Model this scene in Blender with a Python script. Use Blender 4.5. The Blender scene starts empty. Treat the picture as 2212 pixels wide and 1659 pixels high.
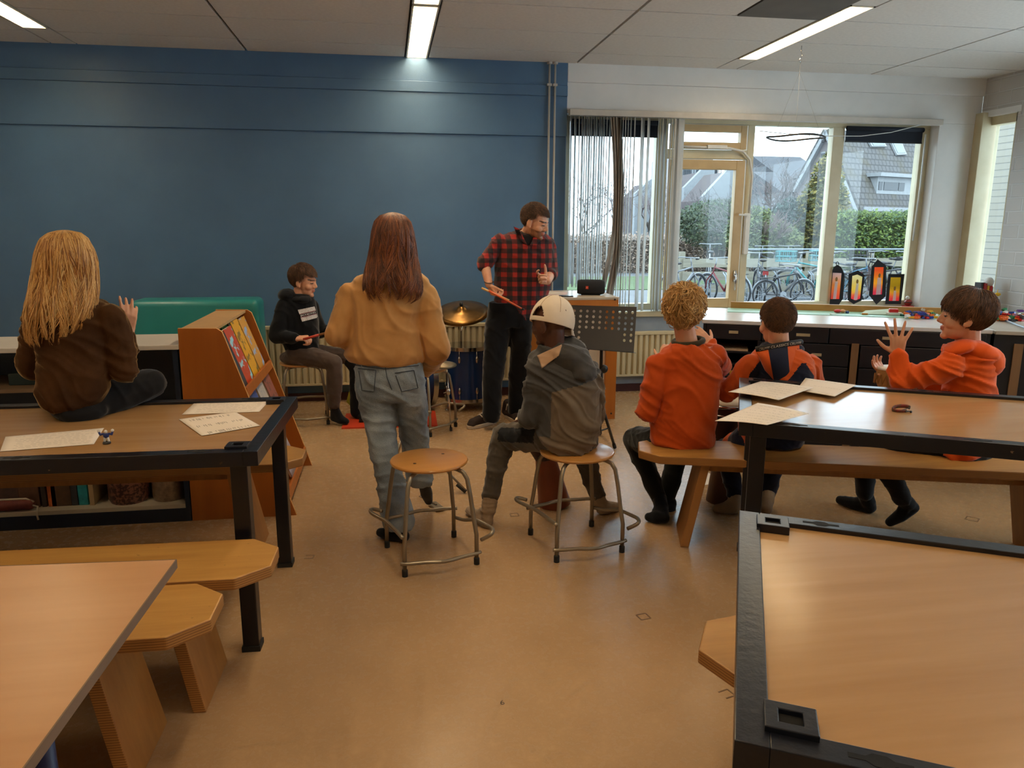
import bpy, math, random
import numpy as np
from mathutils import Vector, Matrix, noise
from mathutils.bvhtree import BVHTree
V = Vector
scene = bpy.context.scene
COL = scene.collection
rnd = random.Random(7)

# ------------------------------------------------------------------ camera
EYE = V((0.0, 0.0, 1.6))
FPX, YAW, PITCH, ROLL = 1645.7, 0.1609, 0.2052, 0.0040
_F = V((math.sin(YAW)*math.cos(PITCH), math.cos(YAW)*math.cos(PITCH), -math.sin(PITCH)))
_X0 = V((math.cos(YAW), -math.sin(YAW), 0))
_U0 = _X0.cross(_F)
_X = _X0*math.cos(ROLL) + _U0*math.sin(ROLL)
_U = -_X0*math.sin(ROLL) + _U0*math.cos(ROLL)
cam_data = bpy.data.cameras.new('camera')
cam = bpy.data.objects.new('camera', cam_data)
COL.objects.link(cam)
cam.matrix_world = Matrix(((_X.x, _U.x, -_F.x, EYE.x), (_X.y, _U.y, -_F.y, EYE.y), (_X.z, _U.z, -_F.z, EYE.z), (0, 0, 0, 1)))
cam_data.sensor_fit = 'HORIZONTAL'
cam_data.sensor_width = 36.0
cam_data.lens = 36.0*FPX/2212.0
cam_data.clip_start = 0.05
cam_data.clip_end = 300
scene.camera = cam

def ray(px, py):
    return _X*(px-1106.0) - _U*(py-829.5) + _F*FPX
def at(px, py, Y):
    d = ray(px, py); return EYE + d*(Y/d.y)
def onz(px, py, z):
    d = ray(px, py); return EYE + d*((z-EYE.z)/d.z)
def onplane(px, py, p, n):
    d = ray(px, py); return EYE + d*((V(p)-EYE).dot(n)/d.dot(n))

# ------------------------------------------------------------------ materials
def lin(c):
    return tuple(((x/255.0)/12.92 if x/255.0 <= 0.04045 else ((x/255.0+0.055)/1.055)**2.4) for x in c)
def _nodes(name):
    m = bpy.data.materials.new(name); m.use_nodes = True
    nt = m.node_tree; b = nt.nodes['Principled BSDF']
    return m, nt, b
def _set(b, key, v):
    if key in b.inputs: b.inputs[key].default_value = v
def coords(nt, scale=(1, 1, 1), kind='Object'):
    tc = nt.nodes.new('ShaderNodeTexCoord'); mp = nt.nodes.new('ShaderNodeMapping')
    mp.inputs['Scale'].default_value = scale
    nt.links.new(tc.outputs[kind], mp.inputs['Vector'])
    return mp.outputs['Vector']
def noise_tex(nt, vec, scale, detail=4, rough=0.55):
    n = nt.nodes.new('ShaderNodeTexNoise'); n.inputs['Scale'].default_value = scale
    n.inputs['Detail'].default_value = detail; n.inputs['Roughness'].default_value = rough
    nt.links.new(vec, n.inputs['Vector']); return n.outputs['Fac']
def ramp(nt, fac, stops):
    r = nt.nodes.new('ShaderNodeValToRGB'); e = r.color_ramp.elements
    e[0].position, e[0].color = stops[0][0], (*stops[0][1], 1)
    e[1].position, e[1].color = stops[-1][0], (*stops[-1][1], 1)
    for p, c in stops[1:-1]:
        x = e.new(p); x.color = (*c, 1)
    nt.links.new(fac, r.inputs['Fac']); return r.outputs['Color']
def mixc(nt, fac, a, b, mode='MIX'):
    m = nt.nodes.new('ShaderNodeMix'); m.data_type = 'RGBA'; m.blend_type = mode
    if isinstance(fac, float): m.inputs[0].default_value = fac
    else: nt.links.new(fac, m.inputs[0])
    for sock, v in ((m.inputs[6], a), (m.inputs[7], b)):
        if isinstance(v, tuple): sock.default_value = (*v, 1)
        else: nt.links.new(v, sock)
    return m.outputs[2]
def bump(nt, b, fac, strength, dist=0.01):
    bp = nt.nodes.new('ShaderNodeBump'); bp.inputs['Strength'].default_value = strength
    bp.inputs['Distance'].default_value = dist
    nt.links.new(fac, bp.inputs['Height']); nt.links.new(bp.outputs['Normal'], b.inputs['Normal'])
_cache = {}
def M(name, c, rough=0.55, c2=None, scale=6.0, stretch=(1, 1, 1), bmp=0.0, bscale=60.0, metal=0.0, sheen=0.0, spec=0.5, detail=4, lo=0.35, hi=0.65, coat=0.0):
    """general procedural surface: two tones mixed by stretched noise, with a fine bump"""
    if name in _cache: return _cache[name]
    m, nt, b = _nodes(name)
    a = lin(c); d = lin(c2) if c2 else tuple(x*0.86 for x in a)
    vec = coords(nt, stretch)
    col = ramp(nt, noise_tex(nt, vec, scale, detail), [(lo, a), (hi, d)])
    nt.links.new(col, b.inputs['Base Color'])
    _set(b, 'Roughness', rough); _set(b, 'Metallic', metal); _set(b, 'Specular IOR Level', spec)
    if sheen:
        _set(b, 'Sheen Weight', sheen); _set(b, 'Sheen Roughness', 0.4)
    if coat:
        _set(b, 'Coat Weight', coat); _set(b, 'Coat Roughness', 0.08)
    if bmp: bump(nt, b, noise_tex(nt, vec, bscale, 3), bmp)
    _cache[name] = m; return m
def emit(name, c, s):
    m, nt, b = _nodes(name)
    e = nt.nodes.new('ShaderNodeEmission'); e.inputs[0].default_value = (*lin(c), 1); e.inputs[1].default_value = s
    nt.links.new(e.outputs[0], nt.nodes['Material Output'].inputs['Surface']); return m
def wood(name, c, c2, rough=0.35, axis=0, scale=3.0, coat=0.0, dirt=None):
    if name in _cache: return _cache[name]
    m, nt, b = _nodes(name)
    st = [14, 14, 14]; st[axis] = 1.1
    vec = coords(nt, tuple(st))
    col = ramp(nt, noise_tex(nt, vec, scale, 6, 0.6), [(0.3, lin(c)), (0.72, lin(c2))])
    big = noise_tex(nt, coords(nt, (1, 1, 1)), 2.2, 3)
    col = mixc(nt, ramp(nt, big, [(0.35, (0, 0, 0)), (0.75, (0.35,)*3)]), col, lin(c2))
    if dirt:
        sp = noise_tex(nt, coords(nt, (1, 1, 1)), 34, 2)
        col = mixc(nt, ramp(nt, sp, [(0.70, (0, 0, 0)), (0.78, (0.55,)*3)]), col, lin(dirt))
    nt.links.new(col, b.inputs['Base Color']); _set(b, 'Roughness', rough)
    if coat: _set(b, 'Coat Weight', coat); _set(b, 'Coat Roughness', 0.12)
    _cache[name] = m; return m
def ply(name, c, c2):
    """plywood edge: horizontal layers"""
    m, nt, b = _nodes(name)
    vec = coords(nt, (1, 1, 1)); w = nt.nodes.new('ShaderNodeTexWave'); w.bands_direction = 'Z'
    w.inputs['Scale'].default_value = 40; w.inputs['Distortion'].default_value = 0.6
    nt.links.new(vec, w.inputs['Vector'])
    nt.links.new(ramp(nt, w.outputs['Fac'], [(0.2, lin(c)), (0.8, lin(c2))]), b.inputs['Base Color'])
    _set(b, 'Roughness', 0.6); return m
def fabric(name, c, c2=None, bs=420.0, sheen=0.25, rough=0.9, bmp=0.10):
    return M(name, c, rough, c2, 9.0, (1, 1, 1), bmp, bs, 0, sheen, 0.2)

# ------------------------------------------------------------------ mesh builder
class MB:
    def __init__(self): self.v = []; self.f = []; self.mi = []; self.cur = 0
    def add(self, vs, fs):
        o = len(self.v); self.v += [V(p) for p in vs]
        for f in fs: self.f.append([i+o for i in f]); self.mi.append(self.cur)
        return self
    def box(self, c, s, rot=None):
        c = V(c); x, y, z = s[0]/2, s[1]/2, s[2]/2
        P = [V((i*x, j*y, k*z)) for k in (-1, 1) for j in (-1, 1) for i in (-1, 1)]
        if rot is not None: P = [rot @ p for p in P]
        return self.add([c+p for p in P], [(0, 2, 3, 1), (4, 5, 7, 6), (0, 1, 5, 4), (2, 6, 7, 3), (0, 4, 6, 2), (1, 3, 7, 5)])
    def bb(self, a, b):
        a = V(a); b = V(b); return self.box((a+b)/2, [abs(b[i]-a[i]) for i in range(3)])
    def prism(self, poly, ext):
        """closed polygon (3-D points) swept along ext"""
        n = len(poly); P = [V(p) for p in poly]; e = V(ext)
        nrm = V((0, 0, 0))
        for i in range(n): nrm += P[i].cross(P[(i+1) % n])
        if nrm.dot(e) > 0: P = P[::-1]
        return self.add(P+[p+e for p in P], [list(range(n)), list(range(2*n-1, n-1, -1))] + [(i, i+n, (i+1) % n+n, (i+1) % n) for i in range(n)])
    def tube(self, pts, r, n=8, caps=True, closed=False, flat=1.0, up=None):
        P = [V(p) for p in pts]; m = len(P)
        R = list(r) if hasattr(r, '__len__') else [r]*m
        vs = []; prev = None
        for i in range(m):
            if closed: t = P[(i+1) % m]-P[i-1]
            else: t = P[min(i+1, m-1)]-P[max(i-1, 0)]
            if t.length < 1e-9: t = V((0, 0, 1))
            t.normalize()
            if prev is None:
                a = up if up is not None else (V((0, 0, 1)) if abs(t.z) < 0.9 else V((1, 0, 0)))
                u = (a - t*a.dot(t)).normalized()
            else:
                u = prev - t*prev.dot(t)
                u = u.normalized() if u.length > 1e-6 else t.orthogonal().normalized()
            prev = u; w = t.cross(u)
            for k in range(n):
                a = 2*math.pi*k/n
                vs.append(P[i] + u*(math.cos(a)*R[i]*flat) + w*(math.sin(a)*R[i]))
        fs = []
        for i in range(m if closed else m-1):
            j = (i+1) % m
            for k in range(n):
                l = (k+1) % n; fs.append((i*n+k, i*n+l, j*n+l, j*n+k))
        if caps and not closed:
            fs.append(list(range(n-1, -1, -1))); fs.append([(m-1)*n+k for k in range(n)])
        return self.add(vs, fs)
    def lathe(self, prof, c, n=24, axis=None, x=None):
        """profile of (radius, height) turned about axis through c; ends closed"""
        c = V(c); az = V(axis).normalized() if axis is not None else V((0, 0, 1))
        ax = az.orthogonal().normalized() if abs(az.z) < 0.99 else V((1, 0, 0))
        ay = az.cross(ax); vs = []
        for r, h in prof:
            for k in range(n):
                a = 2*math.pi*k/n
                vs.append(c + az*h + ax*(r*math.cos(a)) + ay*(r*math.sin(a)))
        m = len(prof); fs = [(i*n+k, i*n+(k+1) % n, (i+1)*n+(k+1) % n, (i+1)*n+k) for i in range(m-1) for k in range(n)]
        fs.append(list(range(n-1, -1, -1))); fs.append([(m-1)*n+k for k in range(n)])
        return self.add(vs, fs)
    def ell(self, c, r, rot=None, n=14, m=9):
        c = V(c); vs = []
        rr = V(r) if hasattr(r, '__len__') else V((r, r, r))
        for i in range(1, m):
            t = math.pi*i/m
            for k in range(n):
                a = 2*math.pi*k/n
                vs.append(V((rr.x*math.sin(t)*math.cos(a), rr.y*math.sin(t)*math.sin(a), rr.z*math.cos(t))))
        vs += [V((0, 0, rr.z)), V((0, 0, -rr.z))]
        if rot is not None: vs = [rot @ p for p in vs]
        vs = [p+c for p in vs]; T = (m-1)*n; fs = []
        for i in range(m-2):
            for k in range(n):
                l = (k+1) % n; fs.append((i*n+k, (i+1)*n+k, (i+1)*n+l, i*n+l))
        for k in range(n):
            l = (k+1) % n; fs.append((T, k, l)); fs.append((T+1, (m-2)*n+l, (m-2)*n+k))
        return self.add(vs, fs)
    def cap(self, a, b, ra, rb=None, n=12):
        """tapered capsule"""
        a = V(a); b = V(b); rb = ra if rb is None else rb
        d = b-a; L = d.length
        if L < 1e-6: return self.ell(a, ra)
        t = d/L; P = []; R = []
        for k in range(1, 5):
            th = math.pi/2*(1-k/5.0); P.append(a - t*(ra*math.sin(th))); R.append(ra*math.cos(th))
        P.append(a); R.append(ra); P.append(b); R.append(rb)
        for k in range(1, 5):
            th = math.pi/2*k/5.0; P.append(b + t*(rb*math.sin(th))); R.append(rb*math.cos(th))
        return self.tube(P, R, n)
    def limb(self, pts, rs):
        for i in range(len(pts)-1): self.cap(pts[i], pts[i+1], rs[i], rs[i+1])
        return self
    def loft(self, rings, n=28, power=2.3):
        """rings = (centre, u, v, ru, rv); closed ends"""
        vs = []
        for c, u, v, ru, rv in rings:
            for k in range(n):
                a = 2*math.pi*k/n; ca, sa = math.cos(a), math.sin(a)
                x = math.copysign(abs(ca)**(2/power), ca); y = math.copysign(abs(sa)**(2/power), sa)
                vs.append(V(c) + u*(ru*x) + v*(rv*y))
        m = len(rings)
        fs = [(i*n+k, i*n+(k+1) % n, (i+1)*n+(k+1) % n, (i+1)*n+k) for i in range(m-1) for k in range(n)]
        fs.append(list(range(n-1, -1, -1))); fs.append([(m-1)*n+k for k in range(n)])
        return self.add(vs, fs)
    def build(self, name, mat, parent=None, smooth=False, bevel=0.0, local=False, segs=2, auto=None):
        me = bpy.data.meshes.new(name)
        off = V((0, 0, 0))
        if parent is not None and not local: off = wloc(parent)
        me.from_pydata([tuple(p-off) for p in self.v], [], [list(f) for f in self.f])
        mats = mat if isinstance(mat, (list, tuple)) else [mat]
        for x in mats: me.materials.append(x)
        if len(mats) > 1: me.polygons.foreach_set('material_index', self.mi)
        if smooth: me.polygons.foreach_set('use_smooth', [True]*len(me.polygons))
        me.validate(); me.update()
        if auto is not None:
            try: me.set_sharp_from_angle(angle=auto)
            except Exception: pass
        o = bpy.data.objects.new(name, me); COL.objects.link(o)
        if parent is not None: o.parent = parent
        if bevel:
            b = o.modifiers.new('bevel', 'BEVEL'); b.width = bevel; b.segments = segs; b.limit_method = 'ANGLE'; b.angle_limit = 0.6
        return o
def wloc(o):
    p = V((0, 0, 0))
    while o is not None: p += o.location; o = o.parent
    return p
def thing(name, label, cat, loc=(0, 0, 0), group=None, rotz=0.0):
    o = bpy.data.objects.new(name, None); COL.objects.link(o); o.empty_display_size = 0.1
    o.location = loc; o.rotation_euler = (0, 0, rotz); return tag(o, label, cat, group)
def tag(o, label, cat, group=None, kind=None):
    o['label'] = label; o['category'] = cat
    if group: o['group'] = group
    if kind: o['kind'] = kind
    return o
def struct(o, label=None):
    o['kind'] = 'structure'
    if label: o['label'] = label
    return o
def dup(root, loc, rotz=0.0, label=None, group=None):
    r = root.copy(); COL.objects.link(r); r.location = loc; r.rotation_euler = (0, 0, rotz)
    if label: r['label'] = label
    if group: r['group'] = group
    def rec(src, dst):
        for ch in list(src.children):
            c = ch.copy(); COL.objects.link(c); c.parent = dst; rec(ch, c)
    rec(root, r); return r
def remesh(mb, voxel, it=4, disp=None):
    """union of closed shapes as one continuous smooth skin; returns MB"""
    me = bpy.data.meshes.new('tmp'); me.from_pydata([tuple(p) for p in mb.v], [], [list(f) for f in mb.f])
    o = bpy.data.objects.new('tmp', me); COL.objects.link(o)
    r = o.modifiers.new('r', 'REMESH'); r.mode = 'VOXEL'; r.voxel_size = voxel; r.adaptivity = 0
    if it:
        s = o.modifiers.new('s', 'SMOOTH'); s.iterations = it; s.factor = 0.5
    dg = bpy.context.evaluated_depsgraph_get()
    m2 = bpy.data.meshes.new_from_object(o.evaluated_get(dg))
    n = len(m2.vertices); co = np.empty(n*3, dtype=np.float32); m2.vertices.foreach_get('co', co); co = co.reshape(-1, 3)
    if disp is not None:
        no = np.empty(n*3, dtype=np.float32); m2.vertices.foreach_get('normal', no); no = no.reshape(-1, 3)
        co = co + no*np.array([disp(V(p)) for p in co.tolist()], dtype=np.float32)[:, None]
    out = MB(); out.v = [V(p) for p in co.tolist()]; out.f = [list(p.vertices) for p in m2.polygons]; out.mi = [0]*len(out.f)
    bpy.data.objects.remove(o); bpy.data.meshes.remove(me); bpy.data.meshes.remove(m2)
    return out
def folds(amp, fx=14.0, fz=5.0, seed=0.0, tilt=0.5):
    """cloth creases: ridged noise stretched along a slanted direction, sharper than it is wide"""
    def d(p):
        wx = noise.noise(V((p.x*4+seed, p.y*4, p.z*4)))*0.9
        q = V((p.x*fx*0.55+p.z*tilt*7+seed+wx, p.y*fx*0.55-seed, p.z*fz*1.1+p.x*tilt*5+wx))
        a = 1-min(1, abs(noise.noise(q))*2.6); b = 1-min(1, abs(noise.noise(q*2.1+V((5, 1, 2))))*2.4); c = noise.noise(V((p.x*5, p.y*5, p.z*5+seed)))
        return amp*(a*a*1.25+b*b*0.55+c*0.8-0.45)
    return d
def paint(mb, fn):
    for i, f in enumerate(mb.f):
        c = V((0, 0, 0))
        for k in f: c += mb.v[k]
        mb.mi[i] = fn(c/len(f))
    return mb
UP = V((0, 0, 1))
def txt(body, size, extrude=0.0):
    cu = bpy.data.curves.new('t', 'FONT'); cu.body = body; cu.size = size; cu.align_x = 'CENTER'; cu.align_y = 'CENTER'; cu.extrude = extrude; cu.resolution_u = 3
    o = bpy.data.objects.new('t', cu); COL.objects.link(o)
    dg = bpy.context.evaluated_depsgraph_get(); me = bpy.data.meshes.new_from_object(o.evaluated_get(dg))
    v = [V(p.co) for p in me.vertices]; f = [list(p.vertices) for p in me.polygons]
    bpy.data.objects.remove(o); bpy.data.curves.remove(cu); bpy.data.meshes.remove(me)
    return v, f
SKY, EXPO, LAMP = 4.8, 0.16, 36.0
# ------------------------------------------------------------------ world and light
w = bpy.data.worlds.new('overcast_sky'); scene.world = w; w.use_nodes = True
bg = w.node_tree.nodes['Background']; bg.inputs[0].default_value = (0.72, 0.88, 1.0, 1); bg.inputs[1].default_value = SKY
scene.view_settings.view_transform = 'Standard'; scene.view_settings.look = 'None'
scene.view_settings.gamma = 1; scene.view_settings.use_curve_mapping = False
scene.view_settings.exposure = EXPO
scene.cycles.max_bounces = 7; scene.cycles.adaptive_threshold = 0.03; scene.cycles.transparent_max_bounces = 24; scene.cycles.sample_clamp_indirect = 6

# ------------------------------------------------------------------ room
YW, ZC, XR, XL, YB = 7.1, 3.024, 5.86, -4.2, -3.4
def floor_mat():
    m, nt, b = _nodes('linoleum')
    v = coords(nt)
    big = noise_tex(nt, v, 1.6, 5, 0.6); mid = noise_tex(nt, v, 26, 7, 0.7); fine = noise_tex(nt, v, 75, 4, 0.7)
    c = ramp(nt, mid, [(0.3, lin((184, 152, 114))), (0.52, lin((174, 142, 105))), (0.72, lin((156, 126, 91)))])
    c = mixc(nt, ramp(nt, big, [(0.35, (0, 0, 0)), (0.7, (0.4,)*3)]), c, lin((148, 116, 80)))
    c = mixc(nt, ramp(nt, fine, [(0.66, (0, 0, 0)), (0.74, (0.5,)*3)]), c, lin((96, 76, 52)))
    nt.links.new(c, b.inputs['Base Color'])
    r = ramp(nt, mid, [(0.3, (0.24,)*3), (0.8, (0.31,)*3)])
    nt.links.new(r, b.inputs['Roughness']); _set(b, 'Specular IOR Level', 0.22)
    bump(nt, b, noise_tex(nt, v, 3.0, 2), 0.05, 0.02)
    return m
M_floor = floor_mat()
M_blue = M('blue_wall_paint', (82, 118, 154), 0.45, (77, 111, 146), 3.0, bmp=0.12, bscale=260, lo=0.3, hi=0.7)
M_white = M('white_wall_paint', (232, 232, 230), 0.6, (224, 225, 223), 3.0, bmp=0.08, bscale=200)
M_grey = M('grey_blue_wall_paint', (150, 160, 172), 0.6)
M_ceil = M('ceiling_tile', (222, 218, 212), 0.85, (214, 210, 204), 40.0, bmp=0.25, bscale=220)
M_joint = M('ceiling_joint', (70, 66, 60), 0.8)
M_red = M('dark_red_skirting', (74, 34, 34), 0.5)
M_frame = M('cream_window_paint', (206, 196, 164), 0.4, (196, 184, 150), 5)
M_sash = M('beige_sash_paint', (190, 164, 118), 0.4, (178, 152, 106), 5)
M_rad = M('cream_radiator_enamel', (205, 192, 158), 0.35, (198, 185, 150))
M_dark = M('near_black_navy', (20, 24, 34), 0.4, (16, 19, 28))
M_black = M('black_plastic', (20, 20, 22), 0.45)
M_rubber = M('black_rubber', (24, 23, 22), 0.7)
M_chrome = M('chrome', (200, 200, 200), 0.18, (190, 190, 190), metal=1.0)
M_steel = M('grey_beige_steel_tube', (150, 138, 118), 0.3, (138, 126, 108), metal=0.55)
M_paper = M('paper', (238, 226, 212), 0.8, (232, 220, 204), 4)
M_ink = M('grey_pencil_ink', (112, 100, 92), 0.8)
def brick_mat(name, c, mortar, bw=0.30, bh=0.125, ax='yz'):
    m, nt, b = _nodes(name)
    tc = nt.nodes.new('ShaderNodeTexCoord'); sx = nt.nodes.new('ShaderNodeSeparateXYZ'); cb = nt.nodes.new('ShaderNodeCombineXYZ')
    nt.links.new(tc.outputs['Object'], sx.inputs[0])
    nt.links.new(sx.outputs[{'x': 0, 'y': 1}[ax[0]]], cb.inputs[0]); nt.links.new(sx.outputs[2], cb.inputs[1])
    br = nt.nodes.new('ShaderNodeTexBrick'); br.inputs['Scale'].default_value = 1.0
    br.inputs['Brick Width'].default_value = bw; br.inputs['Row Height'].default_value = bh
    br.inputs['Mortar Size'].default_value = 0.008; br.inputs['Mortar Smooth'].default_value = 0.4
    br.inputs['Color1'].default_value = (*lin(c), 1); br.inputs['Color2'].default_value = (*[x*0.94 for x in lin(c)], 1); br.inputs['Mortar'].default_value = (*lin(mortar), 1)
    nt.links.new(cb.outputs[0], br.inputs['Vector']); nt.links.new(br.outputs['Color'], b.inputs['Base Color'])
    inv = nt.nodes.new('ShaderNodeMath'); inv.operation = 'SUBTRACT'; inv.inputs[0].default_value = 1.0
    nt.links.new(br.outputs['Fac'], inv.inputs[1]); bump(nt, b, inv.outputs[0], 0.7, 0.008); _set(b, 'Roughness', 0.65)
    return m
M_brick = brick_mat('white_painted_brick', (196, 194, 190), (206, 206, 204))

struct(MB().bb((XL, YB, -0.1), (XR, YW, 0)).build('floor', M_floor), 'beige brown speckled linoleum floor')
# blue wall with its three stepped beams
WT = 0.32
wm = MB()
wm.bb((XL, YW, 0), (1.645, YW+WT, 2.395)).bb((XL, YW-0.018, 2.395), (1.645, YW+WT, 2.74)).bb((XL, YW-0.03, 2.74), (1.645, YW+WT, 2.83)).bb((XL, YW-0.018, 2.83), (1.645, YW+WT, ZC+0.1))
struct(wm.build('wall_back', M_blue, bevel=0.004), 'blue painted wall behind the drum kit')
WX0, WX1, WZ0, WZ1 = 1.66, 5.41, 0.79, 2.60
wm = MB().bb((1.645, YW, 0), (XR, YW+WT, WZ0)).bb((1.645, YW, WZ1), (XR, YW+WT, 2.865)).bb((1.645, YW-0.02, 2.865), (XR, YW+WT, ZC+0.1)).bb((WX1, YW, WZ0), (XR-0.06, YW+WT, WZ1))
struct(wm.build('wall_window_side', M_white, bevel=0.004), 'white wall around the window')
struct(MB().bb((1.66, YW-0.006, 0.06), (3.6, YW-0.0005, 0.74)).build('trim_1', M_grey), 'grey painted band under the window')
struct(MB().bb((XL, YW-0.015, 0), (XR, YW, 0.075)).build('baseboard_back', M_red), 'dark red skirting strip')
# right wall: white brick with a window next to the corner
RW = MB().bb((XR, 5.5, 0), (XR+0.3, 6.64, ZC+0.1)).bb((XR, YB, 0), (XR+0.3, 0.2, ZC+0.1)).bb((XR, 0.2, 0), (XR+0.3, 5.5, 0.85)).bb((XR, 0.2, 2.62), (XR+0.3, 5.5, ZC+0.1)).bb((XR, 6.64, 0), (XR+0.3, YW+WT, 0.72)).bb((XR, 6.64, 2.68), (XR+0.3, YW, ZC+0.1))  # also left open further forward, for the added unseen window
struct(RW.build('wall_right', M_brick), 'white painted brick wall')
struct(MB().bb((XL-0.2, YB, 0), (XL, YW+WT, ZC+0.1)).build('wall_left', M_white))
struct(MB().bb((XL-0.2, YB-0.2, 0), (XR+0.3, YB, ZC+0.1)).build('wall_front', M_white))
# right wall window frame and pane
fr = MB().bb((XR-0.062, 7.0, 0.72), (XR+0.14, 7.14, 2.70))
for a, b in (((XR+0.04, 6.64, 0.72), (XR+0.14, 6.70, 2.68)), ((XR+0.04, 6.64, 2.58), (XR+0.14, YW, 2.68)), ((XR+0.04, 6.64, 0.72), (XR+0.14, YW, 0.8))): fr.bb(a, b)
win2 = struct(fr.build('window_2', M_frame, bevel=0.004), 'narrow cream framed window in the right wall')
fr = MB().bb((XR+0.1, 0.2, 0.85), (XR+0.19, 5.5, 0.92)).bb((XR+0.1, 0.2, 2.55), (XR+0.19, 5.5, 2.62))  # side window added out of view so cool daylight reaches the right side
for y in (0.2, 1.5, 2.8, 4.1, 5.43): fr.bb((XR+0.1, y, 0.92), (XR+0.19, y+0.07, 2.55))
win_added = struct(fr.build('added_side_window', M_frame, bevel=0.004), 'unseen wide side window added on the right to let in daylight')
struct(MB().bb((XR-0.01, 6.60, 2.66), (XR+0.05, 7.09, 2.72)).build('trim_2', M_white, bevel=0.004))
def glass_mat():
    m, nt, b = _nodes('window_glass')
    tr = nt.nodes.new('ShaderNodeBsdfTransparent'); gl = nt.nodes.new('ShaderNodeBsdfGlossy'); gl.inputs['Roughness'].default_value = 0.02
    lw = nt.nodes.new('ShaderNodeLayerWeight'); lw.inputs['Blend'].default_value = 0.5; pw = nt.nodes.new('ShaderNodeMath'); pw.operation = 'POWER'; pw.inputs[1].default_value = 5; nt.links.new(lw.outputs['Facing'], pw.inputs[0]); fz = nt.nodes.new('ShaderNodeMath'); fz.operation = 'MULTIPLY_ADD'; fz.inputs[1].default_value = 0.9; fz.inputs[2].default_value = 0.03; nt.links.new(pw.outputs[0], fz.inputs[0]); mx = nt.nodes.new('ShaderNodeMixShader')
    tr.inputs[0].default_value = (0.95, 0.98, 0.98, 1)
    nt.links.new(fz.outputs[0], mx.inputs[0]); nt.links.new(tr.outputs[0], mx.inputs[1]); nt.links.new(gl.outputs[0], mx.inputs[2])
    nt.links.new(mx.outputs[0], nt.nodes['Material Output'].inputs['Surface']); return m
M_glass = glass_mat()
MB().bb((XR+0.14, 0.27, 0.92), (XR+0.144, 5.43, 2.55)).build('pane', M_glass, win_added)
MB().bb((XR+0.085, 6.70, 0.8), (XR+0.089, 6.98, 2.58)).build('pane', M_glass, win2)

# ceiling panels with joints, lamp strips left open
LX = (-2.53, 0.30, 3.14); LWD = 0.19
cm = MB(); cols = [(XL, LX[0]-LWD/2)]
for i in range(2):
    a, b = LX[i]+LWD/2, LX[i+1]-LWD/2; cols += [(a, (a+b)/2), ((a+b)/2, b)]
a = LX[2]+LWD/2; cols += [(a, 4.60), (4.60, XR)]
ys = [5.35+0.655*k for k in range(-14, 3)] + [YW]; ys = [y for y in ys if y > YB-0.7]
VENT = None
for x0, x1 in cols:
    for y0, y1 in zip(ys[:-1], ys[1:]):
        xs = [(x0, x1)]
        if abs(x1-(LX[2]-LWD/2)) < 1e-6 and abs(y1-5.35) < 0.01: xs = [(x0, 2.43)]; VENT = (2.43, x1, y0, y1)
        for p, q in xs: cm.bb((p+0.011, y0+0.008, ZC), (q-0.011, y1-0.008, ZC+0.02))
lamps = [(LX[0], 4.93, 6.56), (LX[1], 5.47, 7.09), (LX[1], 3.82, 5.43), (LX[2], 4.98, 6.64), (LX[2], 1.4, 3.0), (LX[1], 1.4, 3.0), (LX[0], 1.4, 3.0), (LX[0], -1.6, 0.0), (LX[1], -1.6, 0.0), (LX[2], -1.6, 0.0)]
for lx in LX:                               # filler tiles between lamps of a strip
    segs = sorted([(a, b) for x, a, b in lamps if x == lx]); y = YB
    for a, b in segs+[(YW, YW)]:
        if a-y > 0.06: cm.bb((lx-LWD/2+0.004, y+0.006, ZC), (lx+LWD/2-0.004, a-0.006, ZC+0.02))
        y = b
ce = cm.build('ceiling', M_ceil); struct(ce, 'ceiling of off white tiles')
struct(MB().bb((XL-0.2, YB-0.2, ZC+0.1), (XR+0.3, YW+WT, ZC+0.2)).bb((XL, YB, ZC+0.021), (LX[0]-LWD/2, YW, ZC+0.03)).bb((LX[0]+LWD/2, YB, ZC+0.021), (LX[1]-LWD/2, YW, ZC+0.03)).bb((LX[1]+LWD/2, YB, ZC+0.021), (LX[2]-LWD/2, YW, ZC+0.03)).bb((LX[2]+LWD/2, YB, ZC+0.021), (XR, YW, ZC+0.03)).build('trim_3', M_joint))
tag(MB().bb((VENT[0]+0.004, VENT[2]+0.004, ZC-0.004), (VENT[1]-0.004, VENT[3]-0.004, ZC+0.018)).build('ceiling_panel', M('grey_panel', (96, 90, 82), 0.7)), 'dark grey square panel set in the ceiling beside the right lamp', 'ceiling panel')
M_lampw = M('lamp_white_enamel', (225, 215, 195), 0.3)
M_lamp = emit('warm_tube_light', (255, 229, 190), LAMP)
M_louv = M('lamp_louver_aluminium', (225, 215, 190), 0.25, metal=0.6)
names = ['left strip light running out of the picture at the top left', 'bright strip light ending right above the blue wall', 'strip light behind the one above the blue wall', 'strip light above the window side tables']
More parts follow.
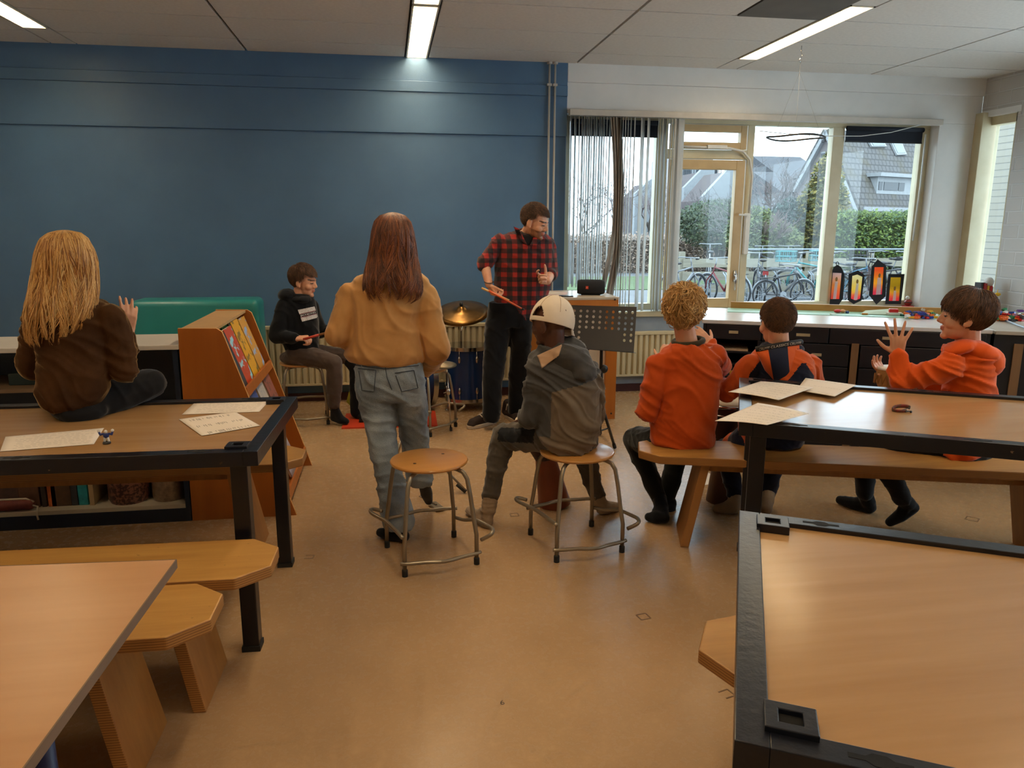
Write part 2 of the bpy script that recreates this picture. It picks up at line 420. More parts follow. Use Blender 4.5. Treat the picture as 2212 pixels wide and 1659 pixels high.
def lampbuild(i, x, a, b):
    t = thing('ceiling_lamp', names[i] if i < 4 else 'ceiling strip light further back in the room', 'ceiling lamp', (x, (a+b)/2, ZC), 'recessed strip lights in the ceiling')
    h = LWD/2-0.004
    f = MB(); f.bb((x-h, a, ZC-0.006), (x-h+0.012, b, ZC+0.075)).bb((x+h-0.012, a, ZC-0.006), (x+h, b, ZC+0.075)).bb((x-h, a, ZC-0.006), (x+h, a+0.012, ZC+0.075)).bb((x-h, b-0.012, ZC-0.006), (x+h, b, ZC+0.075)).bb((x-h, a, ZC+0.075), (x+h, b, ZC+0.09))
    f.build('housing', M_lampw, t)
    MB().bb((x-h+0.02, a+0.02, ZC+0.052), (x+h-0.02, b-0.02, ZC+0.058)).build('diffuser', M_lamp, t)
    n = int((b-a)/0.085); first = None
    for k in range(1, n):
        y = a+(b-a)*k/n
        if first is None: first = MB().bb((x-h+0.012, y-0.0012, ZC+0.004), (x+h-0.012, y+0.0012, ZC+0.04)).build('louver_blade', M_louv, t); y0_ = y
        else: c = first.copy(); COL.objects.link(c); c.parent = t; c.location = (0, y-y0_, 0)
for i, (x, a, b) in enumerate(lamps): lampbuild(i, x, a, b)

# ------------------------------------------------------------------ main window
YF = 7.22
win = MB()
def fb(x0, x1, z0, z1, y0=YF, y1=YF+0.09): win.bb((x0, y0, z0), (x1, y1, z1))
fb(WX0, WX1, WZ1-0.045, WZ1); fb(WX0, WX1, WZ0, WZ0+0.06)
fb(WX0, 1.71, WZ0+0.06, WZ1-0.045); fb(2.55, 2.66, WZ0+0.06, WZ1-0.045); fb(3.47, 3.54, WZ0+0.06, WZ1-0.045); fb(4.36, 4.48, WZ0+0.06, WZ1-0.045); fb(5.32, WX1, WZ0+0.06, WZ1-0.045)
fb(2.66, 3.47, 2.235, 2.32)
window = struct(win.build('window_1', M_frame, bevel=0.004), 'wide cream framed window of four bays')
sash = MB()
def sashbox(x0, x1, z0, z1, t, y0=YF-0.02, y1=YF+0.05):
    sash.bb((x0, y0, z0), (x0+t, y1, z1)).bb((x1-t, y0, z0), (x1, y1, z1)).bb((x0+t, y0, z0), (x1-t, y1, z0+t)).bb((x0+t, y0, z1-t), (x1-t, y1, z1))
sashbox(2.69, 3.45, WZ0+0.015, 2.225, 0.09)
so = sash.build('sash', M_sash, window, bevel=0.004)
hd = MB(); hd.bb((3.395, YF-0.035, 1.06), (3.42, YF-0.02, 1.17)); hd.tube([(3.408, YF-0.05, 1.13), (3.408, YF-0.07, 1.14), (3.402, YF-0.075, 1.09), (3.395, YF-0.075, 0.98)], 0.009, 8)
hd.build('handle', M_chrome, so, smooth=True)
sash = MB(); sashbox(2.69, 3.45, 2.325, 2.545, 0.062); top = sash.build('top_vent', M_sash, window, bevel=0.004)
for n, (x0, x1, z0, z1) in enumerate(((1.71, 2.55, WZ0+0.06, 2.555), (2.78, 3.36, 0.895, 2.135), (2.752, 3.388, 2.387, 2.483), (3.54, 4.36, WZ0+0.06, 2.555), (4.48, 5.32, WZ0+0.06, 2.555))):
    MB().bb((x0-0.006, YF+0.028, z0-0.006), (x1+0.006, YF+0.032, z1+0.006)).build('pane', M_glass, window)
struct(MB().bb((WX0-0.02, YW-0.05, WZ0-0.05), (3.62, YF, WZ0)).bb((3.62, YW-0.02, WZ0-0.05), (WX1, YF, WZ0)).build('trim_4', M_frame, bevel=0.005), 'cream window sill')
op = MB(); op.tube([at(1470, 316, YF-0.04), at(1520, 318, YF-0.04), at(1575, 320, YF-0.04), at(1605, 327, YF-0.04), at(1620, 345, YF-0.04), at(1625, 380, YF-0.04), at(1618, 460, YF-0.04)], 0.012, 8)
op.build('opener_rod', M('white_plastic', (225, 225, 220), 0.4), window, smooth=True)
op = MB(); c = at(1548, 318, YF-0.04); op.box(c, (0.2, 0.05, 0.035)); op.box(at(1612, 505, YF-0.03), (0.05, 0.04, 0.40)); op.box(at(1606, 464, YF-0.06), (0.09, 0.02, 0.02))
op.build('opener_box', M('white_plastic', (225, 225, 220), 0.4), window, bevel=0.006)
rod = MB(); rod.tube([at(2000, 290, YF-0.03), at(1988, 400, YF-0.03), at(1972, 520, YF-0.03)], 0.008, 8)
rod.build('stay_rod', M('white_plastic', (225, 225, 220), 0.4), window, smooth=True)
struct(MB().bb((1.66, YW-0.07, WZ1-0.025), (5.40, YW-0.002, WZ1+0.03)).build('trim_5', M('blind_rail', (206, 200, 190), 0.4), bevel=0.004), 'blind rail above the window')
M_roll = M('dark_navy_roller_cloth', (24, 32, 48), 0.8)
def roller(x0, x1, label):
    t = thing('roller_blind', label, 'blind', ((x0+x1)/2, YF-0.02, 2.55))
    MB().bb((x0, YF-0.022, 2.425), (x1, YF-0.018, 2.55)).build('cloth', M_roll, t)
    MB().tube([(x0, YF-0.03, 2.545), (x1, YF-0.03, 2.545)], 0.022, 12).build('roll', M_roll, t, smooth=True)
    MB().bb((x0, YF-0.028, 2.415), (x1, YF-0.012, 2.428)).build('bottom_bar', M_black, t)
roller(1.71, 2.55, 'dark navy roller blind pulled up behind the vertical slats')
roller(4.48, 5.31, 'dark navy roller blind pulled up above the paper lanterns')

# vertical slat blind
def translucent(m, k):
    nt = m.node_tree; b = nt.nodes['Principled BSDF']; tl = nt.nodes.new('ShaderNodeBsdfTranslucent'); mx = nt.nodes.new('ShaderNodeMixShader'); mx.inputs[0].default_value = k
    src = b.inputs['Base Color'].links[0].from_socket; nt.links.new(src, tl.inputs[0]); nt.links.new(b.outputs[0], mx.inputs[1]); nt.links.new(tl.outputs[0], mx.inputs[2]); nt.links.new(mx.outputs[0], nt.nodes['Material Output'].inputs['Surface']); return m
M_slat = M('pale_grey_slat', (226, 226, 224), 0.6, (218, 218, 216), 3)
translucent(M_slat, 0.55)
M_slatb = translucent(M('brown_grey_slat', (190, 176, 162), 0.6), 0.3)
vb = thing('vertical_blind', 'vertical slat blind gathered over the left bay of the window', 'blind', (2.15, YW-0.05, 2.56))
slats = [1234, 1243, 1252, 1259, 1264, 1269, 1274, 1279, 1285, 1290, 1296, 1301, 1306, 1312, 1318, 1324, 1330, 1336, 1342, 1347, 1352, 1358, 1364, 1372, 1389, 1402, 1424, 1430, 1436, 1444, 1450, 1456, 1465, 1473]
for i, px in enumerate(slats):
    p = at(px, 262, YW-0.05); bot = at(px-(px-1230)*0.022-4, 620 if px < 1330 else 672, YW-0.05).z
    ang = 0.75 if px in (1324, 1330, 1336) else {1389: 0.9, 1402: 1.0, 1465: 0.55, 1473: 0.6, 1436: 0.9}.get(px, rnd.uniform(1.12, 1.38))
    ux, uy = math.cos(ang)*0.045, math.sin(ang)*0.045
    brown = px in (1324, 1330, 1336)
    m = MB(); N = 12
    for k in range(N+1):
        z = 2.57+(max(bot, 0.78)-2.57)*k/N
        sx = 0.0
        if brown: sx = 0.05*math.sin(math.pi*k/N)-0.05*max(0, (k-8)/4.0)
        for s in (-1, -0.33, 0.33, 1):
            cur = 0.006*(1-s*s)
            m.v.append(V((p.x+s*ux+sx-cur*math.sin(ang), p.y+s*uy*0.9+cur*math.cos(ang), z)))
    for k in range(N):
        for s in range(3):
            q = k*4+s; m.f.append([q, q+1, q+5, q+4]); m.mi.append(0)
    o = m.build('slat', M_slatb if brown else M_slat, vb, smooth=True)
    sd = o.modifiers.new('thick', 'SOLIDIFY'); sd.thickness = 0.0012

tag(MB().tube([at(1640, 283, YW-0.03), at(1700, 289, YW-0.03), at(1790, 294, YW-0.03), at(1860, 294, YW-0.03), at(1925, 286, YW-0.03), at(1988, 270, YW-0.03)], 0.0035, 6).build('hanging_cable', M_white, smooth=True), 'thin white cable sagging across the top of the right window bay', 'cable')
# radiators, pipes
def radiator(x0, x1, z0, z1, label):
    t = thing('radiator', label, 'radiator', ((x0+x1)/2, YW-0.07, z0))
    m = MB(); n = int((x1-x0)/0.055)
    for k in range(n):
        a = x0+(x1-x0)*k/n; wv = (x1-x0)/n
        m.prism([(a, YW-0.075, z0+0.02), (a+wv*0.2, YW-0.098, z0+0.02), (a+wv*0.7, YW-0.098, z0+0.02), (a+wv*0.9, YW-0.075, z0+0.02), (a+wv, YW-0.075, z0+0.02), (a+wv, YW-0.06, z0+0.02), (a, YW-0.06, z0+0.02)], (0, 0, z1-z0-0.05))
    m.build('panel', M_rad, t, bevel=0.002)
    MB().bb((x0-0.01, YW-0.105, z1-0.03), (x1+0.01, YW-0.03, z1)).build('top_grille', M_rad, t, bevel=0.005)
    MB().bb((x0, YW-0.1, z0), (x1, YW-0.06, z0+0.02)).build('bottom_rail', M_rad, t, bevel=0.003)
    f = MB()
    for x in (x0+0.4, x1-0.4): f.bb((x-0.02, YW-0.09, 0), (x+0.02, YW-0.07, z0+0.01)).bb((x-0.06, YW-0.12, 0), (x+0.06, YW-0.04, 0.012))
    f.build('foot', M('brown_bracket', (110, 78, 50), 0.6), t)
radiator(-1.35, 1.14, 0.16, 0.71, 'long cream radiator behind the boy drumming')
radiator(2.15, 3.5, 0.165, 0.60, 'cream radiator below the vertical slat blind')
M_pipe = M('painted_pipe', (196, 192, 184), 0.35)
for k, (px, lb) in enumerate(((1185, 'left one of the two heating pipes up the blue wall'), (1197, 'right one of the two heating pipes, nearest the window'))):
    x = at(px, 300, YW-0.04).x
    t = thing('heating_pipe', lb, 'pipe', (x, YW-0.045, 0), 'heating pipes on the blue wall')
    MB().tube([(x, YW-0.045, 0.1), (x, YW-0.045, ZC)], 0.0095, 10).build('tube', M_pipe, t, smooth=True)
    MB().tube([(x, YW-0.045, ZC-0.02), (x, YW-0.045, ZC-0.001)], 0.024, 12).bb((x-0.02, YW-0.06, 2.82), (x+0.02, YW-0.02, 2.84)).build('collar', M_pipe, t)
# small marks on the floor (tape outlines)
M_mark = M('worn_tape_mark', (112, 84, 56), 0.5)
def mark(px, py, s, rot, label, gap=False):
    c = onz(px, py, 0); m = MB(); R = Matrix.Rotation(rot, 3, 'Z')
    for a, b in (((-s, -s), (s, -s)), ((s, -s), (s, s)), ((s, s), (-s, s)), ((-s, s), (-s, -s)))[:3 if gap else 4]:
        p, q = R @ V((a[0], a[1], 0)), R @ V((b[0], b[1], 0)); d = (q-p).normalized(); n = V((-d.y, d.x, 0))*0.003
        m.prism([c+p-n, c+q-n, c+q+n, c+p+n], (0, 0, 0.0008))
    tag(m.build('floor_mark', M_mark), label, 'mark')
mark(1390, 1332, 0.022, 0.2, 'small square outline mark on the floor in front of the stools')
mark(668, 1203, 0.02, -0.1, 'small open square mark on the floor beside the left table leg', True)
mark(1570, 1499, 0.02, 0.3, 'small open square mark on the floor beside the right bench', True)
mark(1111, 1112, 0.022, 0.0, 'small square outline mark on the floor between the stools')
mark(2100, 1121, 0.03, 0.7, 'diamond outline mark on the floor behind the right table')
v, f = txt('6', 0.035); c = onz(1085, 1518, 0.0008)
m = MB(); m.add([c+p for p in v], f); tag(m.build('floor_digit', M('dark_print', (60, 46, 34), 0.6)), 'small dark digit 6 on the bare floor in the middle', 'mark')
# ceiling hook with a hanging wire ring
M_wire = M('dark_wire', (58, 54, 52), 0.4, metal=0.7)
hk = V((3.34, 6.1, ZC)); rc = at(1719, 297, 6.1)
t = thing('hanging_ring', 'thin wire ring with small hooks hanging in front of the window', 'ring', hk)
rp = [rc+V((0.233*math.cos(a), 0.233*math.sin(a)*0.9, 0.006*math.sin(3*a))) for a in [2*math.pi*k/40 for k in range(40)]]
MB().tube(rp, 0.007, 6, closed=True).build('ring', M_wire, t, smooth=True)
m = MB()
for k in range(0, 40, 6):
    p = rp[k]; m.tube([p, p+V((0, 0, -0.025)), p+V((0.012, 0, -0.038)), p+V((0.022, 0, -0.028))], 0.002, 5)
m.build('small_hook', M_wire, t)
m = MB(); hub = hk+V((0, 0, -0.20))
for k in (0, 13, 27): m.tube([hub, rp[k]], 0.0009, 4)
m.tube([hub, hub+V((0, 0, 0.08))], 0.0012, 4); m.build('string', M('thin_grey_string', (150, 145, 140), 0.8), t)
m = MB(); m.tube([hk, hk+V((0, 0, -0.05)), hk+V((0.014, 0, -0.07)), hk+V((0, 0, -0.09)), hk+V((-0.012, 0, -0.11)), hk+V((0.004, 0, -0.13))], 0.004, 6); m.build('hook', M_chrome, t, smooth=True)
# ------------------------------------------------------------------ tables and benches
M_tabletop = wood('beech_table_laminate', (178, 140, 96), (164, 125, 80), 0.20, 0, 1.2)
M_steelframe = M('worn_navy_steel', (13, 17, 27), 0.30, (10, 13, 21), 4, bmp=0.1, bscale=30)
def worn():
    m, nt, b = _nodes('worn_navy_steel_top')
    v = coords(nt); n1 = noise_tex(nt, v, 9, 5, 0.7); n2 = noise_tex(nt, v, 45, 3, 0.6)
    c = ramp(nt, n1, [(0.4, lin((13, 17, 28))), (0.68, lin((18, 20, 28))), (0.76, lin((104, 72, 48)))])
    c = mixc(nt, ramp(nt, n2, [(0.72, (0, 0, 0)), (0.76, (0.7,)*3)]), c, lin((150, 120, 90)))
    nt.links.new(c, b.inputs['Base Color']); _set(b, 'Roughness', 0.30)
    bump(nt, b, n2, 0.08); return m
M_worn = worn()
M_hole_shade = M('hole_shade_black', (8, 8, 8), 0.9)  # black standing in for the shade inside rail slots and sockets
class Fr:
    """plane frame on the floor: origin plus two edge directions"""
    def __init__(s, o, ex, ey): s.o = V((o[0], o[1], 0)); s.x = V((ex[0], ex[1], 0)).normalized(); s.y = V((ey[0], ey[1], 0)).normalized()
    def p(s, a, b, z): return s.o + s.x*a + s.y*b + UP*z
    def box(s, mb, a0, a1, b0, b1, z0, z1):
        mb.prism([s.p(a0, b0, z0), s.p(a1, b0, z0), s.p(a1, b1, z0), s.p(a0, b1, z0)], (0, 0, z1-z0)); return mb
    def poly(s, mb, pts, z0, z1):
        mb.prism([s.p(a, b, z0) for a, b in pts], (0, 0, z1-z0)); return mb
def table(fr, L, Wd, label, H=0.80, slots=(0.205, 0.815, 1.745)):
    t = thing('school_table', label, 'table', fr.p(L/2, Wd/2, 0), 'steel framed school tables')
    r, hb = 0.052, 0.055
    fr.box(MB(), r-0.004, L-r+0.004, r-0.004, Wd-r+0.004, H-0.035, H-0.012).build('tabletop', M_tabletop, t)
    for nm, (a0, a1, b0, b1) in (('long_rail', (r, L-r, 0, r)), ('long_rail', (r, L-r, Wd-r, Wd)), ('end_rail', (0, r, 0, Wd)), ('end_rail', (L-r, L, 0, Wd))):
        rail = fr.box(MB(), a0, a1, b0, b1, H-hb, H).build(nm, M_worn, t, bevel=0.002)
        if nm == 'long_rail':
            bm = (b0+b1)/2
            for a in slots:
                q = MB(); sl = 0.012
                fr.poly(q, [(a+0.8*x, bm+0.8*y) for x, y in ((-0.055, -0.007), (-0.025, -0.007), (-0.012, -0.018), (0.012, -0.018), (0.025, -0.007), (0.055, -0.007), (0.055, 0.007), (0.025, 0.007), (0.012, 0.018), (-0.012, 0.018), (-0.025, 0.007), (-0.055, 0.007))], H-0.002, H+0.0006)
                q.build('slot_shade', M_hole_shade, rail)  # uncut slot: thin black sheet paints the dark of the opening
    for a in (0, 1):
        for b in (0, 1):
            a0 = r-0.008 if a == 0 else L-r-0.072; b0 = 0.038 if b == 0 else Wd-0.038-0.072
            q = MB(); a1, b1 = a0+0.080, b0+0.072
            for z in (H-0.012, H+0.010):
                q.v += [fr.p(x, y, z) for x, y in ((a0, b0), (a1, b0), (a1, b1), (a0, b1), (a0+0.022, b0+0.019), (a1-0.022, b0+0.019), (a1-0.022, b1-0.019), (a0+0.022, b1-0.019))]
            for k in range(4):
                l = (k+1) % 4; q.f += [[8+k, 8+l, 12+l, 12+k], [l, k, 4+k, 4+l], [k, l, 8+l, 8+k], [4+l, 4+k, 12+k, 12+l]]; q.mi += [0]*4
            if fr.x.cross(fr.y).z < 0: q.f = [f[::-1] for f in q.f]
            s = q.build('socket_plate', M_worn, t, bevel=0.002)
            fr.box(MB(), a0+0.0215, a1-0.0215, b0+0.0185, b1-0.0185, H-0.010, H+0.001).build('socket_shade', M_hole_shade, s)  # black filler paints the shade down in the socket
            ax = 0.045 if a == 0 else L-0.045-0.06; by = 0.02 if b == 0 else Wd-0.09-0.06
            lg = fr.box(MB(), ax, ax+0.060, by, by+0.060, 0.02, H-hb).build('leg', M_steelframe, t, bevel=0.004)
            fr.box(MB(), ax-0.004, ax+0.064, by-0.004, by+0.064, 0, 0.022).build('foot_cap', M_rubber, lg)
    return t
F_left = Fr((-0.482, 2.748), (-0.999, 0.02), (0.045, 0.999))
HM, HG = 0.86, 0.84
F_mid = Fr(onz(1597, 911, HM), (0.878, -0.478), (0.43, 0.903))
F_fg = Fr(onz(1586, 1598, HG), (0.868, -0.496), (0.437, 0.9))
table(F_left, 1.95, 0.908, 'steel framed table the blonde girl sits on')
table(F_mid, 1.95, 0.92, 'steel framed table with the woven bracelet on it, in the middle on the right', HM)
table(F_fg, 1.95, 0.995, 'bare steel framed table nearest the camera at the bottom right', HG)
# plain wooden desk at bottom left
M_desk = wood('pale_beech_desktop', (196, 150, 108), (184, 136, 92), 0.30, 0, 0.9)
M_deskedge = M('grey_brown_desk_edging', (120, 98, 80), 0.6)
F_desk = Fr((-0.554, 1.931), (-0.998, 0.063), (-0.044, -0.999))
t = thing('wooden_desk', 'plain wooden desk with grey edging at the bottom left', 'desk', F_desk.p(0.6, 0.6, 0))
F_desk.box(MB(), 0.003, 1.3, 0.003, 1.25, 0.738, 0.760).build('desktop', M_desk, t)
F_desk.box(F_desk.box(F_desk.box(F_desk.box(MB(), 0, 0.003, 0, 1.253, 0.737, 0.7603), 0.003, 1.3, 0, 0.003, 0.737, 0.7603), 1.3, 1.303, 0, 1.253, 0.737, 0.7603), 0.003, 1.3, 1.25, 1.253, 0.737, 0.7603).build('edging', M_deskedge, t)
M_legblue = M('dark_blue_steel', (34, 44, 92), 0.4)
for a, b in ((0.075, 0.52), (0.075, 1.1), (1.2, 0.52), (1.2, 1.1)):
    p = F_desk.p(a+0.02, b+0.02, 0)
    MB().tube([p+UP*0.01, p+UP*0.74], 0.022, 12).build('leg', M_legblue, t, smooth=True)
F_desk.box(MB(), 0.1, 1.2, 0.53, 0.55, 0.70, 0.737).build('under_rail', M_legblue, t)
# benches
M_bench = wood('honey_bench_plywood', (190, 144, 76), (162, 114, 52), 0.42, 0, 1.6, dirt=(84, 58, 30))
M_benchleg = wood('bench_leg_plywood', (176, 122, 60), (148, 96, 44), 0.45, 2, 1.6)
M_ply = ply('ply_edge', (176, 124, 62), (138, 90, 42))
def bench(tip, d, L, label, Wd=0.335, H=0.48, c1=0.10, c2=0.085, dark=None):
    d = V((d[0], d[1], 0)).normalized(); s = V((-d.y, d.x, 0)); o = V((tip[0], tip[1], 0))
    t = thing('wooden_bench', label, 'bench', o + d*L/2, 'plywood school benches'); th = 0.042
    P = lambda a, b, z: o + d*a + s*b + UP*z
    h = Wd/2
    poly = [(c1, -h), (L-c1, -h), (L, -h+c2), (L, h-c2), (L-c1, h), (c1, h), (0, h-c2), (0, -h+c2)]
    m = MB(); m.prism([P(a, b, H-th) for a, b in poly], (0, 0, th)); m.mi = [0, 0]+[1]*8
    m.build('seat', [M_bench, M_ply], t, bevel=0.005)
    for e in (0, 1):
        m = MB()
        def q(a): return a if e == 0 else L-a
        a0, a1, k = 0.31, 0.225, 0.042
        ring = []
        for (a, z, hw) in ((a0, H-th, 0.135), (a1, 0.0, 0.155)):
            for b, dd in ((-hw, 0), (hw, 0), (hw, k), (-hw, k)): ring.append(P(q(a+dd), b, z))
        fs = [(0, 1, 2, 3), (7, 6, 5, 4), (0, 4, 5, 1), (1, 5, 6, 2), (2, 6, 7, 3), (3, 7, 4, 0)]
        if e == 1: fs = [f[::-1] for f in fs]
        m.add(ring, fs); m.mi = [1, 1, 0, 1, 0, 1]
        m.build('leg', [M_benchleg, M_ply], t, bevel=0.003)
    m = MB()
    a, b = P(0.34, -0.02, H-th-0.06), P(L-0.34, 0.02, H-th)
    m.prism([P(0.34, -0.02, H-th-0.07), P(L-0.34, -0.02, H-th-0.07), P(L-0.34, 0.02, H-th-0.07), P(0.34, 0.02, H-th-0.07)], (0, 0, 0.0699))
    m.build('stretcher', M_benchleg, t)
    return t
bench((-0.412, 2.553), (-0.999, 0.03), 2.0, 'long wooden bench along the near side of the table the blonde girl sits on', Wd=0.325)
bench((-0.533, 2.213), (-0.999, 0.02), 1.8, 'wooden bench half hidden by the wooden desk at the bottom left', Wd=0.33)
bench((-0.436, 3.775), (-0.999, 0.02), 1.9, 'wooden bench on the far side of the table the blonde girl sits on', Wd=0.32)
bench((1.262, 3.66), (0.955, -0.297), 2.2, 'long wooden bench three children sit on', Wd=0.335)
bench((0.841, 1.837), (0.869, -0.495), 1.8, 'wooden bench whose end sticks out left of the bare table')

# stools
M_seat = wood('orange_beech_seat', (196, 140, 74), (182, 126, 60), 0.28, 0, 1.0, coat=0.3)
M_rivet = M('seat_rivet', (70, 50, 34), 0.4)
def make_stool(loc, rz, label):
    t = thing('stool', label, 'stool', loc, 'round stools with tubular legs', rz)
    H, s = 0.50, 0.177
    MB().lathe([(0.172, H-0.022), (0.184, H-0.016), (0.187, H-0.009), (0.184, H-0.003), (0.175, H-0.0005)], (0, 0, 0), 48).build('seat', M_seat, t, smooth=True, local=True, auto=0.6)
    m = MB()
    for x, y in ((0.085, 0.05), (-0.085, -0.05)): m.lathe([(0.008, H-0.001), (0.008, H+0.0004)], (x, y, 0), 10)
    m.build('rivet', M_rivet, t, local=True)
    m = MB()
    m.tube([(-0.10, 0, H-0.032), (0.10, 0, H-0.032)], 0.011, 8).tube([(0, -0.10, H-0.033), (0, 0.10, H-0.033)], 0.010, 8); m.build('under_frame', M_steel, t, smooth=True, local=True)
    cor = [(-1, -1), (1, -1), (1, 1), (-1, 1)]
    for i, (x, y) in enumerate(cor):
        pts = [(x*0.06, y*0.06, H-0.033), (x*0.105, y*0.105, H-0.034), (x*0.128, y*0.128, H-0.045), (x*0.143, y*0.143, H-0.075), (x*0.155, y*0.155, H-0.16), (x*0.168, y*0.168, 0.22), (x*s, y*s, 0.15), (x*s, y*s, 0.02)]
        lg = MB().tube(pts, 0.0105, 10).build('leg', M_steel, t, smooth=True, local=True)
        MB().lathe([(0.014, 0.0), (0.014, 0.032), (0.011, 0.036)], (x*s, y*s, 0), 12).build('rubber_foot', M_rubber, lg, local=True, smooth=True, auto=0.6)
    spec = [((-1, -1), (1, -1), 0.065, 0.06, 0.045), ((1, 1), (1, -1), 0.10, 0.17, 0.07), ((-1, 1), (1, 1), 0.15, 0.155, 0.045), ((-1, -1), (-1, 1), 0.20, 0.20, 0.075)]
    for k, (a, b, z0, z1, out) in enumerate(spec):
        a = V((*a, 0)); b = V((*b, 0)); d = (b-a).normalized(); nrm = V((d.y, -d.x, 0))
        if nrm.dot(a+b) < 0: nrm = -nrm
        A = a*s; B = b*s
        if k in (0, 2):
            pts = [A-d*0.02+UP*z0, A+nrm*0.013+d*0.02+UP*z0, A+d*0.10+nrm*out*0.6+UP*z0, A+d*0.18+nrm*out+UP*(z0+z1)/2, A+d*0.26+nrm*out*0.55+UP*z1, B-d*0.02+nrm*0.013+UP*z1, B+d*0.02+UP*z1]
        else:
            zm = max(z0, z1)
            pts = [A-d*0.02+nrm*0.012+UP*z0, A+d*0.10+nrm*0.022+UP*(z0*0.6+zm*0.4), A+d*0.22+nrm*0.040+UP*zm, A+d*0.31+nrm*0.070+UP*zm, A+d*0.365+nrm*0.078+UP*zm, A+d*0.405+nrm*0.055+UP*(zm-0.006), B+d*0.02+nrm*0.016+UP*(zm-0.012 if k == 3 else zm-0.04)]
        P = []
        for i in range(len(pts)-1):
            p0, p1, p2, p3 = pts[max(i-1, 0)], pts[i], pts[i+1], pts[min(i+2, len(pts)-1)]
            for u in (0, .25, .5, .75):
                P.append(0.5*((2*p1)+(p2-p0)*u+(2*p0-5*p1+4*p2-p3)*u*u+(3*p1-p0-3*p2+p3)*u**3))
        P.append(pts[-1])
        MB().tube(P, 0.0095, 8).build('foot_rail', M_steel, t, smooth=True, local=True)
    return t
stool = make_stool((0.171, 3.536, 0), 0.23, 'empty round wooden stool behind the girl in the beige sweater')
dup(stool, (0.912, 3.574, 0), 0.18, 'round wooden stool the boy in the white cap sits on')
dup(stool, (-0.71, 6.36, 0), 0.1, 'round wooden stool the boy in the black hoodie drums from')
dup(stool, (0.26, 5.95, 0), 0.9, 'stool hidden behind the girl in the beige sweater, next to the blue drum')

# ------------------------------------------------------------------ sheets of paper
def sheet(c4, z, label, rows, name='paper_sheet', curl=None, seed=1, ink=True, kind='text', zf=None):
    """sheet from four corner pixels on a level surface (near-left, near-right, far-right, far-left)"""
    A, B, C_, D = [onz(*q, z) for q in c4]
    t = thing(name, label, 'paper', (A+B+C_+D)/4, 'sheets of paper with pencil notes')
    N = 12; m = MB(); r = random.Random(seed)
    def P(u, v, dz=0.0):
        p = A*(1-u)*(1-v)+B*u*(1-v)+C_*u*v+D*(1-u)*v
        return p+UP*((zf(u, v) if zf else 0.0)+dz)
    for j in range(N+1):
        for i in range(N+1): m.v.append(P(i/N, j/N, 0.0012))
    for j in range(N):
        for i in range(N): q = j*(N+1)+i; m.f.append([q, q+1, q+N+2, q+N+1]); m.mi.append(0)
    o = m.build('page', M_paper, t, smooth=True); s = o.modifiers.new('thick', 'SOLIDIFY'); s.thickness = 0.0004; s.offset = 0
    if not ink: return t
    k = MB()
    def stroke(u0, v0, u1, v1, w):
        a, b = P(u0, v0, 0.0018), P(u1, v1, 0.0018); d = b-a
        if d.length < 1e-5: return
        n = d.cross(UP).normalized()*w/2; k.add([a-n, b-n, b+n, a+n], [(0, 1, 2, 3)])
    for row in range(rows):
        v = 0.88-0.76*row/max(1, rows-1)
        u = 0.10+r.uniform(0, 0.05)
        while u < 0.90:
            if kind == 'notes':
                if r.random() < 0.82:
                    h = r.uniform(0.05, 0.11); stroke(u, v, u+r.uniform(-.005, .005), v-h, 0.0022)
                    if r.random() < 0.6: stroke(u, v, u+0.014, v+0.004, 0.0026)
                u += r.choice([0.018, 0.022, 0.03, 0.03, 0.05])
            else:
                wd = r.uniform(0.02, 0.07)
                if r.random() < 0.85: stroke(u, v+r.uniform(-.006, .006), u+wd, v+r.uniform(-.006, .006), 0.0017)
                u += wd+0.02
    k.build('pencil_notes', M_ink, t)
    return t
ZT = 0.789
sheet([(0, 976), (203, 960), (225, 925), (12, 944)], ZT, 'sheet of paper beside the tiny toy figure on the left table', 9, seed=3)
sheet([(393, 896), (560, 890), (583, 865), (421, 870)], ZT, 'sheet of paper at the far edge of the left table', 9, seed=4)
sheet([(436, 942), (562, 920), (508, 890), (386, 906)], ZT+0.001, 'sheet with three rows of note stems near the left table corner', 3, kind='notes', seed=5)
def curlA(u, v): return 0.015*max(0, 0.35-u)/0.35+0.006
sheet([(1544, 910), (1657, 919), (1748, 894), (1637, 871)], HM+0.012, 'sheet lying over the left rail of the middle right table, nearest the camera', 7, seed=6, zf=lambda u, v: 0.004*math.sin(3.1*u))
sheet([(1573, 847), (1682, 865), (1757, 838), (1643, 824)], HM+0.012, 'sheet lying over the left rail of the middle right table, behind the nearest one', 7, seed=7, zf=lambda u, v: 0.004*math.sin(3.1*u))
sheet([(1720, 843), (1803, 857), (1850, 832), (1740, 817)], HM+0.004, 'blank looking sheet furthest from the left rail of the middle right table', 3, seed=8)
sheet([(1508, 1050), (1560, 1043), (1528, 1019), (1495, 1022)], 0.0, 'loose sheet lying on the floor behind the bench leg', 4, seed=9, ink=False)

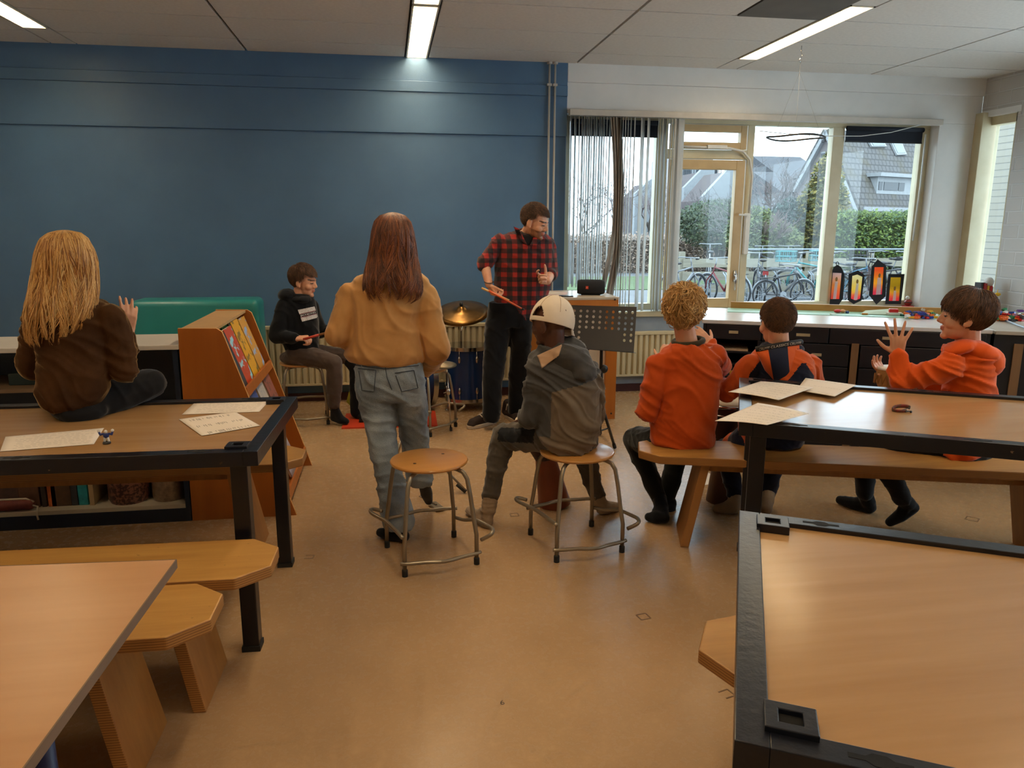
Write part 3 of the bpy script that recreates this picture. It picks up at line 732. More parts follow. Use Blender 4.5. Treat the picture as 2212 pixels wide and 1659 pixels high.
# tiny figure and bracelet
p = onz(231, 958, ZT)
t = thing('toy_figure', 'tiny blue toy figure with raised white fists on the left table', 'toy figure', p)
mb_ = M('toy_blue', (40, 60, 130), 0.4); mw_ = M('toy_white', (225, 220, 210), 0.4); mk_ = M('toy_black', (24, 22, 24), 0.4)
MB().lathe([(0.014, 0), (0.015, 0.004), (0.012, 0.008)], p, 14).build('base', mk_, t)
m = MB()
for s in (-1, 1): m.cap(p+V((s*0.007, 0, 0.01)), p+V((s*0.005, 0, 0.022)), 0.0045)
m.build('leg', mw_, t, smooth=True)
MB().ell(p+UP*0.031, (0.011, 0.007, 0.011)).build('torso', mb_, t, smooth=True)
m = MB()
for s in (-1, 1): m.limb([p+V((s*0.010, 0, 0.038)), p+V((s*0.020, 0, 0.035)), p+V((s*0.024, 0, 0.046))], [0.004]*3)
m.build('arm', mb_, t, smooth=True)
MB().ell(p+V((-0.024, 0, 0.05)), 0.006).ell(p+V((0.024, 0, 0.05)), 0.006).build('fist', mw_, t, smooth=True)
MB().ell(p+UP*0.046, (0.006, 0.006, 0.007)).build('head', mw_, t, smooth=True)
p = onz(1947, 888, HM-0.012)
t = thing('woven_bracelet', 'small woven bracelet lying on the middle right table', 'bracelet', p)
m = MB(); pts = [p+V((0.038*math.cos(a), 0.024*math.sin(a), 0.010+0.006*math.sin(a+0.6))) for a in [2*math.pi*k/26 for k in range(21)]]
m.tube(pts, [0.0035]*21, 6, flat=2.4); m.build('band', M('woven_red_green', (130, 50, 46), 0.8, (46, 66, 50), 90, (1, 1, 1)), t, smooth=True)
MB().tube([pts[-1], p+V((0.03, -0.02, 0.004)), p+V((0.0, -0.028, 0.003)), p+V((-0.03, -0.012, 0.003)), pts[0]], 0.0015, 5).build('cord', M_black, t)
MB().ell(p+V((0.018, -0.035, 0.005)), 0.005).tube([p+V((0.02, -0.02, 0.004)), p+V((0.018, -0.035, 0.005))], 0.0012, 5).build('knot', M_black, t, smooth=True)

# ------------------------------------------------------------------ left shelf unit with white top
M_navy = M('dark_navy_board', (26, 38, 56), 0.45, (22, 33, 50))
M_toplam = M('white_worktop', (214, 206, 194), 0.3, (206, 198, 186))
M_shelf = M('cream_shelf', (196, 184, 158), 0.45)
x0, x1, yf, yb = -3.4, -1.105, 4.185, 4.62
t = thing('shelf_unit', 'low dark shelf unit with a white top behind the blonde girl', 'shelf unit', ((x0+x1)/2, (yf+yb)/2, 0))
MB().bb((x0, yf-0.01, 0.955), (x1+0.01, yb, 0.98)).build('worktop', M_toplam, t, bevel=0.003)
for x in (x0+0.0125, -2.75, x1-0.0125): MB().bb((x-0.0125, yf, 0.0), (x+0.0125, yb, 0.955)).build('side_panel', M_navy, t)
MB().bb((x0, yb-0.015, 0.06), (x1, yb, 0.955)).build('back_panel', M_navy, t)
MB().bb((x0, yf, 0), (x1-0.025, yf+0.03, 0.075)).build('plinth', M_navy, t)
for z in (0.075, 0.42): MB().bb((x0+0.025, yf+0.005, z), (x1-0.025, yb-0.015, z+0.022)).build('shelf', M_shelf, t)
MB().bb((x0+0.025, yf+0.005, 0.745), (-1.55, yb-0.015, 0.765)).build('shelf', M('brown_shelf', (120, 96, 70), 0.5), t)
zs = 0.097
def onshelf(px, py): return at(px, py, yf+0.12)
def jar(px0, px1, col, label, h, pat, name='storage_jar'):
    a, b = at(px0, 1080, yf+0.12), at(px1, 1080, yf+0.12); r = (b.x-a.x)/2; c = V(((a.x+b.x)/2, yf+0.13, zs))
    t = thing(name, label, 'jar', c)
    MB().lathe([(r*0.92, 0), (r, 0.02), (r, h), (r*0.93, h+0.02)], c, 24).build('body', pat, t, smooth=True, auto=0.7)
    MB().lathe([(r*0.95, h+0.02), (r*0.95, h+0.04)], c, 24).build('lid', M_shelf, t)
jar(236, 323, 0, 'patterned red brown storage pot on the bottom shelf', 0.20, M('patterned_tin', (130, 84, 66), 0.35, (60, 34, 30), 60, lo=0.45, hi=0.55))
jar(331, 400, 0, 'pale brown storage pot at the right end of the bottom shelf', 0.20, M('pale_tin', (150, 124, 98), 0.3, (116, 92, 72), 40))
MB_ = MB(); a = at(205, 1080, yf+0.1)
tag(MB().bb((a.x-0.012, yf+0.06, zs), (a.x+0.012, yf+0.3, 0.30)).build('wooden_block', M('pale_wood', (176, 150, 110), 0.6)), 'upright pale wooden divider on the bottom shelf', 'divider')
bk = [(186, 0.028, (40, 150, 160), 0.27, 'teal binder on the bottom shelf'), (170, 0.02, (60, 62, 66), 0.24, 'thin dark grey folder left of the teal binder'), (140, 0.05, (92, 66, 44), 0.20, 'brown box lying between the folders on the bottom shelf'), (121, 0.022, (196, 96, 40), 0.24, 'orange book on the bottom shelf'), (103, 0.012, (60, 50, 44), 0.25, 'dark book left of the orange book'), (72, 0.05, (104, 70, 50), 0.22, 'brown patterned box on the bottom shelf'), (20, 0.07, (84, 60, 52), 0.23, 'dark brown box at the left end of the bottom shelf')]
for px, wd, c, h, lb in bk:
    a = at(px, 1070, yf+0.12)
    o = MB().bb((a.x-wd, yf+0.07, zs), (a.x+wd, yf+0.29, zs+h)).build('folder' if 'folder' in lb or 'binder' in lb else ('book' if 'book' in lb else 'storage_box'), M('shelf_item_%d' % px, c, 0.5, tuple(int(q*0.8) for q in c), 25), bevel=0.003)
    tag(o, lb, 'folder' if 'folder' in lb or 'binder' in lb else ('book' if 'book' in lb else 'box'))
a = onshelf(40, 1095)
t = thing('pencil_case', 'red brown pencil case with pale piping at the front of the bottom shelf', 'pencil case', (a.x, yf+0.04, zs))
MB().cap((a.x-0.20, yf+0.035, zs+0.033), (a.x+0.095, yf+0.035, zs+0.033), 0.032, 0.028).build('body', M('red_brown_cloth', (120, 54, 44), 0.7, (96, 42, 36), 20), t, smooth=True)
MB().tube([(a.x-0.2, yf+0.035, zs+0.066), (a.x+0.08, yf+0.035, zs+0.064), (a.x+0.12, yf+0.03, zs+0.045)], 0.006, 8).build('piping', M_shelf, t, smooth=True)
MB().tube([(a.x+0.12, yf+0.02, zs+0.03), (a.x+0.15, yf, zs+0.03), (a.x+0.145, yf-0.012, zs-0.01), (a.x+0.15, yf-0.012, zs-0.04)], 0.005, 6).build('cord', M_shelf, t, smooth=True)
a = at(62, 805, yf+0.2)
tag(MB().bb((a.x-0.06, yf+0.1, 0.766), (a.x+0.09, yf+0.3, 0.83)).build('storage_box', M('dark_green_box', (24, 44, 42), 0.5), bevel=0.005), 'dark green box inside the upper part of the shelf unit', 'box')

# ------------------------------------------------------------------ book display rack
M_rack = wood('orange_rack_plywood', (176, 102, 34), (160, 88, 26), 0.42, 2, 1.0)
M_racke = M('rack_edge', (216, 160, 90), 0.5)
t = thing('book_rack', 'orange wooden picture book rack with sloping sides', 'book rack', (-0.85, 4.65, 0))
prof = [(-1.10, 0.0), (-0.545, 0.0), (-0.765, 0.70), (-0.862, 1.01), (-0.875, 1.045), (-0.90, 1.062), (-1.093, 1.066)]
for y in (4.185, 5.10): 
    m = MB(); m.prism([(x, y, z) for x, z in prof], (0, 0.02, 0)); m.mi = [0, 0]+[1]*len(prof)
    m.build('side_panel', [M_rack, M_racke], t)
MB().prism([(-1.09, 4.205, 1.045), (-0.91, 4.205, 1.045), (-0.91, 4.205, 1.06), (-1.09, 4.205, 1.06)], (0, 0.895, 0)).build('top_board', M('rack_top', (188, 150, 100), 0.5), t)
def face(z): return -0.862+(1.01-z)*0.317
for z in (0.70, 0.40, 0.10):
    xf = face(z)
    MB().prism([(xf-0.12, 4.205, z-0.05), (xf-0.012, 4.205, z-0.02), (xf-0.004, 4.205, z+0.0), (xf-0.12, 4.205, z-0.03)], (0, 0.895, 0)).build('ledge', M_rack, t)
    MB().prism([(xf-0.012, 4.205, z-0.02), (xf, 4.205, z-0.02), (xf-0.006, 4.205, z+0.035), (xf-0.018, 4.205, z+0.035)], (0, 0.895, 0)).build('lip', M_rack, t)
MB().prism([(-1.09, 4.205, 0.02), (-1.075, 4.205, 0.02), (-1.075, 4.205, 1.045), (-1.09, 4.205, 1.045)], (0, 0.895, 0)).build('back_panel', M_rack, t)
MB().prism([(face(0.05)-0.13, 4.205, 0.05), (face(0.05)-0.118, 4.205, 0.05), (face(1.0)-0.09, 4.205, 1.0), (face(1.0)-0.10, 4.205, 1.0)], (0, 0.895, 0)).build('display_back', M_rack, t)
books = [(4.26, 0.16, 0.7, 0.31, (52, 62, 72), 'dark grey picture book leaning at the near end of the upper rack'), (4.40, 0.2, 0.7, 0.325, (196, 74, 40), 'red orange picture book with a green figure on the upper rack'), (4.62, 0.2, 0.7, 0.34, (226, 168, 40), 'yellow picture book on the upper rack, next to the red orange one'), (4.84, 0.2, 0.7, 0.33, (206, 150, 60), 'ochre picture book at the far end of the upper rack'),
         (4.34, 0.22, 0.4, 0.27, (60, 84, 150), 'blue picture book on the middle rack'), (4.60, 0.2, 0.4, 0.29, (186, 180, 172), 'pale grey picture book on the middle rack'), (4.85, 0.22, 0.4, 0.27, (150, 92, 80), 'pinkish brown picture book on the middle rack'), (4.55, 0.3, 0.1, 0.25, (170, 160, 170), 'pale picture book on the bottom rack')]
M_pages = M('book_pages', (226, 216, 196), 0.8)
for i, (y, wd, z, h, c, lb) in enumerate(books):
    xa = face(z)-0.032; xb = face(z+h)-0.045-0.0; th = 0.012
    b = thing('picture_book', lb, 'book', (xa, y+wd/2, z), 'picture books in the rack')
    m = MB(); m.prism([(xa, y, z+0.002), (xa+0.003, y, z+0.002), (xb+0.003, y, z+h), (xb, y, z+h)], (0, wd, 0))
    c2 = tuple(int(255-q*0.5) if i % 2 else int(q*0.45+30) for q in c)
    m.build('cover', M('book_cover_%d' % i, c, 0.35, c2, 16, lo=0.56, hi=0.6), b)
    MB().prism([(xa-th, y+0.004, z+0.004), (xa-0.0005, y+0.004, z+0.004), (xb-0.0005, y+0.004, z+h-0.004), (xb-th, y+0.004, z+h-0.004)], (0, wd-0.008, 0)).build('pages', M_pages, b)
b = thing('picture_book', 'thin green book standing behind the yellow one on the rack', 'book', (face(1.0)-0.07, 4.5, 0.99), 'picture books in the rack')
MB().box((face(1.0)-0.075, 4.58, 0.985), (0.015, 0.16, 0.14), Matrix.Rotation(-0.3, 3, 'Y')).build('cover', M('green_cover', (60, 130, 60), 0.4), b)
# teal padded bench block against the wall
M_teal = M('teal_leatherette', (46, 140, 140), 0.34, (42, 132, 133), 3, bmp=0.03, bscale=300)
t = thing('padded_seat_block', 'teal leatherette padded block against the blue wall', 'sofa', (-1.55, 6.7, 0))
MB().bb((-2.06, 6.52, 0.02), (-1.06, 6.86, 0.995)).build('cushion', M_teal, t, bevel=0.05, segs=5, smooth=True)
MB().bb((-2.0, 6.56, 0.0), (-1.1, 6.82, 0.03)).build('base', M_black, t)

# ------------------------------------------------------------------ counter with black drawers
ce_ = V((0.9042, -0.4271, 0)); cn_ = V((0.4271, 0.9042, 0)); C0 = V((2.11, 4.883, 0))
FC = Fr((C0.x, C0.y), (ce_.x, ce_.y), (cn_.x, cn_.y))
t = thing('drawer_counter', 'long counter with a pale top and black drawers under the window', 'counter', FC.p(0.9, 0.4, 0))
FC.box(MB(), -0.01, 1.735, -0.01, 0.80, 0.955, 0.98).build('worktop', M('pale_blue_white_worktop', (216, 218, 222), 0.22, (210, 212, 218)), t, bevel=0.003)
FC.box(MB(), 0.15, 1.70, 0.52, 0.795, 0.98, 0.984).build('green_mat', M('mint_green_mat', (150, 205, 188), 0.4), t)
M_wband = wood('oak_upstand', (186, 138, 76), (172, 124, 64), 0.5, 0, 1.5)
FC.box(MB(), 0.17, 1.735, 0.80, 0.835, 0.955, 1.03).build('upstand', M_wband, t)
FC.box(MB(), 0, 0.02, 0.0, 0.8, 0.0, 0.955).build('side_panel', M_dark, t)
FC.box(MB(), 1.71, 1.73, 0.0, 0.8, 0.0, 0.955).build('side_panel', M_dark, t)
FC.box(MB(), 0.02, 1.71, 0.78, 0.80, 0.0, 0.955).build('back_panel', M_dark, t)
FC.box(MB(), 0.02, 1.71, 0.02, 0.05, 0.0, 0.08).build('plinth', M_dark, t)
FC.box(MB(), 0.02, 1.71, 0.0, 0.78, 0.06, 0.08).build('floor_board', M_dark, t)
M_label = M('label_holder', (176, 160, 130), 0.4)
M_ylab = M('yellow_label', (206, 160, 40), 0.5)
M_post = wood('brown_post', (130, 98, 66), (112, 82, 54), 0.5, 2, 1.2)
def ealong(px, py=800): p = onplane(px, py, C0, cn_); return (p-C0).dot(ce_)
posts = [ealong(1845, 770), ealong(2052, 770)]
e_ = [0.02, 0.55, posts[0]-0.04, posts[0]+0.04, 1.71]
FC.box(MB(), posts[0]-0.022, posts[0]+0.022, -0.012, 0.02, 0.05, 0.86).build('post', M_post, t)
def drawer(a0, a1, z0, z1, lab=None, lw=0.06):
    d = FC.box(MB(), a0+0.003, a1-0.003, -0.006, 0.4, z0+0.003, z1-0.003).build('drawer', M_dark, t, bevel=0.003)
    if lab:
        am = (a0+a1)/2 if lab is True else lab
        FC.box(MB(), am-lw/2, am+lw/2, -0.012, -0.006, (z0+z1)/2-0.009, (z0+z1)/2+0.009).build('label_holder', M_label, d)
drawer(0.02, 0.38, 0.85, 0.955, True); drawer(0.38, 0.80, 0.85, 0.955, ealong(1736, 708), 0.085); drawer(0.80, 1.71, 0.85, 0.955, ealong(1920, 715), 0.07)
for k in range(5): drawer(0.38, posts[0]-0.03, 0.10+0.15*k, 0.25+0.15*k, ealong(1765, 750) if k == 4 else None)
for k in range(5): drawer(posts[0]+0.03, 1.71, 0.10+0.15*k, 0.25+0.15*k)
for k in range(9):
    z = 0.12+0.08*k
    FC.box(MB(), 0.02, 0.38, 0.0, 0.5, z, z+0.012).build('tray_shelf', M_dark, t)
    if k in (6, 4, 3): FC.box(MB(), 0.03, 0.36, -0.004, 0.0, z-0.002, z+0.055).build('tray_front', M('tray_front', (34, 36, 42), 0.4), t)
FC.box(MB(), 0.19, 0.24, -0.009, -0.004, 0.615, 0.64).build('yellow_label', M_ylab, t)
FC.box(MB(), 0.36, 0.38, 0.0, 0.6, 0.08, 0.85).build('partition', M_dark, t)
rr = random.Random(4)
for k in range(3):                       # papers lying in the open trays
    z = (0.773, 0.533, 0.293)[k]
    tag(FC.box(MB(), 0.06+0.02*k, 0.30+0.015*k, 0.01, 0.3, z, z+0.012+0.006*k).build('paper_stack', M('paper_stack_%d' % k, (190, 168, 140), 0.8, (150, 126, 100), 60, (1, 1, 12))), ('stack of papers in the uppermost open tray of the black counter', 'stack of papers in the middle open tray of the black counter', 'stack of papers in the lowest filled tray of the black counter')[k], 'paper')
# second unit to the right
t = thing('corner_cabinet', 'grey topped black cabinet at the right edge beside the long counter', 'cabinet', FC.p(2.3, 0.35, 0))
FC.box(MB(), 1.745, 2.95, -0.03, 0.75, 0.955, 0.978).build('worktop', M('grey_worktop', (176, 170, 160), 0.4), t, bevel=0.003)
FC.box(MB(), 1.75, 2.95, 0.0, 0.75, 0.0, 0.955).build('carcass', M_dark, t)
FC.box(MB(), ealong(2195, 780)-0.025, ealong(2195, 780)+0.025, -0.012, 0.0, 0.05, 0.9).build('post', M_post, t)
a, b = onz(2172, 694, 0.98), onz(2230, 716, 0.98)
MB().tube([a+UP*0.006, b+UP*0.006], 0.006, 8).build('edge_rail', M('pale_blue_rail', (150, 176, 206), 0.3), t)
# little things on the counter
cols = {'red': (196, 34, 30), 'yellow': (226, 176, 30), 'blue': (34, 60, 150), 'green': (30, 120, 70), 'orange': (226, 110, 30), 'purple': (96, 44, 120), 'white': (220, 220, 216), 'dark grey': (60, 62, 66)}
mats = {k: M('toy_brick_'+k.replace(' ', '_'), c, 0.3) for k, c in cols.items()}
def brickmesh(k):
    m = MB(); m.bb((-0.016, -0.008, 0), (0.016, 0.008, 0.0095))
    for i in range(4):
        for j in range(2): m.lathe([(0.0024, 0.0095), (0.0024, 0.0112)], (-0.012+0.008*i, -0.004+0.008*j, 0), 8)
    return m
protos = {}
def heap(pxs, n, where, group, z0, seed, yr=0.10):
    r = random.Random(seed)
    for i in range(n):
        k = r.choice(list(cols)); px, py = r.uniform(*pxs[0]), r.uniform(*pxs[1])
        p = onz(px, py, z0); lvl = r.choice([0, 0, 1, 1, 2]) if i > n*0.4 else 0
        if k not in protos:
            o = brickmesh(k).build('toy_brick', mats[k]); protos[k] = o
        else:
            o = protos[k].copy(); COL.objects.link(o)
        o.location = (p.x, p.y, z0+lvl*0.0095+0.0005); o.rotation_euler = (r.uniform(-.25, .25)*(lvl > 0), r.uniform(-.25, .25)*(lvl > 0), r.uniform(0, 3.1))
        s = r.uniform(1.0, 1.7); o.scale = (s*r.uniform(0.7, 1.2), s, s)
        tag(o, '%s toy brick in the heap %s' % (k, where), 'toy brick', group)
heap(((1957, 2020), (675, 689)), 80, 'left of the boy in the orange hoodie', 'toy bricks heaped on the green mat', 0.984, 11)
heap(((2138, 2212), (682, 695)), 80, 'against the brick wall at the right edge', 'toy bricks heaped beside the brick wall', 0.979, 12)
heap(((2150, 2212), (676, 688)), 25, 'against the brick wall at the right edge', 'toy bricks heaped beside the brick wall', 0.996, 13)
def brickthing(px, py, z, size, c, name, label, cat, rz=0.0):
    p = onz(px, py, z); o = MB().box((0, 0, size[2]/2), size).build(name, M('counter_item_%d_%d' % (px, py), c, 0.4), bevel=0.004)
    o.location = p; o.rotation_euler = (0, 0, rz); return tag(o, label, cat)
zc = 0.984
p = onz(1809, 676, zc)
t = thing('toy_car', 'red and tan toy car lying on the green mat', 'toy car', p)
MB().ell(p+UP*0.014, (0.03, 0.018, 0.013)).build('body', mats['red'], t, smooth=True); MB().ell(p+V((0.035, -0.01, 0.014)), (0.02, 0.016, 0.013)).build('bonnet', M('tan_plastic', (200, 140, 90), 0.4), t, smooth=True)
brickthing(1830, 677, zc, (0.02, 0.02, 0.018), (40, 60, 110), 'toy_block', 'tiny dark blue block beside the red and tan toy car', 'toy block')
brickthing(1799, 679, zc, (0.05, 0.02, 0.006), (220, 226, 220), 'toy_plate', 'thin white toy plate in front of the toy car', 'toy plate', 0.3)
p = onz(1890, 678, zc); t = thing('card_sheet', 'pale green card lying half folded on the green mat', 'card', p)
MB().prism([p+V((-0.13, -0.02, 0.002)), p+V((0.10, -0.12, 0.004)), p+V((0.15, 0.0, 0.034)), p+V((-0.03, 0.07, 0.016))], (0, 0, 0.002)).build('sheet', M('pale_green_card', (186, 214, 200), 0.6), t)
brickthing(1868, 680, zc, (0.04, 0.016, 0.012), (196, 130, 50), 'toy_block', 'small orange block in front of the green card', 'toy block', -0.4)
p = onz(1931, 681, zc); t = thing('toy_truck', 'red and white toy truck on the green mat left of the brick heap', 'toy truck', p)
MB().box(p+UP*0.012, (0.10, 0.035, 0.018), Matrix.Rotation(-.4, 3, 'Z')).build('chassis', mats['white'], t, bevel=0.003); MB().box(p+V((-0.005, 0.003, 0.032)), (0.06, 0.032, 0.028), Matrix.Rotation(-.4, 3, 'Z')).build('cab', mats['red'], t, bevel=0.004)
brickthing(1949, 683, zc, (0.03, 0.02, 0.016), (30, 90, 80), 'toy_block', 'small dark green block right of the red and white toy truck', 'toy block')
# built brick models behind the hoodie boy's head, on the right window board
M_board = M('window_board', (206, 206, 202), 0.5)
struct(MB().bb((XR-0.35, 6.2, 0.66), (XR+0.04, YW-0.021, 0.72)).build('trim_6', M_board, bevel=0.004), 'window board in the right corner')
zb = 0.72
p = at(2118, 685, 6.6); p.z = zb
t = thing('brick_model', 'tall toy brick model of black, red and grey parts in the window corner', 'toy model', p)
h_ = at(2105, 610, 6.6).z-zb
MB().box(p+V((-0.05, 0, h_/2)), (0.05, 0.08, h_)).build('black_column', mats['dark grey'], t, bevel=0.002)
MB().box(p+V((-0.03, -0.045, h_/2)), (0.03, 0.012, h_*0.96)).build('red_strip', M('toy_red', (176, 50, 52), 0.4), t)
MB().box(p+V((0.02, 0, h_*0.44)), (0.09, 0.08, h_*0.88)).build('grey_core', M('toy_grey', (110, 112, 118), 0.4), t, bevel=0.002)
MB().ell(p+V((0.035, -0.01, h_+0.0)), (0.045, 0.04, 0.05)).build('white_dome', mats['white'], t, smooth=True)
MB().box(p+V((0.03, -0.045, h_*0.83)), (0.028, 0.02, 0.06)).build('red_block', mats['red'], t)
MB().box(p+V((0.0, -0.045, h_*0.85)), (0.02, 0.02, 0.05)).build('gold_block', mats['yellow'], t)
p = at(2138, 690, 6.35); p.z = zb; h_ = at(2130, 635, 6.35).z-zb
t = thing('toy_robot', 'grey toy head with green eyes and yellow pieces on top in the window corner', 'toy model', p)
MB().box(p+UP*h_*0.4, (0.11, 0.10, h_*0.8)).build('head', M('toy_brown_grey', (112, 100, 92), 0.5), t, bevel=0.02)
MB().ell(p+V((-0.02, -0.055, h_*0.62)), (0.016, 0.008, 0.016)).ell(p+V((0.03, -0.055, h_*0.62)), (0.018, 0.008, 0.018)).build('eye', M('pale_green_eye', (170, 220, 190), 0.3), t, smooth=True)
MB().tube([p+V((-0.09, -0.03, h_*0.84)), p+V((-0.05, -0.05, h_*0.93)), p+V((-0.01, -0.04, h_*0.9))], 0.010, 8).build('yellow_piece', mats['yellow'], t, smooth=True)
MB().ell(p+V((0.05, 0, h_*0.98)), (0.03, 0.02, 0.018)).tube([p+V((0.04, 0, h_*0.95)), p+V((0.045, 0, h_*1.15))], 0.004, 6).build('yellow_cap', mats['yellow'], t, smooth=True)
MB().box(p+V((0.0, 0, h_*0.86)), (0.10, 0.06, 0.02)).build('white_plate', mats['white'], t)

# paper lanterns standing in the window
M_lant = M('black_card', (22, 20, 26), 0.85)
def grad(name, stops, swirl=2.5):
    m, nt, b = _nodes(name); tc = nt.nodes.new('ShaderNodeTexCoord'); sx = nt.nodes.new('ShaderNodeSeparateXYZ')
    nt.links.new(tc.outputs['Generated'], sx.inputs[0]); n = noise_tex(nt, coords(nt, (1, 1, 1)), 30, 3)
    ad = nt.nodes.new('ShaderNodeMath'); ad.operation = 'MULTIPLY_ADD'; ad.inputs[1].default_value = 0.3
    nt.links.new(n, ad.inputs[0]); nt.links.new(sx.outputs[2], ad.inputs[2]); sb = nt.nodes.new('ShaderNodeMath'); sb.operation = 'SUBTRACT'; sb.inputs[1].default_value = 0.15
    nt.links.new(ad.outputs[0], sb.inputs[0])
    c = ramp(nt, sb.outputs[0], [(p, lin(q)) for p, q in stops]); nt.links.new(c, b.inputs['Base Color']); _set(b, 'Roughness', 0.7)
    tl = nt.nodes.new('ShaderNodeBsdfTranslucent'); nt.links.new(c, tl.inputs[0]); mx = nt.nodes.new('ShaderNodeMixShader'); mx.inputs[0].default_value = 0.55
    nt.links.new(b.outputs[0], mx.inputs[1]); nt.links.new(tl.outputs[0], mx.inputs[2]); nt.links.new(mx.outputs[0], nt.nodes['Material Output'].inputs['Surface'])
    return m
M_candle = grad('white_candle_tissue', [(0, (240, 236, 240)), (1, (236, 236, 240))])
M_flame = M('gold_flame', (130, 96, 24), 0.5)
YL = YF-0.028
def lantern(outer, win4, stops, candle, flame, label, loop=None, y=YL):
    P = lambda q, dy=0.0: at(q[0], q[1], y+dy)
    c = sum((P(q) for q in outer), V((0, 0, 0)))/len(outer)
    t = thing('paper_lantern', label, 'paper lantern', c, 'black paper lanterns in the window')
    # frame of card with an opening: quads between outer outline resampled and window outline resampled
    N = 32
    def res(poly):
        pts = [P(q) for q in poly]; L = [(pts[(i+1) % len(pts)]-pts[i]).length for i in range(len(pts))]; T = sum(L); out = []
        for k in range(N):
            s = T*k/N; i = 0
            while s > L[i]: s -= L[i]; i += 1
            out.append(pts[i].lerp(pts[(i+1) % len(pts)], s/L[i]))
        return out
    wc = sum((P(q) for q in win4), V((0, 0, 0)))/len(win4)
    pts = [P(q) for q in outer]; m = MB()
    def hit(poly, d):
        best = None
        for i in range(len(poly)):
            a, b = poly[i]-wc, poly[(i+1) % len(poly)]-wc
            den = d.x*(b.z-a.z)-d.z*(b.x-a.x)
            if abs(den) < 1e-12: continue
            s = (a.x*(b.z-a.z)-a.z*(b.x-a.x))/den; u = (a.x*d.z-a.z*d.x)/den
            if s > 0 and -1e-6 <= u <= 1+1e-6: best = s if best is None else max(best, s)
        return wc+d*(best or 0.01)
    wp = [P(q) for q in win4]; dirs = []
    for q in pts+wp: dirs.append(math.atan2((q-wc).z, (q-wc).x))
    dirs += [2*math.pi*k/24-math.pi for k in range(24)]; dirs = sorted(set(round(a, 5) for a in dirs))
    n = len(dirs)
    for a in dirs:
        d = V((math.cos(a), 0, math.sin(a))); m.v += [hit(pts, d), hit(wp, d)]
    for k in range(n):
        l = (k+1) % n; m.f.append([2*k, 2*l, 2*l+1, 2*k+1]); m.mi.append(0)
    o = m.build('card', M_lant, t); s = o.modifiers.new('thick', 'SOLIDIFY'); s.thickness = 0.002; s.offset = 0
    MB().prism([P(q, 0.0015) for q in win4], (0, 0.0006, 0)).build('tissue', grad('tissue_%d' % outer[0][0], stops), t)
    MB().prism([P(q, -0.0005) for q in candle], (0, 0.0008, 0)).build('candle', M_candle, t)
    f = P(flame, -0.001); MB().ell(f, (0.013, 0.0015, 0.022)).build('flame', M_flame, t, smooth=True)
    if loop: MB().tube([P(q) for q in loop], 0.004, 6, closed=True).build('loop', M_lant, t, smooth=True)
lantern([(1792, 658), (1798, 584), (1802, 576), (1809, 572), (1817, 577), (1824, 592), (1821, 645), (1812, 658)], [(1794, 646), (1799, 589), (1818, 590), (1813, 646)], [(0.05, (240, 110, 90)), (0.5, (238, 170, 90)), (0.95, (226, 200, 196))], [(1799, 646), (1804, 608), (1810, 608), (1806, 646)], (1807, 603), 'leftmost black paper lantern, with a paper loop on top', [(1807, 573), (1806, 568), (1809, 565), (1812, 568), (1811, 573)])
lantern([(1831, 648), (1833, 592), (1853, 584), (1868, 594), (1861, 649), (1844, 657)], [(1838, 645), (1841, 596), (1852, 593), (1863, 598), (1858, 645), (1848, 649)], [(0.1, (236, 96, 110)), (0.4, (238, 210, 100)), (0.9, (232, 220, 180))], [(1844, 648), (1850, 612), (1855, 612), (1852, 648)], (1852, 608), 'six sided black paper lantern, second from the left')
lantern([(1877, 637), (1883, 576), (1896, 560), (1914, 574), (1913, 640), (1893, 658)], [(1885, 637), (1889, 577), (1909, 577), (1905, 636)], [(0.1, (226, 90, 120)), (0.45, (240, 190, 60)), (0.9, (236, 120, 60))], [(1892, 637), (1896, 600), (1904, 600), (1902, 637)], (1900, 595), 'tall pointed black paper lantern, third from the left', y=YL-0.004)
lantern([(1912, 657), (1919, 592), (1954, 592), (1946, 657)], [(1920, 650), (1924, 599), (1946, 599), (1942, 650)], [(0.1, (236, 96, 100)), (0.4, (232, 190, 70)), (0.6, (190, 160, 30)), (0.95, (206, 176, 40))], [(1928, 650), (1931, 628), (1936, 628), (1935, 650)], (1933, 623), 'rectangular black paper lantern, rightmost of the four')
p = at(1961, 661, YF-0.05); p.z = WZ0+0.0
t = thing('window_ornament', 'small red and black ornament with a white top on the window sill', 'ornament', p)
k_ = (at(1961, 640, YF-0.05).z-WZ0)
MB().lathe([(0.06, 0), (0.062, 0.006), (0.04, 0.01)], p, 20).build('base', mats['red'], t, smooth=True)
MB().ell(p+UP*k_*0.4, (0.04, 0.035, k_*0.32)).build('body', M('toy_dark_red', (150, 44, 36), 0.4), t, smooth=True)
MB().ell(p+UP*k_*0.42, (0.042, 0.037, 0.012)).build('belt', M_black, t, smooth=True)
MB().ell(p+V((-0.012, 0, k_*0.85)), 0.02).build('head', mats['white'], t, smooth=True)

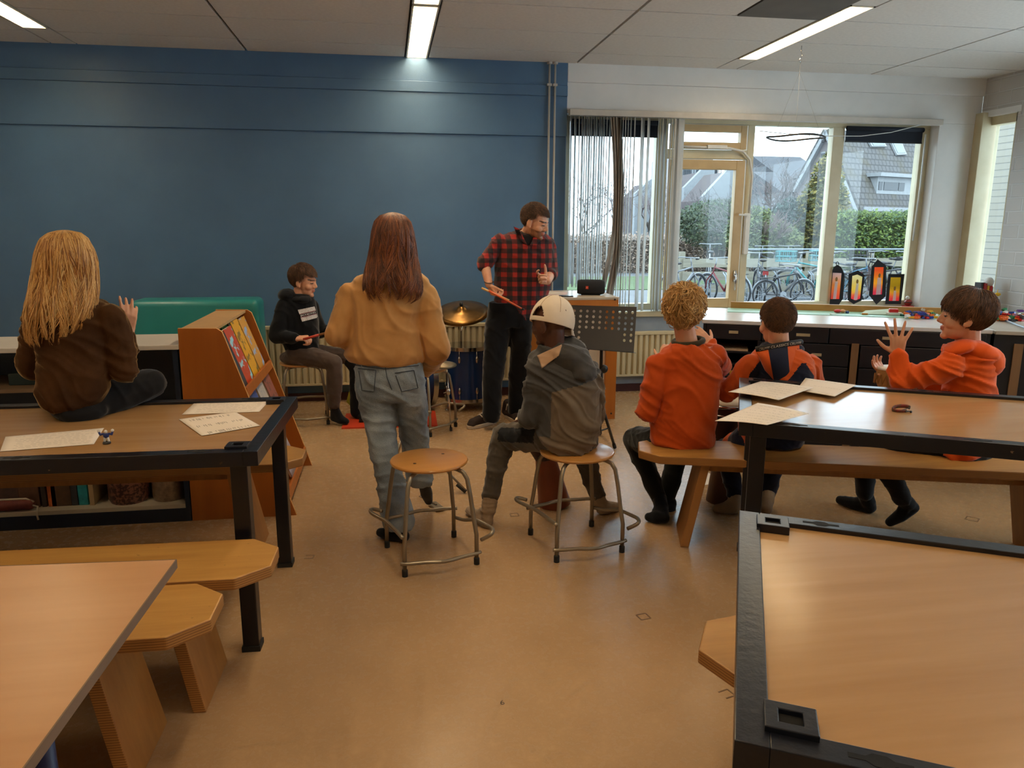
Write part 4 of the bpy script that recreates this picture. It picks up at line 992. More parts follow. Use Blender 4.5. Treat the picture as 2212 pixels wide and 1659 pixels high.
# ------------------------------------------------------------------ lectern cabinet with speaker
M_cab = wood('orange_cabinet_wood', (200, 126, 56), (184, 110, 44), 0.35, 2, 0.9)
t = thing('piano_cabinet', 'orange wooden cabinet with a pale top behind the music stand', 'cabinet', (1.52, 6.3, 0))
cx0, cx1, cy0, cy1, ch = 1.13, 1.862, 6.03, 6.72, 1.03
MB().bb((cx0, cy0-0.004, ch-0.022), (cx1+0.003, cy1, ch)).build('top', M('pale_cabinet_top', (206, 190, 168), 0.3), t, bevel=0.004)
MB().bb((cx0, cy0, 0.93), (cx1, cy0+0.02, ch-0.022)).build('front_rail', M_cab, t)
for x in (cx0, cx1-0.095): MB().bb((x, cy0, 0.0), (x+0.095, cy0+0.05, 0.93)).build('post', M_cab, t, bevel=0.003)
MB().bb((cx0+0.095, cy0+0.03, 0.12), (cx1-0.095, cy0+0.045, 0.93)).build('front_panel', M('pale_cabinet_panel', (214, 200, 182), 0.4), t)
for x in (cx0, cx1-0.02): MB().bb((x, cy0+0.05, 0.0), (x+0.02, cy1, ch-0.022)).build('side_panel', M('cabinet_side', (188, 160, 124), 0.5), t)
m = MB()
for q in ((1217, 647), (1328, 647), (1320, 893)):
    c = at(*q, cy0); m.lathe([(0.008, -0.002), (0.008, 0.004)], c, 12, axis=(0, -1, 0))
m.build('screw', M_black, t)
a = at(1276, 634, cy0+0.22); a.z = ch
ax = V((0.96, -0.28, 0)); r = 0.062
t = thing('portable_speaker', 'black cylindrical portable speaker with a small red badge on the cabinet', 'speaker', a)
c = a+UP*(r+0.004)
MB().lathe([(0.030, -0.112), (r*0.86, -0.113), (r*0.93, -0.105), (r, -0.085), (r*1.03, 0), (r, 0.085), (r*0.93, 0.105), (r*0.86, 0.113), (0.030, 0.112)], c, 28, axis=ax).build('grille', M('black_speaker_mesh', (18, 18, 22), 0.8, (26, 26, 30), 200, bmp=0.4, bscale=600), t, smooth=True)
MB().lathe([(r*0.74, 0.1125), (r*0.80, 0.117), (r*0.70, 0.1185), (0.01, 0.1185)], c, 28, axis=ax).build('passive_radiator', M('grey_radiator_disc', (52, 54, 62), 0.4), t, smooth=True)
MB().box(a+UP*0.004, (0.16, 0.03, 0.008), Matrix.Rotation(-0.28, 3, 'Z')).build('foot', M_rubber, t)
nb = V((-0.28, -0.96, 0)); MB().box(c+nb*(r*1.035)+ax*-0.03, (0.022, 0.004, 0.024), Matrix.Rotation(-0.28, 3, 'Z')).build('badge', M('orange_red_badge', (226, 70, 30), 0.4), t)
b = c+nb*(r*1.035+0.0024)+ax*-0.03
v, f = txt('JBL', 0.0105); m = MB(); m.add([b+ax*q.x+UP*q.y for q in v], f); m.build('badge_lettering', M('badge_white', (240, 235, 230), 0.5), t)
def topflat(pxs, z, name, label, cat, mat_, th=0.004):
    m = MB(); P = [at(x, y, 6.2) for x, y in pxs]; return P
p = V((1.42, 6.12, ch)); tag(MB().box(p+UP*0.005, (0.15, 0.072, 0.009), Matrix.Rotation(-0.1, 3, 'Z')).build('phone', M('phone_black', (20, 22, 28), 0.2), bevel=0.004), 'black phone lying on the cabinet top', 'phone')
p = V((1.40, 6.38, ch)); t = thing('paper_pile', 'loose pinkish papers on the cabinet top behind the phone', 'paper', p)
for k in range(3): MB().box(p+V((-0.04*k, 0.03*k, 0.002+0.002*k)), (0.21, 0.29, 0.0012), Matrix.Rotation(0.3*k-0.3, 3, 'Z')).build('sheet', M('pinkish_paper_%d' % k, (226, 196+8*k, 190), 0.7), t)

# ------------------------------------------------------------------ music stand
M_stand = M('black_stand_metal', (26, 25, 24), 0.45)
M_desk_p = M('dark_grey_perforated_metal', (50, 44, 38), 0.4, (44, 38, 33), metal=0.3)
YD = 4.9
A, B, C_, D = at(1234, 659, YD+0.10), at(1375.5, 663, YD+0.10), at(1369, 761, YD-0.02), at(1226, 750, YD-0.02)
base = V(((A.x+B.x)/2, YD+0.06, 0)); base.x = at(1298, 800, YD+0.06).x
t = thing('music_stand', 'black music stand with a perforated desk behind the boy in the cap', 'music stand', base)
def D2(u, v): return A*(1-u)*(1-v)+B*u*(1-v)+C_*u*v+D*(1-u)*v
us0, vs0 = [0.055+0.0985*i for i in range(10)], [0.13+0.125*j for j in range(6)]
hole = {(i, j) for i in range(10) for j in range(6) if j < 4 or i < 2 or i > 7}
m = MB(); hu, hv = 0.021, 0.034
def cell(u0, u1, v0, v1, h):
    if not h: m.add([D2(u0, v0), D2(u1, v0), D2(u1, v1), D2(u0, v1)], [(0, 3, 2, 1)]); return
    cu, cv = h; n = 16; outer = []; inner = []
    for k in range(n):
        a = 2*math.pi*k/n+math.pi/4; c, s = math.cos(a), math.sin(a); q = max(abs(c), abs(s))
        du, dv = c/q, s/q
        outer.append(D2(cu+du*((u1-cu) if du > 0 else (cu-u0)), cv+dv*((v1-cv) if dv > 0 else (cv-v0)))); inner.append(D2(cu+hu*c, cv+hv*s))
    m.add(outer+inner, [(k, k+n, (k+1) % n+n, (k+1) % n) for k in range(n)])
ue = [0.0]+[(us0[i]+us0[i+1])/2 for i in range(9)]+[1.0]; ve = [0.0]+[(vs0[j]+vs0[j+1])/2 for j in range(5)]+[0.83, 1.0]
for i in range(10):
    for j in range(7):
        cell(ue[i], ue[i+1], ve[j], ve[j+1], (us0[i], vs0[j]) if j < 6 and (i, j) in hole else None)
o = m.build('desk', M_desk_p, t); s = o.modifiers.new('thick', 'SOLIDIFY'); s.thickness = 0.0015
MB().prism([D2(0, 1), D2(1, 1), D2(1, 1)+V((0, -0.05, 0.004)), D2(0, 1)+V((0, -0.05, 0.004))], (0, 0, -0.002)).build('lip', M_stand, t)
ctr = D2(0.5, 0.82)+V((0, 0.03, 0)); top = V((base.x, base.y, ctr.z)); low = V((base.x, base.y, 0.44))
MB().tube([top, V((base.x, base.y, 0.62))], 0.011, 10).tube([V((base.x, base.y, 0.64)), V((base.x, base.y, 0.20))], 0.016, 10).build('pole', M_stand, t, smooth=True)
MB().bb(top+V((-0.04, -0.035, -0.015)), top+V((0.04, 0.015, 0.02))).tube([top+V((-0.02, 0, -0.05)), top+V((-0.09, -0.01, -0.05))], 0.008, 8).ell(top+V((-0.1, -0.01, -0.05)), (0.012, 0.02, 0.02)).build('clamp', M_stand, t, smooth=True)
MB().ell(V((base.x+0.02, base.y, 0.64)), (0.03, 0.02, 0.03)).build('collar', M_stand, t, smooth=True)
f1 = onz(1328, 970, 0); f2 = onz(1296, 940, 0); f3 = V((base.x-0.30, base.y+0.12, 0))
for f in (f1, f2, f3):
    d = V((f.x-base.x, f.y-base.y, 0)); k = base+UP*0.40+d.normalized()*0.02; e = f+UP*0.012
    lg = MB().tube([k, e], 0.0105, 8).build('leg', M_stand, t, smooth=True)
    MB().tube([e+(k-e)*0.08, e], 0.014, 8).build('rubber_foot', M_rubber, lg, smooth=True)
    MB().tube([V((base.x, base.y, 0.20)), k+(e-k)*0.55], 0.006, 6).build('brace', M_stand, t)

# ------------------------------------------------------------------ drum kit
M_drum = M('dark_blue_drum_wrap', (26, 52, 100), 0.22, (22, 44, 90), 3)
M_skin = M('worn_drum_head', (150, 128, 100), 0.5, (134, 112, 86), 6)
M_brass = M('dull_bronze_cymbal', (146, 108, 58), 0.32, (120, 88, 46), 14, (1, 1, 1), metal=0.9)
dc = V((0.665, 6.62, 0)); R_ = 0.185; zt, zl = at(1005, 748, 6.62).z, 0.09
t = thing('floor_tom', 'dark blue floor tom drum with chrome hoops left of the teacher', 'drum', dc)
MB().lathe([(R_, zl), (R_, zt)], dc, 40).build('shell', M_drum, t, smooth=True, auto=0.6)
MB().lathe([(R_*1.01, zt), (R_*1.0, zt+0.008), (R_*0.95, zt+0.009)], dc, 40).build('drum_head', M_skin, t, smooth=True)
def hoop(z, nm):
    m = MB(); m.lathe([(R_*1.03, z-0.018), (R_*1.07, z-0.018), (R_*1.07, z+0.014), (R_*1.03, z+0.014)], dc, 40); m.build(nm, M_chrome, t, smooth=True, auto=0.5)
hoop(zt, 'top_hoop'); hoop(zl+0.01, 'bottom_hoop')
for k in range(8):
    a = 2*math.pi*k/8-1.2; d = V((math.cos(a), math.sin(a), 0))
    for z, s in ((zt-0.09, 1), (zl+0.10, -1)):
        MB().ell(dc+d*(R_+0.012)+UP*z, (0.013, 0.013, 0.032)).tube([dc+d*(R_+0.012)+UP*z, dc+d*(R_*1.06)+UP*(zt-0.012 if s > 0 else zl+0.02)], 0.0035, 6).build('tension_lug', M_chrome, t, smooth=True)
for k in range(3):
    a = 2*math.pi*k/3-0.5; d = V((math.cos(a), math.sin(a), 0))*(R_+0.02)
    MB().tube([dc+d+UP*0.28, dc+d+UP*0.04, dc+d*1.08+UP*0.01], 0.006, 8).ell(dc+d*1.08+UP*0.012, 0.012).build('leg', M_chrome, t, smooth=True)
kc = V((0.16, 6.66, 0.27))
t = thing('bass_drum', 'dark bass drum mostly hidden behind the girl in the beige sweater', 'drum', (kc.x, kc.y, 0))
MB().lathe([(0.24, -0.17), (0.24, 0.17)], kc, 40, axis=(-1, -0.25, 0)).build('shell', M_drum, t, smooth=True, auto=0.6)
ax = V((-1, -0.25, 0)).normalized()
for s in (-1, 1): MB().lathe([(0.242, -0.022), (0.262, -0.022), (0.262, 0.022), (0.242, 0.022)], kc+ax*(0.17*s), 40, axis=ax).build('hoop', M_chrome, t, smooth=True, auto=0.6)
MB().lathe([(0.24, 0.171), (0.02, 0.176)], kc, 40, axis=ax).build('drum_head', M_skin, t, smooth=True)
def cymbal(c, r, nrm, label, polepts, name='cymbal', bell=0.10):
    t = thing(name, label, 'cymbal', (polepts[-1][0], polepts[-1][1], 0))
    MB().lathe([(r, 0), (r*0.75, 0.012*r/0.2), (r*0.4, 0.024*r/0.2), (r*0.2, 0.032*r/0.2), (r*0.16, 0.045*r/0.2), (r*0.08, 0.058*r/0.2), (0.008, 0.06*r/0.2), (0.008, 0.055*r/0.2), (r*0.15, 0.042*r/0.2), (r*0.2, 0.028*r/0.2), (r*0.75, 0.009*r/0.2), (r, -0.0015)], c, 48, axis=nrm).build('plate', M_brass, t, smooth=True)
    MB().tube(polepts, 0.010, 10).build('stand_rod', M_chrome, t, smooth=True)
    MB().ell(V(c)+V(nrm).normalized()*(0.07*r/0.2), (0.016, 0.016, 0.02)).build('wing_nut', M_black, t, smooth=True)
    return t
cc = at(998, 676, 6.45)
t = cymbal(cc, 0.232, (-0.10, -0.36, 0.93), 'large bronze ride cymbal tilted towards the camera', [cc, V((cc.x+0.02, cc.y+0.05, 0.80)), V((cc.x+0.03, 6.87, 0.66)), V((cc.x+0.03, 6.87, 0.10))])
pb = V((cc.x+0.03, 6.87, 0.0))
for k in range(3):
    a = 2.1*k+0.3; MB().tube([pb+UP*0.28, pb+V((0.10*math.cos(a), 0.07*math.sin(a), 0.02))], 0.008, 8).build('stand_leg', M_chrome, t, smooth=True)
hc = at(957, 788, 5.75); hf = onz(974, 931, 0)
t = thing('small_cymbal_stand', 'small pale cymbal on a thin stand in front of the floor tom', 'cymbal', (hf.x, hf.y, 0))
MB().lathe([(0.105, 0), (0.06, 0.012), (0.03, 0.018), (0.006, 0.03), (0.006, 0.026), (0.06, 0.008), (0.105, -0.002)], hc, 32, axis=(0.05, -0.12, 1)).build('plate', M('grey_brown_cymbal', (150, 132, 104), 0.4, metal=0.5), t, smooth=True)
MB().tube([at(966, 797, hf.y), V((hf.x, hf.y, 0.02))], 0.006, 8).tube([hc, at(966, 797, hf.y)], 0.005, 8).build('stand_rod', M_chrome, t, smooth=True)
g = at(969, 846, hf.y); MB().ell(g, (0.018, 0.016, 0.03)).tube([g, g+V((-0.04, 0, -0.01))], 0.004, 6).build('clamp', M_chrome, t, smooth=True)
MB().tube([V((hf.x, hf.y, 0.03)), V((hf.x, hf.y, 0.0))], 0.010, 8).build('rubber_foot', M_rubber, t)
# orange red mat and pedal, tripod foot by the stool
m = MB(); P = [onz(q[0], q[1], 0) for q in ((738, 927), (945, 921), (940, 890), (748, 896))]
m.prism(P, (0, 0, 0.012)); tag(m.build('floor_mat', M('orange_red_mat', (206, 62, 28), 0.5)), 'orange red mat on the floor under the drums', 'mat')
p = onz(790, 905, 0.012); t = thing('drum_pedal', 'black drum pedal on the orange red mat', 'pedal', p)
MB().box(p+UP*0.01, (0.10, 0.24, 0.012)).build('base_plate', M_black, t); MB().box(p+V((0, 0, 0.05)), (0.07, 0.22, 0.012), Matrix.Rotation(0.25, 3, 'X')).build('footboard', M_black, t)
p = onz(1010, 1068, 0); t = thing('tripod_leg_stand', 'thin metal stand leg with a black rubber foot behind the empty stool', 'stand', V((0.08, 4.62, 0)))
q = V((0.08, 4.62, 0.36))
for f in (onz(1006, 1066, 0), V((0.0, 4.88, 0)), V((-0.08, 4.46, 0))):
    lg = MB().tube([q, f+UP*0.02], 0.007, 8).build('leg', M_steel, t, smooth=True); MB().tube([f+(q-f)*0.14, f+UP*0.012], 0.013, 8).build('rubber_foot', M_rubber, lg, smooth=True)
MB().tube([q-UP*0.05, q+UP*0.18], 0.010, 8).build('pole', M_steel, t, smooth=True)
p = onz(943, 1098, 0); t = thing('metal_pedal', 'small flat metal pedal plate on the floor beside the empty stool', 'pedal', p)
MB().box(p+UP*0.012, (0.055, 0.13, 0.012), Matrix.Rotation(0.35, 3, 'Z')).build('plate', M_steel, t, bevel=0.004)
MB().tube([p+V((-0.07, 0.2, 0.02)), p+V((-0.09, 0.16, 0.02)), p+V((0.0, 0.0, 0.025))], 0.005, 6).build('wire', M_steel, t)
o = MB(); a = at(756, 838, 6.75); b = at(748, 868, 6.75)
o.prism([a, a+V((0.03, 0.01, 0)), b+V((0.03, 0.02, -0.04)), b], (0, 0.015, 0)); tag(o.build('cleaning_cloth', M('lime_cloth', (150, 150, 40), 0.9)), 'small lime yellow cloth hanging by the radiator', 'cloth')
# ------------------------------------------------------------------ people
def ringpx(xl, xr, py, Y, dep):
    c = at((xl+xr)/2, py, Y); v = V((c.x-EYE.x, c.y-EYE.y, 0)).normalized(); u = V((v.y, -v.x, 0))
    L = onplane(xl, py, c, v); R = onplane(xr, py, c, v)
    return ((L+R)/2, u, v, (R-L).length/2, dep)
def rings(lst, Y):
    return [ringpx(a, b, y, Y if len(r) == 0 else Y+r[0], d) for a, b, y, d, *r in lst]
def skin_mat(name, c, c2): 
    m = M(name, c, 0.5, c2, 14, (1, 1, 1), 0.05, 300)
    b = m.node_tree.nodes['Principled BSDF']; _set(b, 'Subsurface Weight', 0.06); _set(b, 'Subsurface Radius', (0.012, 0.005, 0.003)); return m
S_light = skin_mat('skin_light', (222, 168, 136), (212, 152, 120))
S_dark = skin_mat('skin_brown', (98, 60, 44), (86, 52, 38))
M_lips = M('lips', (196, 124, 104), 0.45); M_lips_dark = M('lips_brown', (96, 52, 44), 0.45)
M_eye = M('eye_dark', (40, 30, 26), 0.3)
def hair_mat(name, c, c2): return M(name, c, 0.42, c2, 3.0, (9, 9, 1.2), 0.25, 40, spec=0.6, lo=0.3, hi=0.7)
H_blond = hair_mat('hair_blonde', (230, 180, 104), (190, 138, 72))
H_red = hair_mat('hair_auburn', (128, 70, 34), (84, 42, 22))
H_brown = hair_mat('hair_brown', (78, 50, 32), (52, 33, 22))
H_sandy = hair_mat('hair_sandy', (216, 172, 104), (172, 124, 68))
H_dark = hair_mat('hair_dark', (30, 22, 20), (20, 15, 14))
H_bowl = hair_mat('hair_dark_brown', (84, 54, 34), (50, 32, 22))
H_blond2 = hair_mat('hair_pale_blonde', (244, 206, 140), (220, 174, 104)); H_blond3 = hair_mat('hair_dark_blonde', (176, 122, 58), (140, 92, 40))
H_red2 = hair_mat('hair_copper', (164, 98, 50), (120, 66, 32)); H_red3 = hair_mat('hair_chestnut', (96, 50, 26), (66, 34, 18))
H_sandy2 = hair_mat('hair_light_sandy', (232, 192, 126), (194, 148, 84))
H_brown2 = hair_mat('hair_mid_brown', (128, 86, 56), (98, 64, 40))
M_beard = hair_mat('beard', (158, 108, 80), (132, 86, 60))

class Head:
    def __init__(s, px, py, Y, f, k=1.0, tilt=0.0):
        s.c = at(px, py, Y); s.f = V(f).normalized(); r = s.f.cross(UP).normalized(); u = r.cross(s.f)
        s.r = (r*math.cos(tilt)+u*math.sin(tilt)); s.u = s.r.cross(s.f); s.k = k
        s.R = Matrix((s.r, s.f, s.u)).transposed()
    def w(s, x, y, z): return s.c + (s.r*x+s.f*y+s.u*z)*s.k
    def l(s, p): 
        q = p-s.c; return V((q.dot(s.r), q.dot(s.f), q.dot(s.u)))/s.k
    def e(s, mb, c, r, rot=None):
        R = s.R if rot is None else s.R @ rot
        mb.ell(s.w(*c), [a*s.k for a in r], R, 18, 12)
    def shape(s, mb, neck):
        e = s.e
        e(mb, (0, -0.018, 0.035), (0.076, 0.095, 0.086)); e(mb, (0, 0.022, -0.012), (0.064, 0.068, 0.090)); e(mb, (0, 0.028, -0.070), (0.052, 0.056, 0.044))
        e(mb, (0, 0.070, -0.098), (0.024, 0.020, 0.018)); e(mb, (0, 0.074, 0.020), (0.050, 0.017, 0.014))
        for x in (-1, 1):
            e(mb, (x*0.040, 0.056, -0.034), (0.024, 0.026, 0.026)); e(mb, (x*0.031, 0.0715, -0.002), (0.015, 0.014, 0.0125))
            e(mb, (x*0.079, -0.008, -0.014), (0.009, 0.020, 0.031), Matrix.Rotation(x*0.3, 3, 'Z')); e(mb, (x*0.078, 0.002, -0.036), (0.008, 0.010, 0.012))
            mb.ell(s.w(x*0.010, 0.092, -0.034), 0.0090*s.k)
        mb.cap(s.w(0, 0.080, 0.014), s.w(0, 0.100, -0.026), 0.0085*s.k, 0.0125*s.k)
        e(mb, (0, 0.084, -0.057), (0.022, 0.010, 0.006)); e(mb, (0, 0.082, -0.067), (0.019, 0.011, 0.007))
        mb.cap(s.w(0, -0.022, -0.05), neck, 0.052*s.k, 0.056*s.k)
    def painter(s, beard=False):
        def fn(c):
            p = s.l(c)
            if abs(p.z) > 0.14 or p.y < 0.0 or abs(p.x) > 0.09: return 0
            if abs(p.x) < 0.021 and -0.073 < p.z < -0.0515 and p.y > 0.07: return 1
            for x in (-0.031, 0.031):
                d = abs(p.x-x)
                if p.y > 0.05 and d < 0.022 and abs(p.z-(0.0215-0.10*max(0, d-0.012))) < 0.0042: return 2
                if p.y > 0.05 and d < 0.014 and abs(p.z+0.003) < 0.0036*(1-(d/0.016)**2)+0.001: return 3
            if beard and p.z < -0.048 and p.y > 0.005 and not (abs(p.x) < 0.02 and p.y > 0.092): return 4
            if beard and -0.056 < p.z < -0.042 and abs(p.x) < 0.03 and p.y > 0.07: return 4
            return 0
        return fn
def hand(mb, w, d, n, side, s=1.0, curl=(.3, .34, .38, .42), spread=.14, thumb=(0.55, 0.75, 0.25)):
    d = V(d).normalized(); n = V(n); n = (n-d*n.dot(d)).normalized(); a = d.cross(n)*side
    L = (1.0, 1.1, 1.02, 0.82)
    for i, off in enumerate((.030, .010, -.010, -.028)):
        k = w + d*((.086, .089, .084, .076)[i]*s) + a*(off*s)
        mb.cap(w+d*(.006*s)+a*(off*.65*s), k, .0130*s, .0108*s)
        dr = (d+a*(spread*(1.1-i*.75))).normalized(); p = k; g = 0
        for j, (l, r0, r1) in enumerate(((.043, .0098, .0090), (.027, .0090, .0082), (.021, .0082, .0070))):
            g += curl[i]*(1, 1.15, .75)[j]; q = p+(dr*math.cos(g)+n*math.sin(g))*(l*L[i]*s); mb.cap(p, q, r0*s, r1*s, 10); p = q
    mb.ell(w+d*(.045*s)+n*(.004*s), (.030*s, .015*s, .045*s), Matrix((a, n, d)).transposed())
    b = w+d*(.022*s)+a*(.024*s); t = (d*thumb[0]+a*thumb[1]+n*thumb[2]).normalized(); m = b+t*(.040*s)
    mb.cap(b, m, .0145*s, .0110*s); t2 = (t+d*.35+n*.15).normalized(); m2 = m+t2*(.030*s); mb.cap(m, m2, .0108*s, .0098*s); mb.cap(m2, m2+(t2+d*.2).normalized()*(.022*s), .0098*s, .0075*s)
def foot(mb, ankle, heel, toe, k=1.0, z=None):
    a, h, t = V(ankle), V(heel), V(toe)
    mb.cap(a, h+UP*0.0, 0.038*k, 0.034*k); mid = h.lerp(t, 0.55); mb.cap(h, mid, 0.034*k, 0.038*k); mb.cap(mid, t, 0.038*k, 0.026*k); mb.cap(a, mid, 0.034*k, 0.032*k)
def short_hair(hd, mat, parent, n=900, length=0.045, thick=0.0028, front=0.062, back=-0.075, side=-0.02, messy=0.0, lift=0.006, seed=1, crown=(0, -0.55, 0.83), fringe=0.0, shellk=1.045, sweep=(0, 0, 0), name='hair', over=0.018, slope=None):
    mats = list(mat) if isinstance(mat, (list, tuple)) else [mat]
    return _short_hair(hd, mats, parent, n, length, thick, front, back, side, messy, lift, seed, crown, fringe, shellk, sweep, name, over, slope)
def _short_hair(hd, mats, parent, n, length, thick, front, back, side, messy, lift, seed, crown, fringe, shellk, sweep, name, over, slope):
    """cap of hair following the skull plus strands combed away from the crown"""
    r = random.Random(seed); m = MB(); C0_ = V((0, -0.018, 0.035)); RX = V((0.076, 0.095, 0.086))
    def cover(p):
        y = p.y
        if slope and y > -0.02: return p.z > slope[0]+(slope[1]-slope[0])*min(1.0, (y+0.02)/0.105)
        if y > 0.030: lim = front-0.12*max(0, abs(p.x)-0.045)-fringe
        elif y > -0.015: lim = side+(front-0.03-side)*max(0.0, (y+0.005)/0.035) if y > -0.005 else side
        else: lim = side+(back-side)*min(1, (-0.015-y)/0.05)
        return p.z > lim
    def surf(d, k): return C0_+V((d.x*RX.x*k, d.y*RX.y*k, d.z*RX.z*k)) if True else None
    # shell
    sh = MB(); N, K = 40, 24; idx = {}
    pts = [[surf(V((math.sin(math.pi*i/K)*math.cos(2*math.pi*j/N), math.sin(math.pi*i/K)*math.sin(2*math.pi*j/N), math.cos(math.pi*i/K))), shellk) for j in range(N)] for i in range(K+1)]
    def vid(i, j):
        j %= N
        if (i, j) not in idx: idx[(i, j)] = len(m.v); m.v.append(hd.w(*pts[i][j]))
        return idx[(i, j)]
    for i in range(K):
        for j in range(N):
            q = (pts[i][j]+pts[i+1][j]+pts[i][(j+1) % N]+pts[i+1][(j+1) % N])/4
            if cover(q*1.0):
                m.f.append([vid(i, j), vid(i+1, j), vid(i+1, j+1), vid(i, j+1)]); m.mi.append(0)
    cr = V(crown).normalized(); g = (5**.5-1)/2
    for i in range(n):
        zz = 1-2*(i+.5)/n; th = 2*math.pi*i*g; d = V((math.sqrt(1-zz*zz)*math.cos(th), math.sqrt(1-zz*zz)*math.sin(th), zz))
        p = surf(d, shellk)
        if not cover(p): continue
        t = d-cr*0.98; t = t-d*t.dot(d)
        if t.length < 0.05: t = V((r.uniform(-1, 1), r.uniform(-1, 1), 0)); t = t-d*t.dot(d)
        t = t.normalized()+V((noise.noise(p*22+V((seed, 0, 0))), noise.noise(p*22+V((0, seed, 0))), noise.noise(p*22+V((0, 0, seed)))))*(messy*4)+V((r.gauss(0, messy*.4), r.gauss(0, messy*.4), r.gauss(0, messy*.4)))+V((0, 0, -0.25))+V(sweep)
        L = length*r.uniform(.6, 1.25); P = []; R_ = []; q = p.copy(); S = 6
        ln = noise.noise(V((p.x*26+seed, p.y*26, p.z*26))); curl = ln*messy*14+r.uniform(-1, 1)*messy*1.0; ax = d
        for k in range(S+1):
            P.append(hd.w(*q)); R_.append(thick*hd.k*(1.0-0.85*(k/S)**1.5))
            dd = (q-C0_); nd = V((dd.x/RX.x**2, dd.y/RX.y**2, dd.z/RX.z**2)).normalized()
            tt = t-nd*t.dot(nd); tt = tt.normalized() if tt.length > 1e-4 else t
            t = Matrix.Rotation(curl/S*2, 3, nd) @ tt
            q = q+t*(L/S); e = q-C0_; kk = math.sqrt((e.x/RX.x)**2+(e.y/RX.y)**2+(e.z/RX.z)**2)
            tgt = shellk+ (lift*(1+messy*3*r.random()))/0.085*math.sin(math.pi*min(1, (k+1)/S*0.85))
            q = C0_+e*(tgt/kk)*1.0
            if k > 1 and not cover(q+V((0, 0, over))): break
        if len(P) < 3: continue
        R_[-1] = min(R_[-1], thick*hd.k*.35); m.cur = r.choice(range(len(mats))) if len(mats) > 1 else 0
        m.tube(P, R_, 4, caps=False)
    o = m.build(name, mats, parent, smooth=True); return o
def long_hair(rg, mat, parent, n=240, seed=1, skip=None, wave=0.10, tmax=(0.72, 1.0), r0=0.0055, base=0.93, taper=0.0012):
    r = random.Random(seed); m = MB(); mats = list(mat) if isinstance(mat, (list, tuple)) else [mat]
    core = [(c, u, v, ru*base, rv*base) for c, u, v, ru, rv in rg]; m.loft(core[:-3], 36, 2.0)
    K = len(rg)-1
    def ring(t, a, k):
        x = max(0, min(K-1e-4, t*K)); i = int(x); f = x-i; A, B = rg[i], rg[i+1]
        c = A[0].lerp(B[0], f); ru = A[3]*(1-f)+B[3]*f; rv = A[4]*(1-f)+B[4]*f
        return c+A[1]*(ru*k*math.cos(a))+A[2]*(rv*k*math.sin(a))
    for i in range(n):
        a0 = 2*math.pi*i/n+r.uniform(-.03, .03)
        if skip and skip(a0): continue
        t0 = r.choice([0.02, 0.02, 0.05, 0.12, 0.2]); t1 = r.uniform(*tmax); lock = int(a0*9); rl = random.Random(lock*7+seed); ph = rl.uniform(0, 6.3)+r.gauss(0, .16); fr = rl.uniform(1.4, 2.4)+r.gauss(0, .06); kk = r.uniform(0.97, 1.04)+rl.uniform(-.01, .03); w = wave*rl.uniform(.5, 1.3); t1 = min(t1, 1.0-rl.uniform(0, .16)); S = 18; P = []; R_ = []
        for k in range(S+1):
            s = k/S; t = t0+(t1-t0)*s
            a = a0+((lock+.5)/9-a0)*0.55*s*s+w*s*math.sin(ph+fr*6.28*s); P.append(ring(t, a, kk+0.05*s*math.sin(ph*2+fr*5*s)))
            R_.append(r0*(0.12+0.88*math.sin(min(1, s*3)*1.57))*(1-s**2.2)+taper*0.25)
        m.cur = r.choice(range(len(mats))); m.tube(P, R_, 4)
    return m.build('hair', mats, parent, smooth=True)
def cloth(name, mb, mat, parent, voxel=0.009, it=5, amp=0.006, seed=0.0, fx=13, fz=5, tilt=0.5, fn=None):
    q = remesh(mb, voxel, it, folds(amp, fx, fz, seed, tilt) if amp else None)
    if fn: paint(q, fn)
    return q.build(name, mat, parent, smooth=True), q
def bodybuild(parent, mb, skin, hd, lips, brow, voxel=0.0045, beard=False):
    q = remesh(mb, voxel, 3); paint(q, hd.painter(beard))
    return q.build('body', [skin, lips, brow, M_eye, M_beard], parent, smooth=True)
def band(mb, c, u, v, ru, rv, r, n=40, a0=0, a1=2*math.pi):
    full = abs(a1-a0-2*math.pi) < 1e-6
    mb.tube([c+u*(ru*math.cos(a))+v*(rv*math.sin(a)) for a in [a0+(a1-a0)*k/n for k in range(n if full else n+1)]], r, 8, closed=full); return mb
def person(label, p, group=None): return thing('person', label, 'person', (p.x, p.y, 0))

# ---- A: blonde girl sitting on the left table
YA = 3.45
P = person('person with long blonde hair and a brown velvet top sitting on the table', at(160, 870, YA)); P.location.z = 0.80
hA = Head(143, 562, YA, (0.50, 0.86, -0.05), 0.94)
sh = [at(85, 690, YA), at(238, 690, YA)]; elb = [at(72, 790, YA+.04), at(266, 796, YA+.03)]; wr = [at(120, 770, YA+.28), at(277, 716, YA+.13)]
b = MB(); hA.shape(b, at(150, 665, YA)); b.cap(at(155, 690, YA), at(160, 850, YA), 0.09, 0.10)
for i in (0, 1): b.cap(at(150, 690, YA), sh[i], 0.05, 0.045); b.limb([sh[i], elb[i], wr[i]], [0.04, 0.036, 0.026])
hand(b, wr[1], at(280, 662, YA+.13)-wr[1], (-0.38, 0.92, 0.0), 1, 0.88, (.22, .42, .34, .5), .16, (0.6, 0.5, 0.7)); hand(b, wr[0], (0.4, 0.8, 0.2), (0, 0, -1), 1, 0.86)
bodybuild(P, b, S_light, hA, M_lips, H_blond, 0.005)
m = MB(); m.loft(rings([(128, 192, 645, .05), (92, 226, 656, .08), (74, 246, 675, .10), (72, 250, 700, .112), (76, 246, 735, .118), (80, 240, 775, .12), (78, 238, 812, .125), (74, 240, 840, .135), (80, 224, 866, .13), (98, 200, 878, .115)], YA))
for i in (0, 1): m.limb([sh[i], elb[i]], [0.066, 0.064]); m.limb([elb[i], elb[i].lerp(wr[i], 0.86)], [0.058, 0.038])
